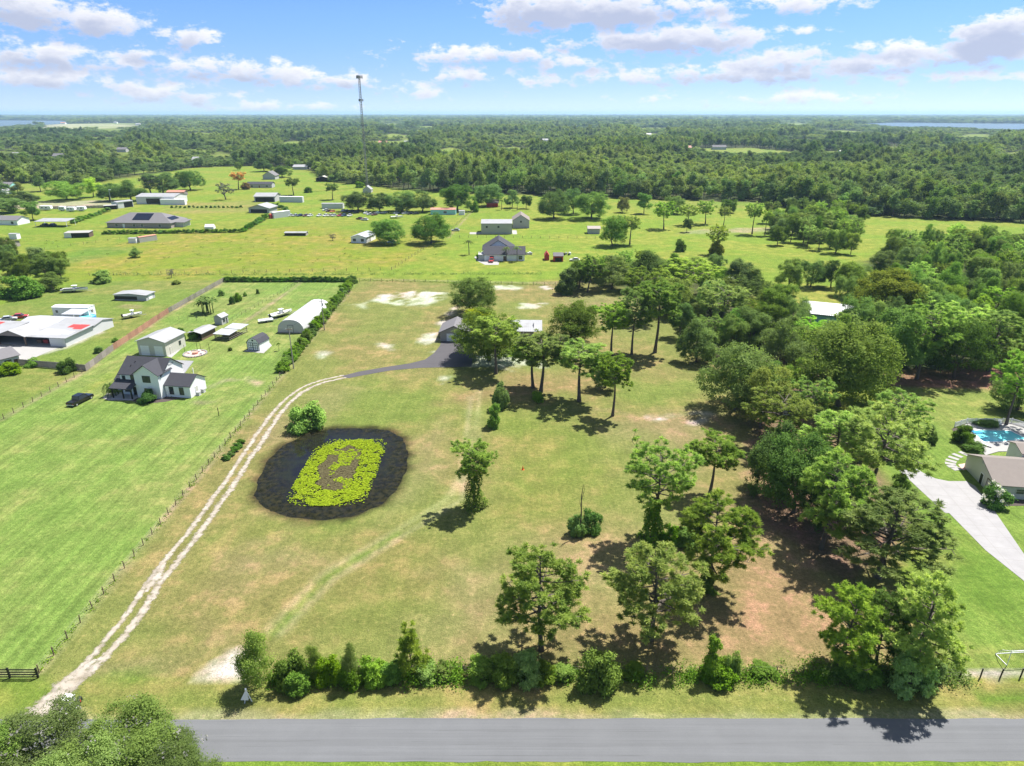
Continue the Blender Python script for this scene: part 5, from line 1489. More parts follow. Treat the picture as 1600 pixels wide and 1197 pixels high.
B_('pipe_culvert', 'short white storage tank lying in the hedge line', 'tank', (320, 358), (334, 358), 3, 1.2, 1.4, 'x', 'white', 'white', 0.05)
B_('mobile_home', 'long grey-blue mobile home beside the rust-coloured tree', 'mobile home', (386, 293.5), (425, 293.5), 9, 3.4, 1.6, 'x', 'grey_wall', 'dark_shingle', 0.4, yaw=R(0), ops=[('F', 0.2, 0.8, 2.2, 1.4, 'window'), ('F', 0.5, 0.1, 1.5, 2.3, 'door', 'white', 'wood_brown'), ('F', 0.8, 0.8, 2.2, 1.4, 'window')])
B_('porch_house', 'grey steep-roofed house with a white front porch roof', 'house', (411, 280.5), (430, 280.5), 14, 4.0, 4.0, 'y', 'grey_wall', 'grey_shingle', 0.6)
B_('white_barn', 'white-roofed open barn behind the white-roofed house', 'barn', (398, 315.5), (430, 315.5), 15, 4.2, 2.0, 'x', 'grey_wall', 'white_roof', 0.6, ops=[('F', 0.3, 0.1, 8, 3.4, 'opening'), ('F', 0.7, 0.1, 8, 3.4, 'opening')])
B_('roofed_house', 'white-roofed house with a deep front porch facing the pasture', 'house', (389, 332.5), (421, 333), 13, 3.4, 2.2, 'y', 'grey_wall', 'white_roof', 0.8, ops=[('F', 0.5, 0.1, 12, 2.4, 'opening')])
B_('semi_trailer', 'white semi-trailer parked behind the white-roofed barn', 'trailer', (437, 316), (473, 316.5), 3.0, 4.2, 0.05, 'x', 'white_metal', 'white', 0.02)
B_('semi_trailer', 'white semi-trailer with a red cab end in front of the porch house', 'trailer', (424, 341), (429, 341), 13, 3.8, 0.05, 'y', 'white_metal', 'white', 0.02, yaw=R(-38), width=3.0)
B_('truck_cab', 'red truck cab at the near end of the angled semi-trailer', 'truck', (420, 341.5), (424, 341.5), 3.0, 2.6, 0.3, 'y', 'red', 'red', 0.02, yaw=R(-38), ops=[('F', 0.5, 1.3, 1.8, 0.8, 'window', 'black')])
B_('long_trailer', 'pale blue-white trailer left of the oak row by the parked cars', 'trailer', (503, 326), (536, 326), 5, 3.4, 0.3, 'x', 'white_metal', 'white_roof', 0.1)
B_('hay_barn', 'open-sided barn with tan sloping roof at the forest edge', 'barn', (494, 284), (515, 284), 12, 3.4, 2.0, 'y', 'wood_brown', 'cream', 0.8, open_front=True)
B_('red_barn', 'grey-roofed barn tucked against the tall pines, beside a pale house', 'barn', (485, 262), (501, 262), 14, 4.2, 3.0, 'x', 'wood_brown', 'grey_shingle', 0.6)
B_('pale_house', 'pale-roofed low house left of the barn by the tall pines', 'house', (458, 265), (480, 265), 14, 3.2, 2.2, 'x', 'grey_wall', 'white_roof', 0.6)
B_('tower_hut', 'rounded white equipment hut at the foot of the cell tower', 'hut', (567, 301), (580, 301), 8, 2.6, 3.0, 'y', 'grey_wall', 'white_roof', 0.3)
B_('cabin', 'small white cabin with metal roof left of the twin oaks', 'cabin', (549, 379.5), (573, 380), 14, 3.1, 1.3, 'y', 'white', 'silver_roof', 0.4, ops=[('F', 0.22, 1.0, 1.5, 1.2, 'window', 'black'), ('F', 0.75, 1.0, 1.5, 1.2, 'window', 'black'), ('R', 0.4, 0.2, 1.2, 2.0, 'door', 'white', 'wood_brown')], yaw=R(-10))
B_('turquoise_trailer', 'turquoise mobile home with rusty roof behind the right twin oak', 'mobile home', (673, 335.5), (712, 335.5), 7, 3.3, 0.9, 'x', 'turquoise', 'rust_roof', 0.2, ops=[('F', 0.58, 1.0, 2.2, 1.3, 'window')])
B_('pump_shed', 'tiny white shed right of the turquoise mobile home', 'shed', (717, 336), (726, 336), 3, 2.6, 0.4, 'x', 'white', 'white_roof', 0.1)
B_('warehouse', 'tan metal warehouse with a bright white roof', 'warehouse', (752, 366), (800, 366), 14, 6.0, 1.4, 'x', 'tan', 'white_roof', 0.15, yaw=R(0), ops=[('F', 0.18, 3.7, 0.9, 0.9, 'window', 'black'), ('F', 0.56, 3.7, 0.9, 0.9, 'window', 'black')])
B_('gable_barn', 'pale grey gabled barn with brown roof beside the white-roofed warehouse', 'barn', (801, 356.5), (827, 356.5), 16, 4.6, 3.2, 'y', 'grey_wall', 'brown_shingle', 0.4, ops=[('F', 0.5, 3.4, 0.8, 0.9, 'window', 'black')])
def dark_house():
    g = P(757, 408)
    b = thing('dark_roof_house', 'white house with large charcoal roof and palms in front', 'house', g, R(1))
    walls(b, 19, 10, 3.2, 2.6, 'x', M['white'])
    roof(b, 19, 10, 3.2, 2.8, 'x', M['dark_shingle'], 0.5)
    walls(b, 15, 14, 3.4, 4.4, 'y', M['white'], x0=-0.8, y0=10.05)
    roof(b, 15, 14, 3.4, 4.6, 'y', M['dark_shingle'], 0.6, x0=-0.8, y0=10.05, name='rear_roof')
    for u in (3.5, 17):
        opening(b, 'F', u, 0.7, 1.8, 1.7, 19, 10, 'window', 'white')
    opening(b, 'F', 9.5, 0.1, 1.2, 2.2, 19, 10, 'door', 'white', 'wood_brown')
    link('wing', MB().box(-2.9, -0.05, 0.6, 8, 0, 3.0).mesh('wing', M['grey_wall']), b)
dark_house()
sheet('concrete_path', PP([(741, 402), (746, 398), (752, 408), (768, 409), (780, 409), (779, 414), (758, 414), (746, 408)]), M['concrete'], 0.03)
sheet('concrete_pad', PP([(734, 366), (752, 366), (752, 363), (734, 363)]), M['concrete'], 0.03)
sheet('concrete_pad', PP([(801, 366), (808, 366), (807, 360), (800, 360)]), M['concrete'], 0.03)
B_('round_shed', 'small red arched shed, left of the two in the pasture', 'shed', (851, 407), (858, 407), 5, 2.2, 1.6, 'y', 'red', 'red', 0.1)
B_('red_shed', 'larger red shed with a grey roof, right of the arched one', 'shed', (865, 409), (880, 409), 5, 2.6, 1.2, 'x', 'red', 'grey_shingle', 0.2, ops=[('F', 0.5, 0.1, 3.2, 1.9, 'opening', 'white')])
B_('pasture_hut', 'low dark grey hut left of the dark oak in the pasture', 'hut', (919, 365.5), (937, 365.5), 6, 3.0, 1.0, 'x', 'grey_wall', 'wood_grey', 0.5)
B_('field_shelter', 'low white-roofed field shelter among weeds', 'shelter', (445, 368.5), (478, 368.5), 4.5, 1.6, 0.3, 'x', 'wood_grey', 'white_roof', 0.3, ops=[('F', 0.5, 0.1, 12, 1.1, 'opening')])
B_('red_porch_house', 'brown-roofed house with a red porch among palms by the forest', 'house', (760, 323.5), (778, 323.5), 9, 3.2, 1.6, 'x', 'red', 'brown_shingle', 0.8)
B_('blue_house', 'blue-grey house at the left edge near the road', 'house', (-15, 297), (16, 297), 12, 4.0, 2.4, 'x', 'turquoise', 'grey_shingle', 0.4)
B_('pale_shed', 'white shed just in front of the blue-grey house at the left edge', 'shed', (-8, 304), (10, 304), 8, 3.0, 1.4, 'y', 'white', 'white_roof', 0.4)
# white and grey houses far off between the trees
FARH = [(22, 247, 'white', 'white_roof', 12), (90, 249, 'tan', 'grey_shingle', 14), (108, 249, 'white', 'white_roof', 9), (160, 246, 'white', 'white_roof', 8), (190, 238, 'grey_wall', 'grey_shingle', 16), (305, 255, 'white', 'white_roof', 8),
        (370, 228, 'white', 'grey_shingle', 20), (215, 196, 'white', 'white_roof', 26), (98, 194, 'white', 'rust_roof', 30), (135, 192, 'cream', 'rust_roof', 30), (180, 193, 'white', 'white_roof', 22),
        (598, 226, 'cream', 'rust_roof', 18), (642, 226, 'white', 'white_roof', 30), (852, 222.5, 'white', 'white_roof', 14), (988, 212, 'white', 'white_roof', 16), (1014, 213, 'white', 'white_roof', 14), (1070, 235, 'cream', 'rust_roof', 24),
        (1048, 236, 'grey_wall', 'silver_roof', 20), (1124, 234, 'grey_wall', 'grey_shingle', 26), (1227, 212, 'white', 'white_roof', 26), (1321, 243, 'turquoise', 'white_roof', 18), (1366, 244, 'white', 'white_roof', 10), (1420, 209, 'white', 'silver_roof', 22),
        (700, 200, 'white', 'grey_shingle', 40), (745, 199, 'white', 'white_roof', 34), (620, 187, 'white', 'white_roof', 70), (290, 200, 'white', 'white_roof', 60)]
FARH_LABEL = ['white house at the far left', 'tan house with grey roof', 'small white house right of the tan one', 'white shed-like house', 'wide grey house', 'small white house by the pasture road', 'white house with grey roof', 'large white lakeside building, right-hand one', 'red-roofed white lakeside house', 'cream lakeside house with red roof', 'white lakeside house between two others',
              'cream house with orange roof just right of the tower', 'broad white house right of the tower', 'lone white house in mid forest', 'white house, left of a pair', 'white house, right of a pair', 'orange-roofed cream house by the clearing', 'silver-roofed house left of the orange roof', 'big grey house in the clearing', 'white house above the clearing', 'turquoise house with white roof', 'small white house right of the turquoise one', 'silver-roofed house below the right lake',
              'far wide house with grey roof', 'far wide house with white roof', 'long white building below the horizon', 'long white building left of the tower']
for (x, y, wm, rm, w), lb in zip(FARH, FARH_LABEL):
    g = P(x, y)
    s = max(1.0, mpp(g) / 1.6)
    b = thing('far_house', lb + ' among the far trees', 'house', (g[0] - w / 2, g[1]), 0, 'houses among the far trees')
    walls(b, w, 11 * s ** 0.5, 5.0 * s ** 0.4, 3.0, 'x', M[wm])
    roof(b, w, 11 * s ** 0.5, 5.0 * s ** 0.4, 3.2 * s ** 0.4, 'x', M[rm], 0.6)
FARH_POS = [P(x, y) for x, y, *_ in FARH]

# ================================================================== TREES AND SHRUBS one can tell apart
def T(kind, var, bx, by, top, w, label, color=(1, 1, 1), name=None, cat=None, **kw):
    nm, ct = {'pine': ('pine_tree', 'pine tree'), 'oak': ('oak_tree', 'oak tree'), 'dome': ('oak_tree', 'oak tree'), 'near': ('oak_tree', 'oak tree'), 'young': ('pine_sapling', 'pine tree'), 'shrub': ('shrub', 'shrub'), 'dark': ('shrub', 'shrub'), 'upright': ('upright_shrub', 'shrub'), 'willowy': ('willowy_tree', 'tree'),
              'bare': ('bare_tree', 'tree'), 'palm': ('palm_tree', 'palm tree'), 'low': ('low_palm', 'palm'), 'banana': ('banana_plant', 'banana plant')}[kind.split('_')[0]]
    return plant_px(kind, var, bx, by, top, w, label, name or nm, cat or ct, color=color, **kw)
YG = (1.15, 1.12, 0.78)
# pines on the long lot
T('pine', 0, 846, 1016, 856, 150, 'big pine with bright needles near the front hedge, left of its neighbours', YG, rz=0.4)
T('pine', 1, 1016, 1000, 845, 156, 'broad low-boughed pine between two others near the road', (1.1, 1.08, 0.9), rz=2.0)
T('pine', 2, 1103, 922, 772, 140, 'spreading pine with an ivy-wrapped lower trunk on rusty litter', (1.05, 1.05, 0.9), rz=1.0, ivy=(3.5, 0.9), tilt=(0, 0.05))
T('pine_open', 0, 1018, 842, 684, 128, 'tall pine with leafy trunk and shadow over the bare ground', (0.85, 0.98, 0.9), rz=0.2, ivy=(7.5, 1.3))
T('pine_tall', 0, 1108, 775, 680, 82, 'thin open pine with crooked stem above the bright bushes', (0.9, 0.95, 0.9), rz=3.3)
T('pine_tall', 1, 742, 792, 686, 68, 'lone pine with ivy-covered trunk in the open grass', (0.95, 1.05, 0.95), rz=0.0, ivy=(7.5, 1.5))
T('pine_tall', 2, 957, 650, 552, 64, 'slim pine standing furthest out on the open field', (1.1, 1.1, 0.9), rz=2.2)
T('pine_tall', 1, 905, 627, 530, 86, 'flat-topped pine right of the two twin trunks', (1.0, 1.05, 0.9), rz=1.5)
T('pine_tall', 0, 833, 606, 528, 78, 'left pine of the twin-trunk pair before the house', (0.95, 1.0, 0.9), rz=0.7)
T('pine_tall', 2, 845, 613, 520, 84, 'right pine of the twin-trunk pair, with bush at its foot', (0.98, 1.02, 0.9), rz=2.9)
T('pine_tall', 0, 775, 584, 494, 78, 'pine standing alone at the edge of the dark asphalt drive', (1.0, 1.06, 0.85), rz=1.9)
T('pine_tall', 1, 955, 556, 470, 60, 'leftmost of three thin pines at the field\'s far right', (0.95, 1.0, 0.9), rz=0.4)
T('pine_open', 1, 987, 554, 448, 72, 'middle of three thin pines at the field\'s far right', (0.9, 1.0, 0.85), rz=1.4)
T('pine_tall', 2, 1023, 551, 436, 74, 'rightmost of three thin pines, with a bare leaning trunk', (0.95, 1.0, 0.85), rz=2.4)
T('pine_open', 0, 1000, 500, 412, 80, 'broad pine behind the three thin pines', (1.0, 1.05, 0.8), rz=0.4)
T('pine_open', 1, 918, 457, 398, 52, 'leaning pine by the dark round bush at the back fence', (0.9, 0.98, 0.9), rz=0.9, tilt=(0.0, 0.22))
T('young_pine', 0, 643, 1054, 970, 62, 'young bushy pine rising out of the front hedge', (1.15, 1.12, 0.8), rz=0.4)
# oaks by the house
T('dome_oak', 0, 738, 490, 431, 78, 'round dark oak standing behind the garage', (1.0, 1.05, 0.9))
T('dome_oak', 1, 764, 564, 480, 108, 'wide oak over the garage with a yellow-flowered top', (1.05, 1.1, 0.9))
T('dome_oak', 0, 893, 538, 470, 88, 'dark brownish oak right of the white porch roof', (0.85, 0.85, 0.75))
T('oak_low', 0, 946, 606, 556, 52, 'small dark oak behind the slim field pine', (0.8, 0.95, 0.9))
g = P(752, 553); e = plant('shrub', 1, (g[0] - 1.5, g[1] + 2.5), 4.6, 8.5, 'golden flowering vine crowning the oak over the garage', 'flowering_vine', 'vine', color=(1.9, 1.2, 0.45)); e.location.z = 8.4
# bushes on the field
T('shrub', 0, 480, 668, 627, 64, 'rounded glossy bright bush beside the sandy track', (1.5, 1.5, 1.0))
T('dark_shrub', 0, 772, 667, 629, 24, 'near one of two dark cedars on the open field', (0.8, 1.0, 0.8), name='cedar')
T('dark_shrub', 1, 783, 638, 594, 27, 'far one of two dark cedars on the open field', (0.8, 1.0, 0.8), name='cedar')
T('dark_shrub', 0, 840, 627, 610, 22, 'little green bush at the foot of the twin pines', (1.2, 1.4, 0.8))
T('dark_shrub', 1, 901, 836, 802, 30, 'darker low bush beside the dead snag', (0.9, 1.1, 0.8))
T('shrub', 2, 924, 830, 790, 34, 'brighter round bush just right of the dead snag', (0.75, 0.95, 0.9))
for k, (x, y, tp, w, lb) in enumerate([(1050, 846, 817, 36, 'left bright bush between the pines, tinged orange'), (1072, 850, 822, 44, 'middle bright bush between the pines'), (1100, 850, 830, 36, 'right bright bush between the pines')]):
    T('shrub', k, x, y, tp, w, lb, (1.0, 0.95, 0.8))
# front hedge along the road
T('willowy', 0, 407, 1072, 985, 66, 'feathery tall shrub at the hedge end beside the white shells', (1.35, 1.3, 0.9))
HEDGE = [('shrub', 455, 1066, 1018, 50), ('shrub', 465, 1080, 1050, 40), ('willowy', 494, 1060, 1006, 34), ('shrub', 515, 1064, 1022, 44), ('willowy', 551, 1068, 1002, 34), ('shrub', 548, 1070, 1032, 40), ('shrub', 583, 1064, 1028, 48), ('shrub', 610, 1062, 1036, 40),
         ('shrub', 668, 1058, 1034, 44), ('shrub', 692, 1055, 1036, 34), ('dark_shrub', 752, 1058, 1028, 50), ('dark_shrub', 785, 1058, 1020, 60), ('dark_shrub', 822, 1060, 1022, 56), ('dark_shrub', 850, 1060, 1038, 44), ('dark_shrub', 880, 1058, 1040, 40), ('shrub', 935, 1072, 1012, 70),
         ('dark_shrub', 990, 1054, 1038, 40), ('upright_shrub', 1110, 1060, 990, 36), ('shrub', 1140, 1058, 1016, 36), ('shrub', 1120, 1062, 1034, 60), ('dark_shrub', 1190, 1052, 1040, 46)]
for k, (kd, x, y, tp, w) in enumerate(HEDGE):
    dk = kd.startswith('dark')
    T(kd, k, x, y, tp, w, f"{'dark' if dk else 'bright'} green {'upright ' if kd.startswith('up') else ''}shrub, {nth(k)} from the hedge's end by the white shells", (1.15, 1.25, 0.8) if dk else ((1.0, 1.0, 0.8) if k % 3 else (1.15, 1.0, 0.7)), group='shrubs in the front hedge')
# clump of pines at the lower right
T('pine_low', 0, 1308, 1048, 912, 112, 'bright dense pine leading the roadside clump', (1.0, 1.12, 0.8), rz=0.3)
T('pine', 1, 1420, 1062, 893, 132, 'tall bare-limbed pine at the roadside clump\'s lawn edge', (0.98, 0.98, 0.8), rz=3.0)
T('pine_low', 1, 1368, 1040, 930, 90, 'dark low pine squeezed inside the roadside clump', (0.75, 0.85, 0.8), rz=2.0)
T('dark_shrub', 0, 1418, 1074, 1008, 66, 'pale green bush under the roadside pine clump', (1.6, 1.6, 1.2))
T('dark_shrub', 1, 1340, 1062, 1025, 70, 'dark undergrowth bush at the left foot of the roadside clump', (0.9, 1.1, 0.8))
T('dark_shrub', 0, 1455, 1060, 1030, 44, 'low bush where the black fence meets the roadside clump', (1.1, 1.3, 0.8))
T('pine', 0, 1371, 902, 768, 166, 'wide yellowish pine beside the concrete drive\'s lawn', (1.04, 1.02, 0.8), rz=4.0)
T('pine', 2, 1283, 858, 702, 130, 'tall pine with a straight pale trunk at the field edge', (0.95, 1.05, 0.85), rz=0.9)
T('pine_open', 0, 1352, 772, 625, 150, 'leaning pine with a thick dark trunk on the neighbour\'s lawn', (1.05, 1.05, 0.85), rz=5.0, tilt=(0.0, 0.16))
T('pine_open', 1, 1395, 700, 612, 92, 'pine with an open crown, topping the neighbour\'s lawn edge', (1.0, 1.08, 0.85), rz=2.2)
T('pine', 1, 1298, 740, 640, 118, 'dense pine before the brown-roofed house', (1.08, 1.12, 0.8), rz=1.8)
T('pine_open', 0, 1215, 704, 608, 112, 'pine screening the brown-roofed house', (1.1, 1.12, 0.8), rz=2.6)
T('pine', 2, 1335, 718, 636, 90, 'pine right of the brown-roofed house\'s pine screen', (1.05, 1.1, 0.8), rz=3.6)
T('pine_open', 1, 1572, 664, 548, 84, 'pine at the right edge over the shaded lawn', (0.85, 1.05, 0.9), rz=0.8)
# the belt between the lots: hand-placed larger trees
BELT = [('oak', 3, 1240, 800, 672, 120, 'very dark oak at the field\'s right edge below the pines', (0.62, 0.80, 0.8)), ('oak_low', 1, 1205, 770, 655, 90, 'dark shrubby oak left of the very dark one', (0.72, 0.9, 0.8)), ('oak_low', 0, 1290, 830, 720, 90, 'dark oak tucked behind the pale-trunked pine', (0.6, 0.78, 0.8)),
        ('oak_tall', 0, 1188, 668, 568, 78, 'yellow-green slender tree at the belt\'s front', (1.95, 1.8, 0.7)), ('dome_oak', 1, 1150, 640, 528, 132, 'huge rounded oak facing the open field', (0.95, 1.05, 0.95)), ('dome_oak', 0, 1310, 634, 498, 158, 'largest spreading oak with dark shade beneath, mid belt', (1.0, 1.05, 0.9)),
        ('oak_low', 1, 1088, 565, 497, 66, 'rounded oak behind the huge field-side oak', (1.0, 1.15, 1.0)), ('oak_tall', 1, 1062, 528, 470, 42, 'dark slim oak by the three thin pines', (0.75, 0.95, 0.85)), ('oak_tall', 2, 1376, 505, 420, 100, 'golden-topped tree in the middle of the woods', (1.55, 1.3, 0.5)),
        ('oak', 2, 1225, 575, 492, 92, 'mossy green oak in front of the metal-roofed house', (1.15, 1.15, 0.9)), ('oak', 3, 1290, 560, 500, 80, 'oak at the near corner of the metal-roofed house', (1.1, 1.15, 0.9)), ('oak_tall', 0, 1390, 592, 480, 96, 'dense tall oak over the red litter bank', (0.9, 1.02, 0.95)),
        ('pine_open', 1, 1432, 592, 468, 96, 'pine with a pale straight trunk over the red litter', (0.9, 1.08, 0.95)), ('oak', 0, 1490, 590, 490, 100, 'shaded round oak right of the pale-trunked pine over litter', (0.75, 0.95, 0.9)), ('pine_open', 0, 1480, 560, 470, 100, 'pine with forked white limbs above the litter bank', (1.1, 1.15, 0.95)),
        ('pine', 2, 1545, 580, 480, 110, 'pale pine at the right edge above the litter', (1.1, 1.15, 0.95)), ('oak_low', 0, 1590, 640, 590, 90, 'grey-green low oak at the right edge in shade', (1.0, 1.05, 1.2)), ('oak', 2, 1442, 500, 432, 74, 'dark oak right of the golden tree', (0.75, 0.95, 0.9)),
        ('oak_tall', 1, 1152, 462, 402, 44, 'tall spiky dark tree near the hidden cabin', (0.75, 0.85, 0.9)), ('oak_low', 1, 1170, 470, 418, 60, 'broad dark cedar-like tree by the blue shed', (0.8, 0.9, 0.85)), ('oak_tall', 2, 1230, 460, 402, 44, 'grey-green tree left of the dark oak pair', (1.1, 1.1, 1.0)),
        ('oak', 1, 1266, 449, 402, 44, 'left oak of the dark pair beyond the metal roof', (0.6, 0.75, 0.8)), ('oak', 3, 1298, 449, 404, 42, 'right oak of the dark pair beyond the metal roof', (0.6, 0.75, 0.8)), ('oak_low', 0, 1205, 490, 440, 54, 'silvery bush-tree beside the metal roof\'s yard', (1.3, 1.3, 1.2)),
        ('dark_shrub', 0, 886, 458, 416, 40, 'dark round bush at the back fence', (0.85, 1.0, 1.0)), ('oak_tall', 0, 905, 450, 404, 44, 'slim tree right of the dark round bush', (1.0, 1.05, 0.8)), ('oak', 2, 955, 452, 396, 70, 'mossy oak at the start of the far tree belt', (1.0, 1.0, 0.9)), ('oak_low', 1, 1015, 456, 390, 84, 'rounded dark-topped oak beside the pasture', (0.85, 1.0, 0.85)),
        ('pine_open', 1, 1075, 468, 404, 96, 'wide pine hiding the white-roofed cabin', (1.0, 1.05, 0.85)), ('oak_low', 0, 1050, 490, 430, 80, 'low olive tree below the cabin\'s pine', (1.3, 1.15, 0.9)), ('pine_open', 0, 1130, 520, 440, 86, 'pine on the field-side belt above the rounded oak', (1.0, 1.08, 0.85)), ('oak_tall', 2, 1170, 550, 480, 70, 'tall oak between the belt pines', (1.0, 1.1, 0.9))]
for (kd, v, x, y, tp, w, lb, c) in BELT:
    T(kd, v, x, y, tp, w, lb, c)
T('dark_shrub', 1, 1447, 692, 660, 26, 'small round tree alone on the neighbour\'s lawn', (1.1, 1.25, 1.0))
T('shrub', 0, 1523, 705, 692, 34, 'clipped green bush at the pool terrace\'s near end', (0.8, 0.9, 0.8))
T('shrub', 1, 1505, 690, 664, 34, 'taller bush beside the pool, left of the water', (0.75, 0.85, 0.8))
T('shrub', 2, 1515, 700, 684, 20, 'white-flecked bush beside the pool terrace', (1.0, 1.0, 1.2))
T('dark_shrub', 0, 1542, 664, 656, 40, 'low hedge bush behind the white pool fence', (0.9, 1.1, 0.8))
T('dark_shrub', 1, 1404, 770, 738, 30, 'bush on the red mulch ring at the leaning pine', (0.9, 1.05, 0.8))
# crepe myrtle: leaves and white blossom
e = T('shrub', 2, 1553, 790, 752, 40, 'white-blossomed crepe myrtle before the cream bungalow', (0.6, 0.75, 0.7), name='crepe_myrtle', cat='tree')
v, f, t, lc, lr = leafy(777, 3.4, 4.2, 420, 0.16, n_lobe=14, base=0.1, per=14)
link('blossom', mesh_np('blossom', v * [1, 1, 1.04], [f], M['petal'], tint=t), e)
# random infill of the belt: individuals, named by their nearest landmark
LAND = [('the metal-roofed house', P(1285, 500)), ('the golden-topped tree', P(1376, 505)), ('the largest spreading oak', P(1310, 634)), ('the red litter bank', P(1440, 592)), ('the dark oak pair', P(1282, 449)), ('the hidden white-roofed cabin', P(1108, 450)), ('the three thin pines', P(990, 553)),
        ('the brown-roofed house', P(1235, 648)), ('the right-hand pasture', P(1450, 400)), ('the pool', P(1560, 690)), ('the left-edge thicket', P(30, 420))]
def fill(poly, n, kinds, hr, wr, colf, minsep, seed, avoid=()):
    rg = random.Random(seed)
    pts = np.array(poly); outp = []
    tries = 0
    while len(outp) < n and tries < n * 60:
        tries += 1
        x, y = rg.uniform(pts[:, 0].min(), pts[:, 0].max()), rg.uniform(pts[:, 1].min(), pts[:, 1].max())
        if sd_poly(pts, np.array([x]), np.array([y]))[0] > 0: continue
        w = rg.uniform(*wr)
        if any((x - a) ** 2 + (y - b) ** 2 < (minsep * (w / 2 + r)) ** 2 for a, b, r in PLACED): continue
        if any((x - a) ** 2 + (y - b) ** 2 < r * r for a, b, r in avoid): continue
        kd = rg.choice(kinds); PLACED.append((x, y, w / 2))
        outp.append((kd, rg.randrange(9), (x, y), rg.uniform(*hr), w, colf(rg)))
    return outp
av = [(*P(1290, 505), 17), (*P(1108, 450), 12), (*P(1235, 648), 8), (*P(1265, 480), 8)]
def rc(a, b):
    def f(rg):
        v = rg.uniform(a, b)
        return (v * rg.uniform(0.82, 1.02), v, v * rg.uniform(0.75, 1.0))
    return f
FILL = fill(PP([(1090, 545), (1180, 640), (1230, 780), (1290, 800), (1270, 690), (1250, 600), (1400, 600), (1600, 585), (1680, 560), (1640, 440), (1420, 410), (1320, 455), (1310, 500), (1180, 490), (1150, 465), (1060, 470)]), 84, ['oak', 'oak_tall', 'oak', 'pine_open', 'oak_low', 'pine'], (9, 15), (8, 13), rc(0.92, 1.35), 0.62, 5, av)
FILL += fill(PP([(1385, 418), (1640, 470), (1640, 392), (1490, 378), (1400, 385)]), 44, ['pine_open', 'oak', 'oak_tall', 'pine'], (9, 15), (8, 12), rc(0.92, 1.35), 0.62, 6, av)
FILL += fill(PP([(1212, 392), (1330, 400), (1350, 380), (1350, 345), (1250, 338), (1195, 345)]), 46, ['pine_open', 'oak', 'oak_tall', 'pine_tall'], (10, 15), (8, 12), rc(0.85, 1.2), 0.6, 7)
FILL += fill(PP([(-160, 470), (0, 470), (60, 462), (100, 448), (128, 440), (100, 425), (30, 408), (-160, 400)]), 34, ['oak', 'oak_low', 'oak_tall'], (7, 12), (8, 13), rc(0.7, 1.15), 0.6, 8)
FILL += fill(PP([(880, 452), (1060, 470), (1130, 460), (1130, 430), (1000, 425), (890, 436)]), 14, ['oak', 'oak_low', 'pine_open'], (8, 12), (8, 11), rc(0.8, 1.1), 0.6, 9)
cnt = {}
assigned = []
for (kd, v, g, h, w, c) in FILL:
    li = min(range(len(LAND)), key=lambda i: (LAND[i][1][0] - g[0]) ** 2 + (LAND[i][1][1] - g[1]) ** 2)
    assigned.append((li, 'pine' if kd.startswith('pine') else 'oak', math.dist(LAND[li][1], g), kd, v, g, h, w, c))
for (li, fam, dd, kd, v, g, h, w, c) in sorted(assigned, key=lambda a: (a[0], a[1], a[2])):
    k = cnt.get((li, fam), 0); cnt[(li, fam)] = k + 1
    look = {'pine': 'tufted pine', 'oak': 'leafy oak'}[fam]
    near = 'nearest' if k == 0 else f"{nth(k)}-nearest"
    PL = PLACED[:]
    plant(kd, v, g, h, w, f"{look} in the woods, {near} {fam} to {LAND[li][0]}", 'pine_tree' if fam == 'pine' else 'oak_tree', 'pine tree' if fam == 'pine' else 'oak tree', group='trees in the woods between the lots', color=c)

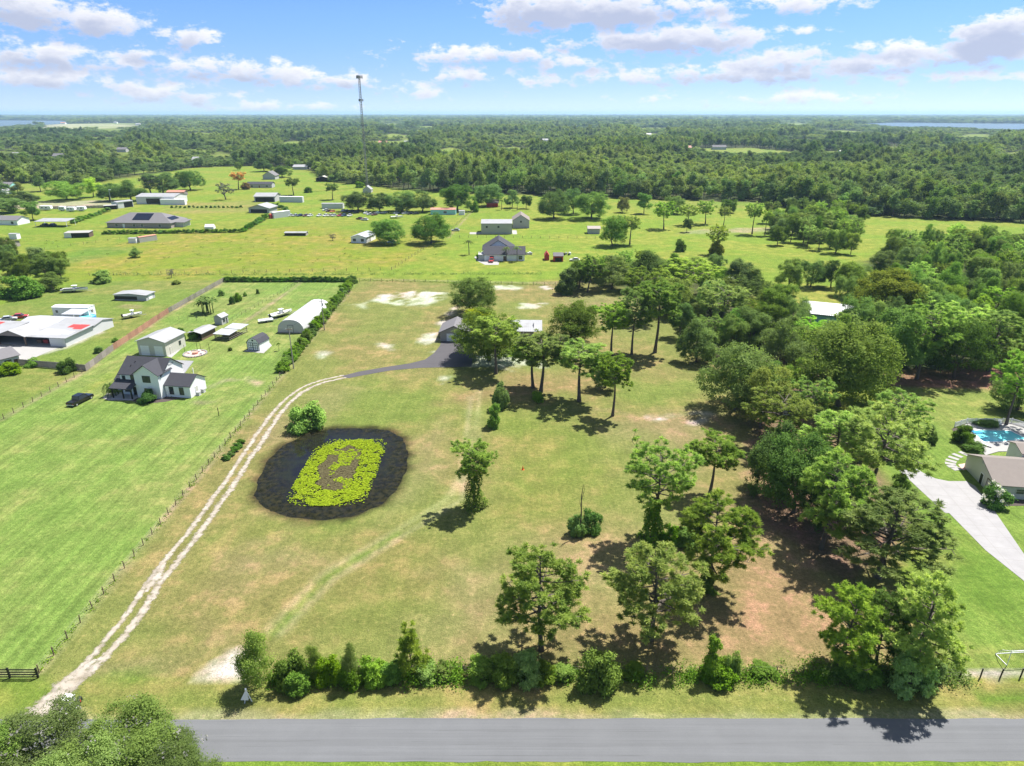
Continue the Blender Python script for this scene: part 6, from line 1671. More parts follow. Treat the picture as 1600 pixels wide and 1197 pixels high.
# pasture trees, right
for a in [('pine_open', 1, 1037, 358, 313, 38, 'umbrella-shaped pine in mid pasture', (0.9, 1.0, 0.9)), ('dark_shrub', 0, 1062, 393, 372, 18, 'little round tree alone in the bright pasture', (0.9, 1.0, 0.9)), ('dark_shrub', 1, 1119, 399, 374, 24, 'brown bush under the loose vine-hung tree', (1.6, 1.1, 0.9)), ('pine_open', 0, 1120, 398, 350, 36, 'loose vine-hung tree over a brown bush in pasture', (1.2, 1.1, 1.0)),
          ('dome_oak', 0, 957, 384, 335, 46, 'dark round oak beside the grey hut in the pasture', (0.7, 0.9, 0.9)), ('pine_tall', 1, 984, 382, 335, 34, 'slim pine right beside the dark pasture oak', (1.2, 1.2, 1.0)), ('oak_tall', 1, 1073, 363, 340, 16, 'dark stub tree at the pasture\'s dry ditch', (0.7, 0.75, 0.8)), ('pine_open', 0, 1074, 352, 318, 34, 'left pine over the dry ditch', (1.1, 1.1, 1.0)),
          ('pine_open', 1, 1102, 350, 312, 36, 'right pine over the dry ditch', (1.0, 1.05, 1.0)), ('pine_tall', 2, 1130, 354, 322, 20, 'small thin pine right of the dry ditch', (1.2, 1.2, 1.0)), ('pine_tall', 0, 1175, 366, 315, 28, 'tall thin pine with bare trunk before the right tree belt', (1.1, 1.1, 1.0)), ('pine_tall', 1, 1195, 368, 326, 20, 'smaller thin pine right of the tall thin one', (1.1, 1.1, 1.0)),
          ('dome_oak', 1, 865, 342, 294, 56, 'left of two big dark oaks behind the gabled barn', (0.75, 0.95, 0.85)), ('oak', 1, 924, 342, 296, 58, 'right of two big dark oaks behind the gabled barn', (0.75, 0.95, 0.85)), ('oak', 3, 896, 334, 292, 40, 'oak filling the gap between the two big dark oaks', (0.65, 0.85, 0.8)), ('oak_low', 0, 972, 332, 306, 22, 'purplish small tree right of the big dark oaks', (1.1, 0.8, 1.0)),
          ('oak_tall', 2, 1006, 334, 300, 26, 'upright oak at the pasture\'s back edge', (0.8, 1.0, 0.9)), ('oak', 1, 1052, 334, 304, 34, 'round oak behind the umbrella pine', (0.85, 1.0, 0.9)), ('oak_low', 0, 1140, 332, 310, 26, 'low oak at the back edge before the right belt', (0.8, 1.0, 0.9)),
          ('dome_oak', 0, 608, 380, 341, 60, 'left of the twin oaks beside the small cabin', (0.8, 1.0, 0.85)), ('dome_oak', 1, 674, 380, 331, 68, 'right of the twin oaks beside the small cabin', (0.8, 1.0, 0.85)),
          ('oak', 1, 560, 330, 297, 50, 'leftmost oak in the row over the parked cars', (0.7, 0.88, 0.8)), ('oak', 3, 594, 331, 300, 44, 'second oak from the left over the parked cars', (0.72, 0.88, 0.8)), ('oak', 0, 628, 331, 297, 54, 'third oak from the left over the parked cars', (0.7, 0.86, 0.8)), ('oak', 2, 660, 331, 296, 48, 'rightmost oak in the row over the parked cars', (0.75, 0.88, 0.8)),
          ('oak', 1, 715, 330, 284, 56, 'tall oak behind the turquoise mobile home', (0.7, 0.9, 0.85)), ('oak', 0, 762, 322, 284, 50, 'dark oak shading the house with the red porch', (0.65, 0.85, 0.85)), ('shrub', 0, 742, 331, 312, 16, 'light green bush right of the turquoise mobile home', (0.9, 1.0, 0.9)), ('oak_tall', 0, 800, 325, 296, 24, 'oak left of the palms near the forest', (0.8, 0.95, 0.9)),
          ('pine_tall', 0, 459, 305, 277, 26, 'flat scraggly pine alone in the far left pasture', (0.9, 0.95, 1.0)), ('pine_tall', 1, 520, 312, 285, 22, 'scraggly pine left of the cell tower hut', (0.9, 0.95, 1.0)), ('dark_shrub', 0, 482, 301, 291, 15, 'dark bush right of the flat scraggly pine', (0.9, 1.1, 0.8)), ('shrub', 1, 519, 284, 272, 18, 'bright round tree beside the open-sided hay barn', (0.9, 0.95, 0.8)), ('shrub', 2, 562, 293, 281, 15, 'bright bush at the foot of the cell tower', (0.9, 0.95, 0.8)),
          ('oak', 1, 441, 277, 257, 32, 'dark oak beside the porch house in the far pasture', (0.7, 0.85, 0.85)), ('oak', 2, 413, 268, 245, 34, 'dark oak above the porch house by the forest', (0.65, 0.8, 0.85)), ('bare_tree', 0, 353, 312, 284, 30, 'half-dead grey tree by the rust-coloured one', (0.75, 0.8, 0.8)), ('pine_tall', 2, 373, 296, 268, 24, 'rust-coloured dead pine beside the long mobile home', (1.9, 0.8, 0.8)), ('dark_shrub', 1, 384, 296, 284, 14, 'rusty bush at the mobile home\'s left end', (1.6, 0.65, 0.8)), ('oak_low', 0, 372, 266, 252, 12, 'small dark tree in the pasture above the rusty pine', (0.9, 0.9, 1.0)),
          ('oak', 0, 105, 313, 280, 62, 'wide oak with a lighter top left of the others by the yard', (1.0, 1.1, 0.9)), ('oak_tall', 1, 146, 308, 276, 30, 'bright slender tree between the yard oaks', (1.6, 1.6, 1.0)), ('oak', 3, 172, 314, 285, 46, 'dark oak left of the dark-bayed shed', (0.7, 0.85, 0.85)), ('oak', 2, 205, 314, 280, 52, 'dark oak behind the dark-bayed white shed', (0.7, 0.85, 0.85)), ('oak', 1, 255, 303, 266, 54, 'big round oak behind the low brown shed', (0.7, 0.85, 0.85)), ('oak', 0, 298, 297, 263, 44, 'rightmost dark oak above the long white barn', (0.65, 0.8, 0.82)), ('bare_tree', 1, 236, 304, 273, 36, 'greyish tree left of the big round oak', (0.45, 0.5, 0.45)),
          ('oak_tall', 2, 52, 344, 314, 28, 'tall dark tree left of the white camper trailers', (0.8, 0.95, 0.9)), ('oak_low', 0, 22, 332, 308, 50, 'low thicket oak at the left edge above the white cottage', (0.9, 1.05, 0.9)), ('oak_low', 1, 40, 318, 298, 40, 'dark thicket oak beyond the white cottage', (0.7, 0.8, 0.85)), ('oak', 2, 8, 318, 292, 36, 'dark oak at the far left edge by the pale shed', (0.6, 0.72, 0.8)), ('oak_tall', 0, 28, 302, 284, 18, 'spindly tree right of the blue-grey house', (1.2, 1.0, 0.9)),
          ('oak_low', 1, 213, 402, 387, 20, 'dark bush in the weedy pasture by the red-topped trailer', (0.9, 1.0, 0.8)), ('bare_tree', 0, 268, 434, 420, 14, 'grey leafless bush at the pasture fence', (0.8, 0.8, 0.9)), ('bare_tree', 1, 520, 376, 365, 12, 'grey bush left of the small cabin', (0.9, 0.9, 0.9)), ('dark_shrub', 0, 160, 441, 422, 34, 'bushy small tree at the pasture fence by the thicket', (1.2, 1.5, 0.8)), ('shrub', 0, 36, 464, 428, 62, 'bright green tree in front of the left-edge thicket', (0.62, 0.72, 0.8)),
          ('palm', 0, 733, 398, 375, 20, 'lone palm left of the charcoal-roofed house', (1, 1, 1)), ('palm', 1, 791, 408, 386, 18, 'left palm in front of the charcoal-roofed house', (1, 1, 1)), ('palm', 0, 808, 409, 385, 20, 'right palm in front of the charcoal-roofed house', (1, 1, 1)), ('dark_shrub', 1, 750, 404, 392, 14, 'round bush at the charcoal house\'s left corner', (1.0, 1.3, 0.8)),
          ('oak_tall', 1, 822, 326, 304, 20, 'second tree of the palm row by the forest', (0.8, 1, 0.9)), ('palm', 1, 784, 328, 312, 12, 'left palm in the row by the red porch', (1.3, 1.3, 1)), ('palm', 0, 797, 328, 312, 12, 'middle palm in the row by the red porch', (1.3, 1.3, 1)), ('palm', 1, 808, 329, 314, 12, 'right palm in the row by the red porch', (1.3, 1.3, 1)),
          ('low_palm', 0, 176, 618, 598, 28, 'low feathery palm at the farmhouse porch corner', (0.9, 1.1, 0.8)), ('shrub', 2, 231, 628, 607, 28, 'umbrella-clipped small tree before the farmhouse gable', (0.55, 0.75, 0.7)), ('dark_shrub', 0, 272, 618, 611, 12, 'tiny bush under the farmhouse wing windows', (1.2, 1.2, 0.8)), ('banana', 0, 322, 489, 464, 38, 'clump of banana plants by the picket run', (1.1, 1.3, 0.8)),
          ('shrub', 1, 284, 531, 511, 16, 'bright bush against the vine-wrapped shed', (0.7, 0.85, 0.8)), ('dark_shrub', 1, 302, 530, 514, 16, 'vine heap in the open front of the lean-to shed', (0.7, 1.0, 0.8)), ('shrub', 0, 106, 581, 559, 30, 'bright bush against the grey board fence', (0.85, 0.9, 0.8)), ('shrub', 1, 16, 584, 566, 36, 'yellow-green bush by the cottage at left edge', (0.9, 0.85, 0.7)), ('dark_shrub', 0, 155, 551, 540, 15, 'round bush inside the board fence', (0.9, 1.1, 0.7)), ('dark_shrub', 1, 180, 534, 527, 10, 'small dark bush nearer the cedar boards', (0.9, 1.1, 0.7)), ('shrub', 2, 52, 572, 558, 24, 'pale flowering bush beside the cottage', (1.0, 1.0, 1.3)),
          ('dark_shrub', 0, 363, 475, 462, 10, 'smallest sapling left of the orchard\'s round one', (0.8, 1, 1)), ('dark_shrub', 1, 371, 471, 456, 14, 'round orchard sapling near the wire run', (1.0, 1.2, 0.6)), ('dark_shrub', 0, 346, 462, 452, 10, 'grey-green orchard sapling beside the picket boards', (1.0, 1.1, 1.1)), ('dark_shrub', 1, 383, 463, 455, 6, 'tiny orchard sapling right of the round one', (1.0, 1.2, 0.7)), ('dark_shrub', 0, 403, 459, 451, 6, 'furthest right orchard sapling by the wire', (1.0, 1.2, 0.7)), ('palm', 1, 436, 548, 536, 9, 'tiny black-stemmed palm between shed and hedge', (0.7, 0.9, 0.8)), ('dark_shrub', 0, 360, 548, 542, 7, 'newly planted sapling in the lawn before the barn shed', (1.2, 1.2, 0.8)), ('dark_shrub', 1, 276, 444, 437, 14, 'brush heap beside the picket fence end', (1.2, 1.1, 1.3))]:
    kd, v, x, y, tp, w, lb, c = a
    T(kd, v, x, y, tp, w, lb, c)
# foreground trees on the near side of the road
for k, (px, py, w, h, lb, c) in enumerate([(60, 1124, 12.5, 7.6, 'leftmost glossy tree in the near corner by the road', (0.68, 0.74, 0.6)), (185, 1124, 11.5, 7.2, 'middle tree of the near corner, twiggy and grey-flecked', (0.68, 0.72, 0.65)), (282, 1162, 8.5, 6.2, 'rightmost lower tree in the near corner by the asphalt', (0.7, 0.76, 0.65)), (-60, 1150, 11, 8.6, 'tree cut by the photo\'s left edge in the near corner', (1.2, 1.35, 0.8)), (120, 1190, 10, 8, 'nearest tree in the corner below the others', (1.1, 1.3, 0.8))]):
    g = P(px, py, h * 0.86)
    e = plant('near_oak', k, (g[0], g[1] - w * 0.10), h, w, lb, 'oak_tree', 'oak tree', color=c)
    v, f, t, lc, lr = leafy(900 + k, h * 0.96, w * 0.92, 350, 0.16, n_lobe=22, base=0.3, per=10)
    tw = link('twigs', mesh_np('grey_twigs', v, [f], M['moss'], tint=t), e)
    tw.scale = (1 / e.scale[0], 1 / e.scale[1], 1 / e.scale[2])
# dead snag between the bushes
g = P(905, 836)
b = thing('dead_snag', 'bare dead snag rising from the bush pair', 'dead tree', g)
hh = height_at(g, 757)
link('trunk', MB().tube([(0, 0, -0.2), (0.2, 0, hh * 0.4), (0.1, 0.1, hh * 0.75), (0.35, 0, hh)], [0.16, 0.12, 0.08, 0.03], 6).mesh('trunk', M['bark_grey']), b)
link('branch', MB().tube([(0.15, 0, hh * 0.7), (0.5, 0.1, hh * 0.86), (0.55, 0.1, hh * 0.97)], [0.05, 0.035, 0.015], 5).mesh('branch', M['bark_grey']), b)
link('branch', MB().tube([(0.12, 0, hh * 0.55), (-0.3, 0.1, hh * 0.72)], [0.05, 0.015], 5).mesh('branch', M['bark_grey']), b)

# clipped hedges on the left lot: one shrub after another
def hedge_row(p0, p1, n, h, w, label, group, color, seed):
    a, b = np.array(p0), np.array(p1)
    for i in range(n):
        q = a + (b - a) * (i + 0.5) / n
        plant('upright_shrub' if i % 3 else 'shrub', i, (q[0] + random.uniform(-.3, .3), q[1] + random.uniform(-.3, .3)), h * random.uniform(0.8, 1.15), w * random.uniform(0.9, 1.15), label, 'hedge_shrub', 'shrub', group, color=color)
hedge_row((-62.0, 172), (-65.8, 278), 40, 3.4, 3.5, 'yellow-green clumping shrub in the long hedge beside the greenhouse', 'shrubs of the long hedge by the greenhouse', (0.95, 0.90, 0.9), 1)
hedge_row(P(556, 440), P(352, 440), 44, 2.2, 3.0, 'low dark green shrub in the hedge along the left lot\'s back', 'shrubs of the back hedge', (0.55, 0.72, 0.7), 2)
hedge_row(P(160, 366), P(378, 363), 30, 2.4, 3.6, 'scrubby shrub in the row before the solar-panelled house', 'scrub row before the solar house', (0.75, 0.85, 0.9), 3)
hedge_row(P(378, 363), P(418, 340), 12, 3.2, 4.2, 'scrubby shrub along the pasture boundary below the semi-trailers', 'scrub along the pasture boundary', (0.7, 0.9, 0.8), 4)
hedge_row(P(265, 325), P(380, 325), 17, 1.8, 2.4, 'small round shrub in the planted row behind the solar house', 'planted row behind the solar house', (0.55, 0.75, 0.7), 5)
hedge_row(P(350, 722), P(380, 690), 5, 1.2, 1.8, 'weedy shrub on the boundary fence by the sandy track', 'weeds on the boundary fence', (0.6, 0.7, 0.8), 6)
hedge_row(P(112, 350), P(170, 330), 9, 3.0, 5, 'scrubby shrub on the slope left of the solar house', 'scrub left of the solar house', (0.9, 1.0, 0.9), 7)
hedge_row(P(425, 322), P(450, 330), 4, 3.4, 5, 'dark shrub by the semi-trailers', 'shrubs by the semi-trailers', (0.6, 0.8, 0.8), 8)
# low undergrowth along the front fence and scattered weeds in the dry pasture: nobody could count it
def scatter_leaves(name, label, pts, hts, per, leaf, mat, seed, spread):
    rg = np.random.default_rng(seed)
    n = len(pts)
    c = np.concatenate([pts, np.zeros((n, 1))], 1)
    pos = (c[:, None, :] + rg.normal(size=(n, per, 3)) * spread * np.array([1, 1, 0])).reshape(-1, 3)
    pos[:, 2] = np.abs(rg.normal(size=len(pos))) * 0.45 * np.repeat(hts, per)
    nr = unit(rg.normal(size=(len(pos), 3)) + [0, 0, 1.0])
    V, F = cards(pos, nr, leaf * rg.uniform(0.6, 1.3, len(pos)), rg)
    tag(link(name, mesh_np(name, V, [F], M[mat], tint=rg.uniform(0, 1, len(F)))), label, kind='stuff')
rg = np.random.default_rng(12)
xs = np.concatenate([rg.uniform(-30, 46, 320), rg.uniform(-29, -6, 260)]); ys = 65.4 + rg.normal(size=580) * 0.7
scatter_leaves('undergrowth', 'low green undergrowth along the front fence', np.stack([xs, ys], 1), rg.uniform(0.4, 1.9, 580), 40, 0.14, 'bright', 13, 0.5)
xs = rg.uniform(38, 56, 200); ys = 65.8 + rg.normal(size=200) * 0.9
scatter_leaves('undergrowth', 'dense undergrowth below the roadside pine clump', np.stack([xs, ys], 1), rg.uniform(0.4, 1.6, 200), 40, 0.15, 'oak', 14, 0.6)
qs = np.array(PP([(rg.uniform(70, 690), rg.uniform(362, 432)) for _ in range(130)]))
scatter_leaves('weeds', 'scattered weeds in the dry pasture', qs, rg.uniform(0.3, 1.1, 130), 22, 0.22, 'oak', 15, 0.5)
qs = np.stack([np.linspace(P(150, 430)[0], P(845, 428)[0], 150), np.linspace(P(150, 430)[1], P(845, 428)[1], 150)], 1)
sel = rg.random(150) < 0.7
scatter_leaves('weeds', 'dark weeds along the pasture fence line', qs[sel][:, :] + rg.normal(size=(sel.sum(), 2)) * 0.4, rg.uniform(0.5, 1.4, sel.sum()), 26, 0.25, 'oak', 16, 0.9)
xs = rg.uniform(-62.6, -59.4, 240); ys = rg.uniform(66, 260, 240); xs = -59.2 - (ys - 66) * 0.0215 + rg.normal(size=240) * 0.25
scatter_leaves('weeds', 'dry weeds along the boundary fence', np.stack([xs, ys], 1), rg.uniform(0.15, 0.5, 240), 14, 0.12, 'bright', 17, 0.3)
qs = np.stack([np.linspace(P(565, 438)[0], P(885, 446)[0], 130), np.linspace(P(565, 438)[1], P(885, 446)[1], 130)], 1)
scatter_leaves('weeds', 'weeds along the long lot\'s back fence', qs + rg.normal(size=(130, 2)) * 0.3, rg.uniform(0.3, 0.9, 130), 14, 0.2, 'oak', 18, 0.6)

# ================================================================== POND LIFE
OUT = np.array(PP([(458, 766), (470, 738), (487, 712), (515, 695), (545, 687), (575, 687), (596, 697), (599, 711), (588, 732), (576, 757), (566, 773), (545, 782), (505, 790), (470, 784)]))
OUT = catmull(np.vstack([OUT, OUT[:1]]), 0.8)
INN = np.array(PP([(495, 757), (500, 728), (517, 707), (545, 697), (563, 701), (563, 718), (553, 742), (545, 764), (520, 769)]))
rg = np.random.default_rng(31)
pts = np.stack([rg.uniform(OUT[:, 0].min(), OUT[:, 0].max(), 44000), rg.uniform(OUT[:, 1].min(), OUT[:, 1].max(), 44000)], 1)
wob = (fbm(pts[:, 0] / 2, pts[:, 1] / 2, 77, 3) - 0.5) * 2.5
do = sd_poly(OUT, pts[:, 0], pts[:, 1]) + wob; di = sd_poly(INN, pts[:, 0], pts[:, 1]) + wob
def pads(sel, r0, r1, z, seed):
    rg = np.random.default_rng(seed)
    p = pts[sel]; n = len(p); k = 8
    a = np.arange(k) * 2 * math.pi * 0.93 / (k - 1)
    r = rg.uniform(r0, r1, (n, 1)); ph = rg.uniform(0, 6.28, (n, 1))
    tl = rg.normal(size=(n, 2)) * 0.16
    ring = np.stack([r * np.cos(a + ph), r * np.sin(a + ph)], 2)
    ctr = np.zeros((n, 1, 2))
    loc = np.concatenate([ctr, ring], 1)
    zz = z + rg.uniform(0, 0.14, (n, 1)) + np.abs(loc[:, :, 0] * tl[:, :1] + loc[:, :, 1] * tl[:, 1:]) + np.concatenate([np.zeros((n, 1)), 0.02 + 0 * ring[:, :, 0]], 1)
    V = np.concatenate([loc + p[:, None, :], zz[:, :, None]], 2).reshape(-1, 3)
    b = np.arange(n) * (k + 1)
    F = np.concatenate([np.stack([b, b + i, b + i + 1], 1) for i in range(1, k)])
    t = np.tile(rg.uniform(0, 1, n), k - 1)
    return V, F, t
M['lily'] = leaf_mat('lily_leaf', (0.15, 0.225, 0.010), (0.26, 0.335, 0.020), 0.12, rnd=0.0, rough=0.35)
M['dead_pad'] = leaf_mat('dead_lily_leaf', (0.085, 0.072, 0.040), (0.13, 0.12, 0.06), 0.05, rnd=0.0)
sel = (do < 0) & (di > 0.1) & (rg.random(44000) < 0.42 * np.clip((fbm(pts[:, 0] * 1.3, pts[:, 1] * 1.3, 66, 3) - 0.28) * 6, 0.12, 1))
V, F, t = pads(sel, 0.09, 0.18, -0.13, 1); tag(link('lily_pads', mesh_np('lily_pads', V, [F], M['lily'], tint=t)), 'ring of yellow-green lily pads on the dark pond', kind='stuff')
sel = (do > 0) & (do < 1.6) & (rg.random(44000) < 0.05)
V, F, t = pads(sel, 0.09, 0.17, -0.14, 2); tag(link('lily_pads', mesh_np('lily_pads', V, [F], M['lily'], tint=t)), 'stray lily pads round the edge of the ring', kind='stuff')
sel = (di < -0.1) & (rg.random(44000) < 0.7)
V, F, t = pads(sel, 0.08, 0.17, -0.15, 3); tag(link('dead_lily_pads', mesh_np('dead_lily_pads', V, [F], M['dead_pad'], tint=t)), 'brown dead pads inside the lily ring', kind='stuff')
cg = np.array(P(541, 716))
dg = np.hypot((pts[:, 0] - cg[0]) / 2.0, (pts[:, 1] - cg[1]) / 3.6) + wob * 0.2
sel = ((dg < 0.8) | ((fbm(pts[:, 0] / 2.2, pts[:, 1] / 2.2, 90, 3) > 0.64) & (di < 0))) & (rg.random(44000) < 0.3)
V, F, t = pads(sel, 0.09, 0.18, -0.08, 4); tag(link('lily_pads', mesh_np('lily_pads', V, [F], M['lily'], tint=t)), 'green patch in the middle of the brown pads', kind='stuff')
# dark sedge in the shallows
pp = np.stack([rg.uniform(-50, -18, 60000), rg.uniform(98, 142, 60000)], 1)
pdd = sd_poly(POND, pp[:, 0], pp[:, 1]) + (fbm(pp[:, 0] / 3, pp[:, 1] / 3, 95, 3) - 0.5) * 2.5
south = np.clip((125 - pp[:, 1]) / 20, 0.12, 1)
keep = (pdd < 0.5) & (pdd > -0.4 - 3.6 * south) & (rg.random(60000) < np.clip(0.025 + pdd / 120.0, 0.002, 0.03)) & (sd_poly(OUT, pp[:, 0], pp[:, 1]) > 0.4)
p = pp[keep]; n = len(p)
c = np.concatenate([p, np.full((n, 1), -0.25)], 1)
d = unit(rg.normal(size=(n, 3)) * [0.5, 0.5, 0.1] + [0, 0, 1]); sdv = unit(np.cross(d, rg.normal(size=(n, 3)))) * 0.03
L = rg.uniform(0.15, 0.34, (n, 1))
V = np.stack([c - sdv, c + sdv, c + d * L + sdv * 0.4, c + d * L - sdv * 0.4], 1).reshape(-1, 3)
M['sedge'] = leaf_mat('dark_sedge', (0.018, 0.018, 0.007), (0.035, 0.030, 0.013), 0.2, rnd=0)
tag(link('sedge', mesh_np('sedge', V, [np.arange(4 * n).reshape(n, 4)], M['sedge'], tint=rg.uniform(0, 1, n))), 'dark sedge standing in the pond shallows', kind='stuff')

# ================================================================== VEHICLES AND BOATS
def car_parts(L=4.5, Wd=1.8, H=1.45, pickup=False):
    hw = Wd / 2
    if pickup:
        low = [(-L / 2, 0.45), (-L / 2, 1.0), (-L / 2 + 1.7, 1.05), (L / 2 - 1.5, 1.08), (L / 2 - 0.1, 0.98), (L / 2, 0.6), (L / 2 - 0.1, 0.38), (-L / 2 + 0.1, 0.38)]
        cab = [(-L / 2 + 1.65, 1.04), (-L / 2 + 1.85, H), (L / 2 - 2.3, H + 0.02), (L / 2 - 1.45, 1.07)]
    else:
        low = [(-L / 2, 0.5), (-L / 2 + 0.05, 0.86), (-L / 2 + 0.9, 0.92), (L / 2 - 1.3, 0.92), (L / 2 - 0.15, 0.78), (L / 2, 0.5), (L / 2 - 0.1, 0.3), (-L / 2 + 0.1, 0.3)]
        cab = [(-L / 2 + 0.5, 0.9), (-L / 2 + 1.2, H), (L / 2 - 2.0, H), (L / 2 - 1.2, 0.91)]
    body = MB()
    n = len(low)
    v = [(x, y, z) for x in (-hw, hw) for y, z in low]
    vin = [(x, y * 0.985, z) for x in (-hw, hw) for y, z in low]
    body.add(v, [tuple(range(n)), tuple(range(2 * n - 1, n - 1, -1))] + [(i, n + i, n + (i + 1) % n, (i + 1) % n) for i in range(n)])
    glass = MB()
    c = [(s * (hw - (0.08 if z < 1.2 else 0.2)), y, z) for s in (-1, 1) for y, z in cab]
    glass.add(c, [(0, 1, 2, 3), (7, 6, 5, 4), (0, 4, 5, 1), (2, 6, 7, 3)])
    top = MB()
    y0, y1, z = cab[1][0] - 0.05, cab[2][0] + 0.05, cab[1][1]
    top.box(-hw + 0.17, hw - 0.17, y0, y1, z - 0.01, z + 0.05)
    for s in (-1, 1):
        for (a, b_) in ((cab[0], cab[1]), (cab[3], cab[2])):
            top.tube([(s * (hw - 0.07), a[0], a[1]), (s * (hw - 0.19), b_[0], b_[1])], 0.045, 4)
    return body, glass, top
def wheel_mesh(r=0.34):
    m = MB()
    a = [2 * math.pi * i / 12 for i in range(12)]
    m.extrude([(r * math.cos(t), r * math.sin(t)) for t in a], 'x', -0.11, 0.11)
    return m.mesh('wheel', M['rubber'])
def rim_mesh(r=0.2):
    m = MB()
    a = [2 * math.pi * i / 10 for i in range(10)]
    m.extrude([(r * math.cos(t), r * math.sin(t)) for t in a], 'x', -0.13, 0.13)
    return m.mesh('rim', M['steel'])
WM, RM = wheel_mesh(), rim_mesh()
def make_car(name, pickup, L, Wd, H, detail=True):
    b = thing(name, None, None, (0, 0))
    bo, gl, tp = car_parts(L, Wd, H, pickup)
    link('body', bo.mesh('body', M['car']), b); link('window_glass', gl.mesh('window_glass', M['glass']), b); link('roof', tp.mesh('roof', M['car']), b)
    if pickup:
        link('cargo_bed', MB().box(-Wd / 2 + 0.12, Wd / 2 - 0.12, -L / 2 + 0.12, -L / 2 + 1.55, 0.98, 1.065).mesh('cargo_bed', M['black']), b)
        link('bumper', MB().box(-Wd / 2 + 0.05, Wd / 2 - 0.05, -L / 2 - 0.14, -L / 2 + 0.02, 0.42, 0.62).mesh('bumper', M['steel']), b)
    for s in (-1, 1):
        link('headlight', MB().box(s * (Wd / 2 - 0.4) - 0.18, s * (Wd / 2 - 0.4) + 0.18, L / 2 - 0.12, L / 2 - 0.02, 0.62, 0.78).mesh('headlight', M['white']), b)
        link('tail_light', MB().box(s * (Wd / 2 - 0.25) - 0.12, s * (Wd / 2 - 0.25) + 0.12, -L / 2 - 0.02, -L / 2 + 0.06, 0.62, 0.85).mesh('tail_light', M['red']), b)
        for y in (-L / 2 + 0.85, L / 2 - 0.85):
            w = link('wheel', WM, b, (s * (Wd / 2 - 0.1), y, 0.34)); link('rim', RM, w)
    return b
def paint_car(c, col):
    for ch in c.children:
        ch.color = (*col, 1)
PICK = make_car('pickup_truck', True, 5.9, 2.0, 1.9)
SEDAN = make_car('parked_car', False, 4.6, 1.82, 1.48)
used_cars = set()
def car(proto, g, rz, col, label, cat, group=None, s=1.0):
    c = proto if proto.name not in used_cars else copy_tree(proto)
    used_cars.add(proto.name)
    if c is proto: pass
    c.location = (g[0], g[1], 0); c.rotation_euler = (0, 0, rz); c.scale = (s, s, s)
    paint_car(c, col); tag(c, label, cat, group)
    return c
a, b2 = np.array(P(111, 636)), np.array(P(141, 621))
d = b2 - a
car(PICK, (a + b2) / 2, math.atan2(-d[0], d[1]), (0.010, 0.010, 0.012), 'black pickup truck parked on the lawn left of the farmhouse', 'pickup', s=1.08)
CARS = [(454, 338, 'white'), (461.5, 338, 'silver'), (469, 338, 'navy'), (478, 338, 'maroon'), (484.5, 338, 'white'), (499, 338, 'white'), (509, 338, 'white'), (516, 338, 'cream'), (522, 338, 'silver'), (531, 338, 'red'), (537.5, 338, 'navy'), (546.5, 338, 'white')]
CARS2 = [(509, 329.5, 'white'), (514, 331, 'maroon'), (519.5, 331.5, 'orange'), (536, 330.5, 'navy'), (541, 331, 'black'), (549, 331.5, 'navy'), (557, 333, 'black'), (572, 334, 'white'), (578, 336, 'white'), (585, 336.5, 'maroon'), (589, 334, 'pale blue'), (600, 333.5, 'silver'), (619, 334, 'white'), (633, 334.5, 'white'), (641, 335, 'black'), (650, 335, 'black')]
CC = {'white': (0.75, 0.76, 0.77), 'silver': (0.5, 0.52, 0.54), 'navy': (0.03, 0.06, 0.14), 'maroon': (0.16, 0.05, 0.05), 'cream': (0.66, 0.62, 0.52), 'red': (0.45, 0.04, 0.04), 'orange': (0.6, 0.2, 0.06), 'black': (0.02, 0.02, 0.022), 'pale blue': (0.35, 0.5, 0.6)}
for i, (x, y, c) in enumerate(CARS):
    car(SEDAN, P(x, y), R(150 + random.uniform(-12, 12)), CC[c], f"{c} car, {nth(i)} from the left in the front row near the oaks", 'car', 'cars parked by the oak row', 1.05)
for i, (x, y, c) in enumerate(CARS2):
    car(SEDAN, P(x, y), R(150 + random.uniform(-25, 25)), CC[c], f"{c} car, {nth(i)} from the left in the second row under the oaks", 'car', 'cars parked by the oak row', 1.05)
for x, y, rz, c, lb in [(562, 343, 70, 'maroon', 'brown-red car alone in front of the parked rows'), (570, 344.5, 75, 'white', 'white car beside the brown-red one before the rows'), (32, 497, -70, 'red', 'red car parked by the left-edge thicket'), (14, 501, -60, 'silver', 'silver car beside the red one by the thicket'), (4, 507, -60, 'black', 'black car at the left edge by the thicket'),
                        (712, 361, 80, 'silver', 'pale car on the grass right of the twin oaks'), (612, 380, 80, 'white', 'white car in shade under the left twin oak'), (58, 291, 80, 'maroon', 'dark red car on the far left road'), (898, 408, 85, 'cream', 'cream car at the right of the red sheds'), (5, 524, -75, 'pale blue', 'pale blue car at the left edge by the workshop'), (70, 353, 80, 'black', 'black vehicle under the white carport'), (82, 353, 80, 'navy', 'navy vehicle under the white carport'), (112, 371, 80, 'silver', 'grey vehicle in the dark tool shed')]:
    car(SEDAN, P(x, y), R(rz), CC[c], lb, 'car', s=1.08)
car(PICK, P(768, 409), R(175), CC['red'], 'red truck parked nose-out on the charcoal house\'s drive', 'truck')
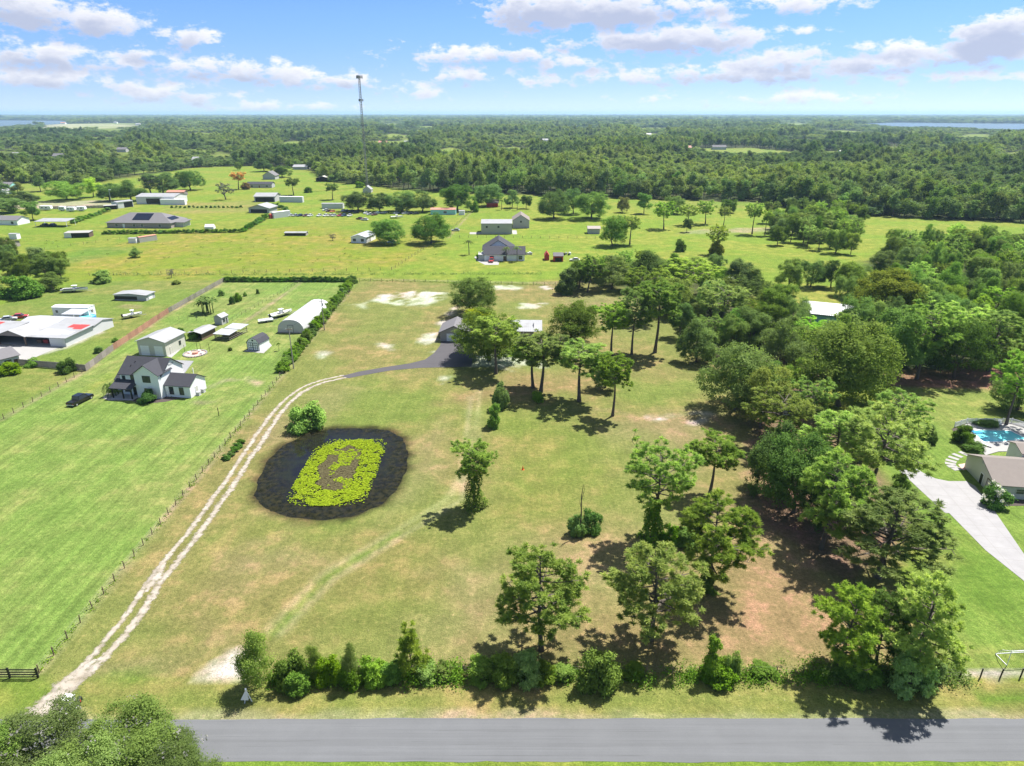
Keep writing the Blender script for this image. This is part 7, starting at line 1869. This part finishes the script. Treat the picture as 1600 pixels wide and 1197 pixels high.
def rv(px0, px1, y, label):
    g, rz, w = rect_from_px((px0, y), (px1, y))
    b = thing('camper_trailer', label, 'camper', g, rz, 'camper trailers on the left yard')
    h = 3.2
    link('body', MB().extrude([(0, 0.6), (w - 0.6, 0.6), (w, 1.3), (w - 0.2, h - 0.2), (w - 0.7, h), (0.3, h), (0, h - 0.3)], 'y', 0, 2.6).mesh('body', M['white']), b)
    link('stripe', MB().box(0.3, w - 0.6, -0.02, 0.0, 1.0, 1.25).mesh('stripe', M['grey_wall']), b)
    for x in (w * 0.25, w * 0.6):
        link('window', MB().box(x - 0.5, x + 0.5, -0.03, 0.0, 1.7, 2.4).mesh('window', M['glass']), b)
    for x in (w * 0.4, w * 0.52):
        link('wheel', WM, b, (x, 0.05, 0.34))
        link('wheel', WM, b, (x, 2.5, 0.34))
for x0, x1, y, lb in [(62, 80, 329, 'white camper trailer set apart left of the other three'), (92, 102, 330, 'left white camper of the three in a row'), (104, 117, 331, 'middle white camper of the three in a row'), (119, 133, 330, 'right white camper of the three in a row')]:
    rv(x0, x1, y, lb)
def boat(px, py, L, rz, label, cover=False, trailer=True):
    b = thing('motor_boat', label, 'boat', P(px, py), rz)
    n = 7
    ys = np.linspace(-L / 2, L / 2, n)
    hwid = L * 0.2 * np.array([0.92, 1, 1, 0.97, 0.85, 0.55, 0.06])
    V, F = [], []
    for i, y in enumerate(ys):
        w = hwid[i]; up = 0.25 * (i / (n - 1)) ** 2 * L * 0.25
        V += [(-w, y, 1.25 + up), (-w * 0.8, y, 0.75 + up * 0.6), (0, y, 0.5 + up * 0.5), (w * 0.8, y, 0.75 + up * 0.6), (w, y, 1.25 + up)]
    for i in range(n - 1):
        for j in range(4):
            F.append((i * 5 + j, (i + 1) * 5 + j, (i + 1) * 5 + j + 1, i * 5 + j + 1))
    F.append((0, 1, 2, 3, 4))
    hull = MB().add(V, F)
    link('hull', hull.mesh('hull', M['white']), b)
    dk = [(V[i * 5][0] * 0.9, V[i * 5][1], V[i * 5][2] - (0.25 if i < 4 else 0.03)) for i in range(n)] + [(V[i * 5 + 4][0] * 0.9, V[i * 5][1], V[i * 5][2] - (0.25 if i < 4 else 0.03)) for i in range(n)]
    link('deck', MB().add(dk, [(i, i + 1, n + i + 1, n + i) for i in range(n - 1)]).mesh('deck', M['black' if cover else 'cream']), b)
    link('windscreen', MB().add([(-L * 0.12, 0.1 * L, 1.25), (L * 0.12, 0.1 * L, 1.25), (L * 0.09, 0.03 * L, 1.8), (-L * 0.09, 0.03 * L, 1.8)], [(0, 1, 2, 3)]).mesh('windscreen', M['glass']), b)
    link('console', MB().box(-0.5, 0.5, -0.06 * L, 0.06 * L, 1.0, 2.0).box(-0.7, 0.7, -0.1 * L, 0.1 * L, 2.5, 2.58).mesh('console', M['white']), b)
    link('engine', MB().box(-0.25, 0.25, -L / 2 - 0.45, -L / 2, 0.6, 1.7).mesh('engine', M['black']), b)
    if trailer:
        link('trailer_frame', MB().box(-0.06, 0.06, -L / 2, L / 2 + 1.2, 0.36, 0.46).box(-1.0, 1.0, -0.6, -0.5, 0.36, 0.46).mesh('trailer_frame', M['steel']), b)
        for s in (-1, 1):
            link('wheel', WM, b, (s * 1.0, -0.55, 0.34))
boat(440, 494, 8.5, R(-38), 'white motor boat on its trailer left of the greenhouse')
boat(208, 496, 6.0, R(-50), 'small white motor boat alone on the grass by the cedar boards')
boat(118, 456, 9.5, R(-82), 'long white boat under a dark cover by the thicket', True)
boat(620, 341, 8, R(-78), 'white boat in front of the oak row', False)
b = thing('flat_trailer', 'flat white trailer lying ahead of the motor boat', 'trailer', P(416, 503), R(-60))
link('bed', MB().box(-1.2, 1.2, -2.4, 2.4, 0.5, 0.62).mesh('bed', M['white']), b)
link('tongue', MB().box(-0.06, 0.06, 2.4, 3.8, 0.46, 0.56).mesh('tongue', M['steel']), b)
for s in (-1, 1):
    link('wheel', WM, b, (s * 1.25, -0.2, 0.34))
    link('side_rail', MB().box(s * 1.2 - 0.04, s * 1.2 + 0.04, -2.4, 2.4, 0.62, 0.95).mesh('side_rail', M['white']), b)

# ================================================================== FENCES, POLES, TOWER AND SMALL THINGS
def post_mesh(h, r, mat):
    return MB().cyl(0, 0, -0.3, h, r, 6).mesh('post', M[mat])
def wire_fence(name, label, pts, spacing, h=1.3, r=0.07, mat='wood_brown', wires=3, lean=0.03, rail=None):
    o = np.array(pts[0])
    b = thing(name, label, 'fence', o)
    pm = post_mesh(h, r, mat)
    wm = MB()
    for i in range(len(pts) - 1):
        a, e = np.array(pts[i]) - o, np.array(pts[i + 1]) - o
        L = np.linalg.norm(e - a); k = max(1, round(L / spacing))
        for j in range(k + (1 if i == len(pts) - 2 else 0)):
            q = a + (e - a) * j / k
            p = link('post', pm, b, (q[0], q[1], 0)); p.rotation_euler = (random.gauss(0, lean), random.gauss(0, lean), 0)
        for z in np.linspace(h * 0.3, h * 0.92, wires):
            wm.tube([(*a, z), (*e, z)], 0.005, 3)
    link('wire', wm.mesh('wire', M['tower']), b)
    return b
wire_fence('wire_fence', 'long wire fence on wooden posts between track and left lawn', [(-59.0, 66), (-63.6, 268)], 3.0, 1.35, 0.075)
wire_fence('wire_fence', 'overgrown wire fence inside the front hedge', [(-32, 66.0), (46, 65.8)], 3.2, 1.25, 0.06)
wire_fence('wire_fence', 'black-posted wire fence by the soccer goal', [P(1468, 1060), P(1720, 1056)], 2.65, 1.5, 0.09, 'black', 3, 0.05)
wire_fence('wire_fence', 'wire fence across the back of the long lot', [P(562, 440), P(700, 441.5), P(885, 447)], 4.5, 1.4, 0.08)
wire_fence('wire_fence', 'wire fence at the left lawn\'s far side', [P(-10, 664), P(128, 583)], 3.2, 1.3, 0.08)
wire_fence('wire_fence', 'wire fence along the weedy pasture\'s near edge', [P(140, 431), P(612, 422)], 5, 1.4, 0.09)
wire_fence('wire_fence', 'wire fence rising from pasture corner to the turquoise home', [P(612, 422), P(690, 372), P(745, 323)], 5, 1.4, 0.09)
wire_fence('wire_fence', 'wire fence between charcoal house and warehouse', [P(690, 371), P(930, 373)], 5, 1.4, 0.09)
wire_fence('wire_fence', 'thin wire run beside the orchard saplings', [P(356, 505), P(470, 440)], 3.2, 1.2, 0.05)
wire_fence('wire_fence', 'cross wire fence from boards to the tiny shed', [P(280, 500), P(335, 503)], 3.0, 1.2, 0.05)
wire_fence('wire_fence', 'wire fence through the far left paddock', [P(70, 390), P(205, 372)], 6, 1.3, 0.09)
# dark four-rail fence, lower left
g = P(60, 1059)
b = thing('rail_fence', 'dark brown four-rail fence ending at the lawn corner', 'fence', (g[0] - 14, g[1]))
for i in range(5):
    link('post', MB().box(-0.09, 0.09, -0.09, 0.09, -0.2, 1.55).mesh('post', M['black']), b, (i * 3.5, 0, 0))
    if i < 4:
        for z in (0.25, 0.62, 1.0, 1.38):
            link('rail', MB().box(0.06, 3.44, -0.14, -0.095, z - 0.08, z + 0.08).mesh('rail', M['black']), b, (i * 3.5, 0, 0))
# board fences round the workshop lot
def panel_mesh(L, h, mat, gap=0.012, picket=0.14, nm='fence_panel'):
    m = MB()
    n = int(L / picket)
    for i in range(n):
        x = i * L / n
        m.box(x + gap, x + L / n - gap, -0.015, 0.015, 0.05, h + random.uniform(-0.03, 0.03))
    m.box(0, L, 0.015, 0.06, 0.35, 0.43); m.box(0, L, 0.015, 0.06, h - 0.4, h - 0.32)
    return m.mesh(nm, M[mat])
def board_fence(label, pts, mat, h=1.9, gap=0.012, picket=0.14):
    o = np.array(pts[0])
    b = thing('board_fence', label, 'fence', o)
    pm = panel_mesh(2.4, h, mat, gap, picket)
    pt = MB().box(-0.06, 0.06, 0.03, 0.15, -0.2, h + 0.05).mesh('post', M[mat])
    for i in range(len(pts) - 1):
        a, e = np.array(pts[i]) - o, np.array(pts[i + 1]) - o
        L = np.linalg.norm(e - a); k = max(1, round(L / 2.4)); ang = math.atan2(*(e - a)[::-1])
        for j in range(k):
            q = a + (e - a) * j / k
            p = link('fence_panel', pm, b, (q[0], q[1], 0), ang); p.scale = (L / k / 2.4, 1, random.uniform(0.96, 1.03))
            link('post', pt, b, (q[0], q[1], 0), ang)
board_fence('weathered grey board fence turning the corner below the workshop', [P(30, 571), P(135, 580), P(178, 547)], 'wood_grey')
board_fence('new reddish cedar board fence running up from the grey one', [P(178, 547), P(264, 489)], 'wood_red')
board_fence('grey picket fence with open gaps above the cedar boards', [P(264, 489), P(352, 439)], 'wood_grey', 1.8, 0.05, 0.24)
board_fence('grey board fence behind the white campers', [P(70, 327), P(165, 325)], 'wood_grey', 2.0)
# power poles
def pole(px, py, top, label, arm):
    g = P(px, py); h = height_at(g, top)
    b = thing('power_pole', label, 'power pole', g)
    link('shaft', MB().cyl(0, 0, -0.5, h, 0.17, 8, 0.11).mesh('shaft', M['wood_grey']), b)
    link('crossarm', MB().box(-0.9, 0.9, -0.06, 0.06, h - arm, h - arm + 0.12).mesh('crossarm', M['wood_brown']), b)
    for x in (-0.8, 0.8):
        link('insulator', MB().cyl(x, 0, h - arm + 0.12, h - arm + 0.34, 0.05, 6).mesh('insulator', M['white']), b)
    if arm > 0.6:
        link('transformer', MB().cyl(0.28, -0.1, h - 2.2, h - 1.4, 0.24, 8).mesh('transformer', M['grey_wall']), b)
    return (g[0], g[1], h)
p1 = pole(459, 576, 513, 'tall power pole at the near end of the long hedge', 0.4)
p2 = pole(507, 516, 467, 'power pole behind the greenhouse\'s hedge side, with transformer', 0.9)
w = []
for t in np.linspace(0, 1, 9):
    w.append((p1[0] + (p2[0] - p1[0]) * t, p1[1] + (p2[1] - p1[1]) * t, p1[2] + (p2[2] - p1[2]) * t - 0.8 * 4 * t * (1 - t)))
tag(link('power_line', MB().tube(w, 0.025, 3).mesh('power_line', M['black'])), 'single power line strung between the two hedge poles', 'cable')
b = thing('lone_post', 'short dark post alone on the left lawn', 'post', P(342, 650))
link('shaft', post_mesh(2.0, 0.09, 'black'), b); link('cap', MB().cyl(0, 0, 2.0, 2.08, 0.11, 6).mesh('cap', M['black']), b)
b = thing('lamp_post', 'pale lamp post among the oaks left of the long white barn', 'lamp post', P(175, 321))
hh = height_at(P(175, 321), 297)
link('shaft', MB().cyl(0, 0, 0, hh, 0.15, 6, 0.1).mesh('shaft', M['steel']), b); link('lamp_head', MB().box(-0.1, 1.4, -0.25, 0.25, hh, hh + 0.35).mesh('lamp_head', M['white']), b)
# cell tower: three-legged lattice
g = P(574, 293); H_ = height_at(g, 118)
b = thing('cell_tower', 'tall lattice cell tower rising above the horizon', 'tower', g)
hw = 1.05
legs = [(hw * math.cos(R(90 + 120 * i)), hw * math.sin(R(90 + 120 * i))) for i in range(3)]
for x, y in legs:
    link('leg', MB().tube([(x, y, 0), (x, y, H_)], 0.16, 5).mesh('leg', M['tower']), b)
m = MB()
k = 46
for i in range(k):
    z0, z1 = H_ * i / k, H_ * (i + 1) / k
    for j in range(3):
        a, c = legs[j], legs[(j + 1) % 3]
        m.tube([(*a, z0), (*c, z1)], 0.07, 3); m.tube([(*c, z0), (*a, z1)], 0.07, 3)
link('lattice', m.mesh('lattice', M['tower']), b)
def array(z, r, n, hgt, kmat):
    fr = MB()
    for i in range(3):
        a, c = R(30 + 120 * i), R(150 + 120 * i)
        fr.tube([(r * math.cos(a), r * math.sin(a), z), (r * math.cos(c), r * math.sin(c), z)], 0.1, 4)
        fr.tube([(0, 0, z), (r * math.cos(a), r * math.sin(a), z)], 0.1, 4)
    p = link('antenna_mount', fr.mesh('antenna_mount', M['tower']), b)
    for i in range(3):
        a, c = np.array([math.cos(R(30 + 120 * i)), math.sin(R(30 + 120 * i))]) * r, np.array([math.cos(R(150 + 120 * i)), math.sin(R(150 + 120 * i))]) * r
        for q in range(n):
            pos = a + (c - a) * (q + 0.5) / n
            link('antenna', MB().box(-0.22, 0.22, -0.15, 0.15, -hgt / 2, hgt / 2).mesh('antenna', M[kmat]), p, (pos[0], pos[1], z), R(90 + 120 * i))
array(H_ - 1.2, 3.4, 4, 2.6, 'tower'); array(H_ * 0.80 - 1.0, 2.6, 3, 2.0, 'tower')
link('lightning_rod', MB().cyl(0, 0, H_, H_ + 3.0, 0.07, 5).mesh('lightning_rod', M['tower']), b)
# roadside: white cabinet, mailbox, sign, goal, cone
b = thing('utility_cabinet', 'white utility cabinet beside the track mouth', 'cabinet', P(111, 1108), R(-8))
link('body', MB().box(-0.55, 0.55, -0.45, 0.45, 0.08, 1.75).mesh('body', M['white']), b)
link('lid', MB().box(-0.60, 0.60, -0.50, 0.50, 1.752, 1.84).mesh('lid', M['white']), b)
link('base', MB().box(-0.7, 0.7, -0.6, 0.6, 0.0, 0.078).mesh('base', M['concrete']), b)
link('door', MB().box(-0.48, 0.48, -0.47, -0.452, 0.2, 1.6).mesh('door', M['grey_wall']), b)
b = thing('mailbox', 'dark round-topped mailbox right of the white cabinet', 'mailbox', P(126, 1108), R(10))
link('post', MB().box(-0.06, 0.06, -0.06, 0.06, -0.2, 1.0).mesh('post', M['grey_wall']), b)
link('box', MB().extrude([(-0.3, 1.0), (0.3, 1.0), (0.3, 1.3)] + [(0.3 * math.cos(a), 1.3 + 0.25 * math.sin(a)) for a in np.linspace(0.3, math.pi - 0.3, 6)] + [(-0.3, 1.3)], 'y', -0.45, 0.45).mesh('box', M['black']), b)
link('flag', MB().box(0.31, 0.34, -0.2, -0.05, 1.2, 1.6).mesh('flag', M['red']), b)
g = P(388, 1099)
b = thing('yard_sign', 'white A-frame yard sign standing on the verge by the hedge', 'sign', g, R(15))
for s in (-1, 1):
    link('leg', MB().tube([(s * 0.42, 0.12, 0), (0.0, 0, 2.0)], 0.07, 4).mesh('leg', M['white']), b)
link('panel', MB().add([(-0.75, -0.1, 0.8), (0.1, -0.1, 0.55), (0.12, -0.03, 1.8), (-0.10, -0.03, 1.95), (-0.75, -0.06, 0.8), (0.1, -0.06, 0.55), (0.12, 0.01, 1.8), (-0.10, 0.01, 1.95)], [(0, 1, 2, 3), (7, 6, 5, 4), (0, 4, 5, 1), (1, 5, 6, 2), (2, 6, 7, 3), (3, 7, 4, 0)]).mesh('panel', M['white']), b)
link('cap', MB().cyl(0, 0, 1.95, 2.25, 0.13, 8).mesh('cap', M['white']), b)
link('brace', MB().tube([(-0.25, 0.07, 0.7), (0.25, 0.07, 0.7)], 0.05, 4).mesh('brace', M['white']), b)
g = P(1573, 1040)
b = thing('soccer_goal', 'white-framed soccer goal on the lawn by the black posts', 'goal', g, R(4))
Wg = 5.5
link('crossbar', MB().tube([(0, 0, 2.3), (Wg, 0, 2.3)], 0.045, 6).mesh('crossbar', M['white']), b)
for x in (0, Wg):
    link('upright', MB().tube([(x, 0, 0), (x, 0, 2.3)], 0.045, 6).mesh('upright', M['white']), b)
    link('stay', MB().tube([(x, 0, 2.3), (x, 1.2, 1.4), (x, 2.0, 0.05)], 0.04, 5).mesh('stay', M['white']), b)
    link('ground_bar', MB().tube([(x, 0, 0.05), (x, 2.0, 0.05)], 0.05, 5).mesh('ground_bar', M['white']), b)
link('ground_bar', MB().tube([(0, 2.0, 0.05), (Wg, 2.0, 0.05)], 0.05, 5).mesh('ground_bar', M['white']), b)
m = MB()
for i in range(0, 23):
    m.tube([(i * 0.25, 0, 2.28), (i * 0.25, 1.2, 1.38), (i * 0.25, 2.0, 0.05)], 0.008, 3)
link('net', m.mesh('net', M['white']), b)
b = thing('traffic_cone', 'small orange cone alone on the open grass', 'cone', P(817, 734))
link('body', MB().cyl(0, 0, 0.05, 0.85, 0.2, 8, 0.05).mesh('body', M['orange']), b); link('base', MB().box(-0.26, 0.26, -0.26, 0.26, 0, 0.05).mesh('base', M['orange']), b)
# fire pit ring with posts
g = P(305, 553)
b = thing('fire_pit', 'round white-stone fire pit circle ringed by dark posts', 'fire pit', g)
n = 26
st = MB().box(-0.28, 0.28, -0.22, 0.22, 0, 0.3).mesh('stone', M['concrete'])
for i in range(n):
    a = 2 * math.pi * i / n
    link('stone', st, b, (3.1 * math.cos(a), 3.1 * math.sin(a), 0), a + R(90))
link('floor', MB().extrude([(3.0 * math.cos(a), 3.0 * math.sin(a)) for a in np.linspace(0, 2 * math.pi, 25)[:-1]], 'z', 0.0, 0.05).mesh('floor', M['terracotta']), b)
link('hearth', MB().cyl(0, 0, 0.05, 0.5, 0.8, 10).mesh('hearth', M['rust_roof']), b)
for x, y in ((-3.4, 1.0), (-0.9, 3.6), (0.6, 2.6), (3.3, 2.2)):
    link('post', post_mesh(2.4, 0.06, 'black'), b, (x, y, 0))
for x, y in ((-1.9, 0.4), (1.9, -0.2), (0.4, 1.9)):
    link('seat', MB().box(x - 0.35, x + 0.35, y - 0.3, y + 0.3, 0.05, 0.5).mesh('seat', M['white']), b)
# clutter by the red sheds
for x, y, lb in ((824, 398, 'dark stacked drums beside the charcoal house'), (885, 398, 'grey scrap heap behind the larger red shed')):
    b = thing('scrap_heap', lb, 'scrap', P(x, y))
    for i in range(6):
        a = random.uniform(0, 6.28); r = random.uniform(0, 2)
        link('drum', MB().cyl(0, 0, 0, random.uniform(0.7, 1.3), 0.5, 8).mesh('drum', M['white' if i % 3 == 0 else 'black' if i % 2 else 'steel']), b, (r * math.cos(a), r * math.sin(a), 0))

# ================================================================== THE FAR FOREST
fp = np.array(forest_poly)
front = np.array(PP(FOREST_FRONT))
lk = [np.array(l) for l in LAKES]
cl = [np.array(PP(c)) for c in CLEAR]
rg = np.random.default_rng(55)
def forest_ok(x, y, margin=0.0):
    ok = sd_poly(fp, x, y) < -margin
    for l in lk: ok &= sd_poly(l, x, y) > 2
    for c in cl: ok &= sd_poly(c, x, y) > 2
    for (a, b_) in FARH_POS:
        d = math.hypot(a, b_)
        # the yard round a house and towards its open side
        ok &= ~((np.abs(x - a) < 14 + d * 0.004) & (y > b_ - 20 - d * 0.045) & (y < b_ + 14))
    return ok
# rows at the forest's near edge: individuals, several deep, largest in view
edge = []
Y0 = np.interp
rows = 0
for row in range(7):
    s = 0.0
    for i in range(len(front) - 1):
        a, e = front[i], front[i + 1]
        if e[0] < -620 or a[0] > 760: continue
        L = np.linalg.norm(e - a); k = int(L / 10.5)
        for j in range(k):
            q = a + (e - a) * (j + rg.random()) / max(k, 1)
            edge.append((q[0] + rg.normal() * 2, q[1] + 4 + row * 9 + rg.normal() * 2.5, row))
edge = np.array(edge)
inview = np.abs(edge[:, 0]) < edge[:, 1] * 0.79
edge = edge[inview & forest_ok(edge[:, 0], edge[:, 1])]
edge = edge[np.lexsort((np.hypot(edge[:, 0], edge[:, 1]),))]
NEAR_EDGE = edge[:290]
far_objs = []
FAM = {'broad': ('broadleaf_tree', 'broad round-crowned tree'), 'slender': ('slender_tree', 'tall slender tree'), 'pine': ('forest_pine', 'tall bare-stemmed pine')}
for (x, y, row) in NEAR_EDGE:
    z = vnoise(np.array([x / 60]), np.array([y / 60]), 71)[0]
    k = rg.choice([0, 1, 2, 3, 4, 5, 6, 7], p=[.14, .14, .12, .15, .12, .13, .1, .1])
    me, kind, h0, w0 = FAR[k]
    nm, look = FAM[kind]
    o = link(nm, me, None, (x, y, 0), rg.uniform(0, 6.28))
    s = rg.uniform(0.85, 1.3) * (0.85 + 0.35 * z)
    o.scale = (s * 1.05, s * 1.05, s)
    c = 0.85 + 0.35 * rg.random()
    o.color = (c * rg.uniform(0.8, 1.1), c, c * 0.9, 1)
    where = 'behind the left pastures' if x < -230 else 'behind the cell tower and oak row' if x < 0 else 'behind the central pasture' if x < 260 else 'behind the right-hand pasture'
    tag(o, f"{look} in the forest edge {where}", 'tree', f"forest edge trees {where}")
    if len([1 for q in far_objs if q.data == me]) == 0:
        far_objs.append(o)
# make sure every kind of far tree exists as a source
have = {o.data.name for o in far_objs}
src = sorted(far_objs, key=lambda o: [f[0] for f in FAR].index(o.data))
kinds = [[f[0] for f in FAR].index(o.data) for o in src]

# everything beyond: one mass of instanced trees
pts = []
def ring(d0, d1, sp):
    """jittered grid between two distances, inside the view with a margin"""
    xs = np.arange(-d1 * 0.95 - 40, d1 * 0.95 + 40, sp); ys = np.arange(max(300, d0 * 0.6), d1, sp)
    X, Y = np.meshgrid(xs, ys); X, Y = X.ravel(), Y.ravel()
    X = X + rg.uniform(-.48, .48, len(X)) * sp; Y = Y + rg.uniform(-.48, .48, len(Y)) * sp
    d = np.hypot(X, Y)
    k = (d >= d0) & (d < d1) & (np.abs(X) < Y * 0.86 + 40)
    X, Y = X[k], Y[k]
    k = forest_ok(X, Y)
    return X[k], Y[k], np.full(k.sum(), sp)
segs = [(450, 900, 10), (900, 1300, 10.5), (1300, 1900, 12.5), (1900, 2800, 16), (2800, 4200, 24), (4200, 6400, 36), (6400, 10000, 56), (10000, 16000, 90), (16000, 28000, 160)]
A = [ring(*s) for s in segs]
FX = np.concatenate([a[0] for a in A]); FY = np.concatenate([a[1] for a in A]); FS = np.concatenate([a[2] for a in A])
# leave out what already stands as an individual
cell = set((int(round(x / 5)), int(round(y / 5))) for x, y, _ in NEAR_EDGE)
keep = np.array([(int(round(x / 5)), int(round(y / 5))) not in cell for x, y in zip(FX, FY)])
# thin some patches into glades
gl = fbm(FX / 140, FY / 140, 81, 3)
keep &= ~((gl > 0.63) & (FY < 3000) & (rg.random(len(FX)) < 0.75))
FX, FY, FS = FX[keep], FY[keep], FS[keep]
n = len(FX)
stand = np.clip((fbm(FX / 200, FY / 200, 83, 3) - 0.5) * 2.2 + 0.5, 0, 1)          # stands of taller and lower trees
pick = np.where(stand > 0.5, rg.choice([3, 4, 5, 6, 7, 3, 5, 0], n), rg.choice([0, 1, 2, 0, 1, 2, 4, 5], n))
remap = {k: i for i, k in enumerate(kinds)}
pick = np.array([remap.get(int(k), int(k) % len(kinds)) for k in pick])
hs = rg.uniform(0.75, 1.25, n) * (0.62 + 0.75 * stand)
# scrubby low growth where the photo looks over it to houses, clearings and lakes
lowf = np.ones(n)
for (a, b_) in FARH_POS:
    d = math.hypot(a, b_)
    lowf = np.where((np.abs(FX - a) < 18 + d * 0.008) & (FY > b_ - d * 0.2) & (FY < b_), 0.45, lowf)
for z in ([(1085, 262), (1260, 264), (1256, 240), (1092, 240)], [(1275, 262), (1315, 262), (1312, 240), (1280, 240)], [(1540, 268), (1660, 270), (1650, 252), (1545, 252)], [(-200, 214), (240, 212), (225, 196), (-200, 198)], [(1320, 212), (2000, 224), (2000, 200), (1330, 196)], [(0, 270), (110, 268), (108, 250), (0, 252)], [(165, 262), (210, 262), (205, 246), (168, 246)]):
    lowf = np.where(sd_poly(np.array(PP(z)), FX, FY) < 0, 0.42, lowf)
for z in GLADES:
    lowf = np.where(sd_poly(np.array(PP(z)), FX, FY) < 0, 0.45, lowf)
hs = hs * lowf
ws = np.maximum(1.0, FS / 11) * rg.uniform(0.95, 1.5, n)
fme = bpy.data.meshes.new('forest')
fme.vertices.add(n)
fme.vertices.foreach_set('co', np.stack([FX, FY, np.zeros(n)], 1).astype(np.float32).ravel())
a = fme.attributes.new('pick', 'INT', 'POINT'); a.data.foreach_set('value', pick.astype(np.int32))
sf = np.clip((fbm(FX / 170, FY / 170, 87, 4) - 0.5) * 5, -1, 1) * 0.8 + rg.normal(size=n) * 0.25
a = fme.attributes.new('stand', 'FLOAT', 'POINT'); a.data.foreach_set('value', sf.astype(np.float32))
a = fme.attributes.new('turn', 'FLOAT_VECTOR', 'POINT'); a.data.foreach_set('vector', np.stack([np.zeros(n), np.zeros(n), rg.uniform(0, 6.28, n)], 1).astype(np.float32).ravel())
a = fme.attributes.new('size', 'FLOAT_VECTOR', 'POINT'); a.data.foreach_set('vector', np.stack([ws, ws, hs * (1 + 0.12 * np.log2(FS / 8.0))], 1).astype(np.float32).ravel())
forest = tag(link('forest', fme), 'dense green forest stretching to the horizon', kind='stuff')
ng = bpy.data.node_groups.new('forest_scatter', 'GeometryNodeTree')
ng.interface.new_socket('Geometry', in_out='INPUT', socket_type='NodeSocketGeometry')
ng.interface.new_socket('Geometry', in_out='OUTPUT', socket_type='NodeSocketGeometry')
gi = ng.nodes.new('NodeGroupInput'); go = ng.nodes.new('NodeGroupOutput')
join = ng.nodes.new('GeometryNodeJoinGeometry')
for o in src[::-1]:
    oi = ng.nodes.new('GeometryNodeObjectInfo'); oi.inputs['Object'].default_value = o; oi.inputs['As Instance'].default_value = True
    ng.links.new(oi.outputs['Geometry'], join.inputs[0])
iop = ng.nodes.new('GeometryNodeInstanceOnPoints')
ng.links.new(gi.outputs[0], iop.inputs['Points']); ng.links.new(join.outputs[0], iop.inputs['Instance'])
iop.inputs['Pick Instance'].default_value = True
for nm, typ, sock in (('pick', 'INT', 'Instance Index'), ('turn', 'FLOAT_VECTOR', 'Rotation'), ('size', 'FLOAT_VECTOR', 'Scale')):
    na = ng.nodes.new('GeometryNodeInputNamedAttribute'); na.data_type = typ; na.inputs[0].default_value = nm
    ng.links.new(na.outputs[0], iop.inputs[sock])
ng.links.new(iop.outputs[0], go.inputs[0])
forest.modifiers.new('scatter', 'NODES').node_group = ng
print('FOREST POINTS', n, 'sources', len(src))

# ================================================================== HAZE
hm = bpy.data.materials.new('haze_air')
hm.use_nodes = True
hm.node_tree.nodes.clear()
pv = hm.node_tree.nodes.new('ShaderNodeVolumePrincipled')
ho = hm.node_tree.nodes.new('ShaderNodeOutputMaterial')
pv.inputs['Color'].default_value = (0.48, 0.70, 1.0, 1)
pv.inputs['Density'].default_value = HAZE_DENSITY
pv.inputs['Anisotropy'].default_value = 0.2
hm.node_tree.links.new(pv.outputs[0], ho.inputs['Volume'])
hz = link('haze', MB().box(-52000, 52000, -1200, 52000, -6, 120).mesh('haze', hm))
tag(hz, kind='stuff')
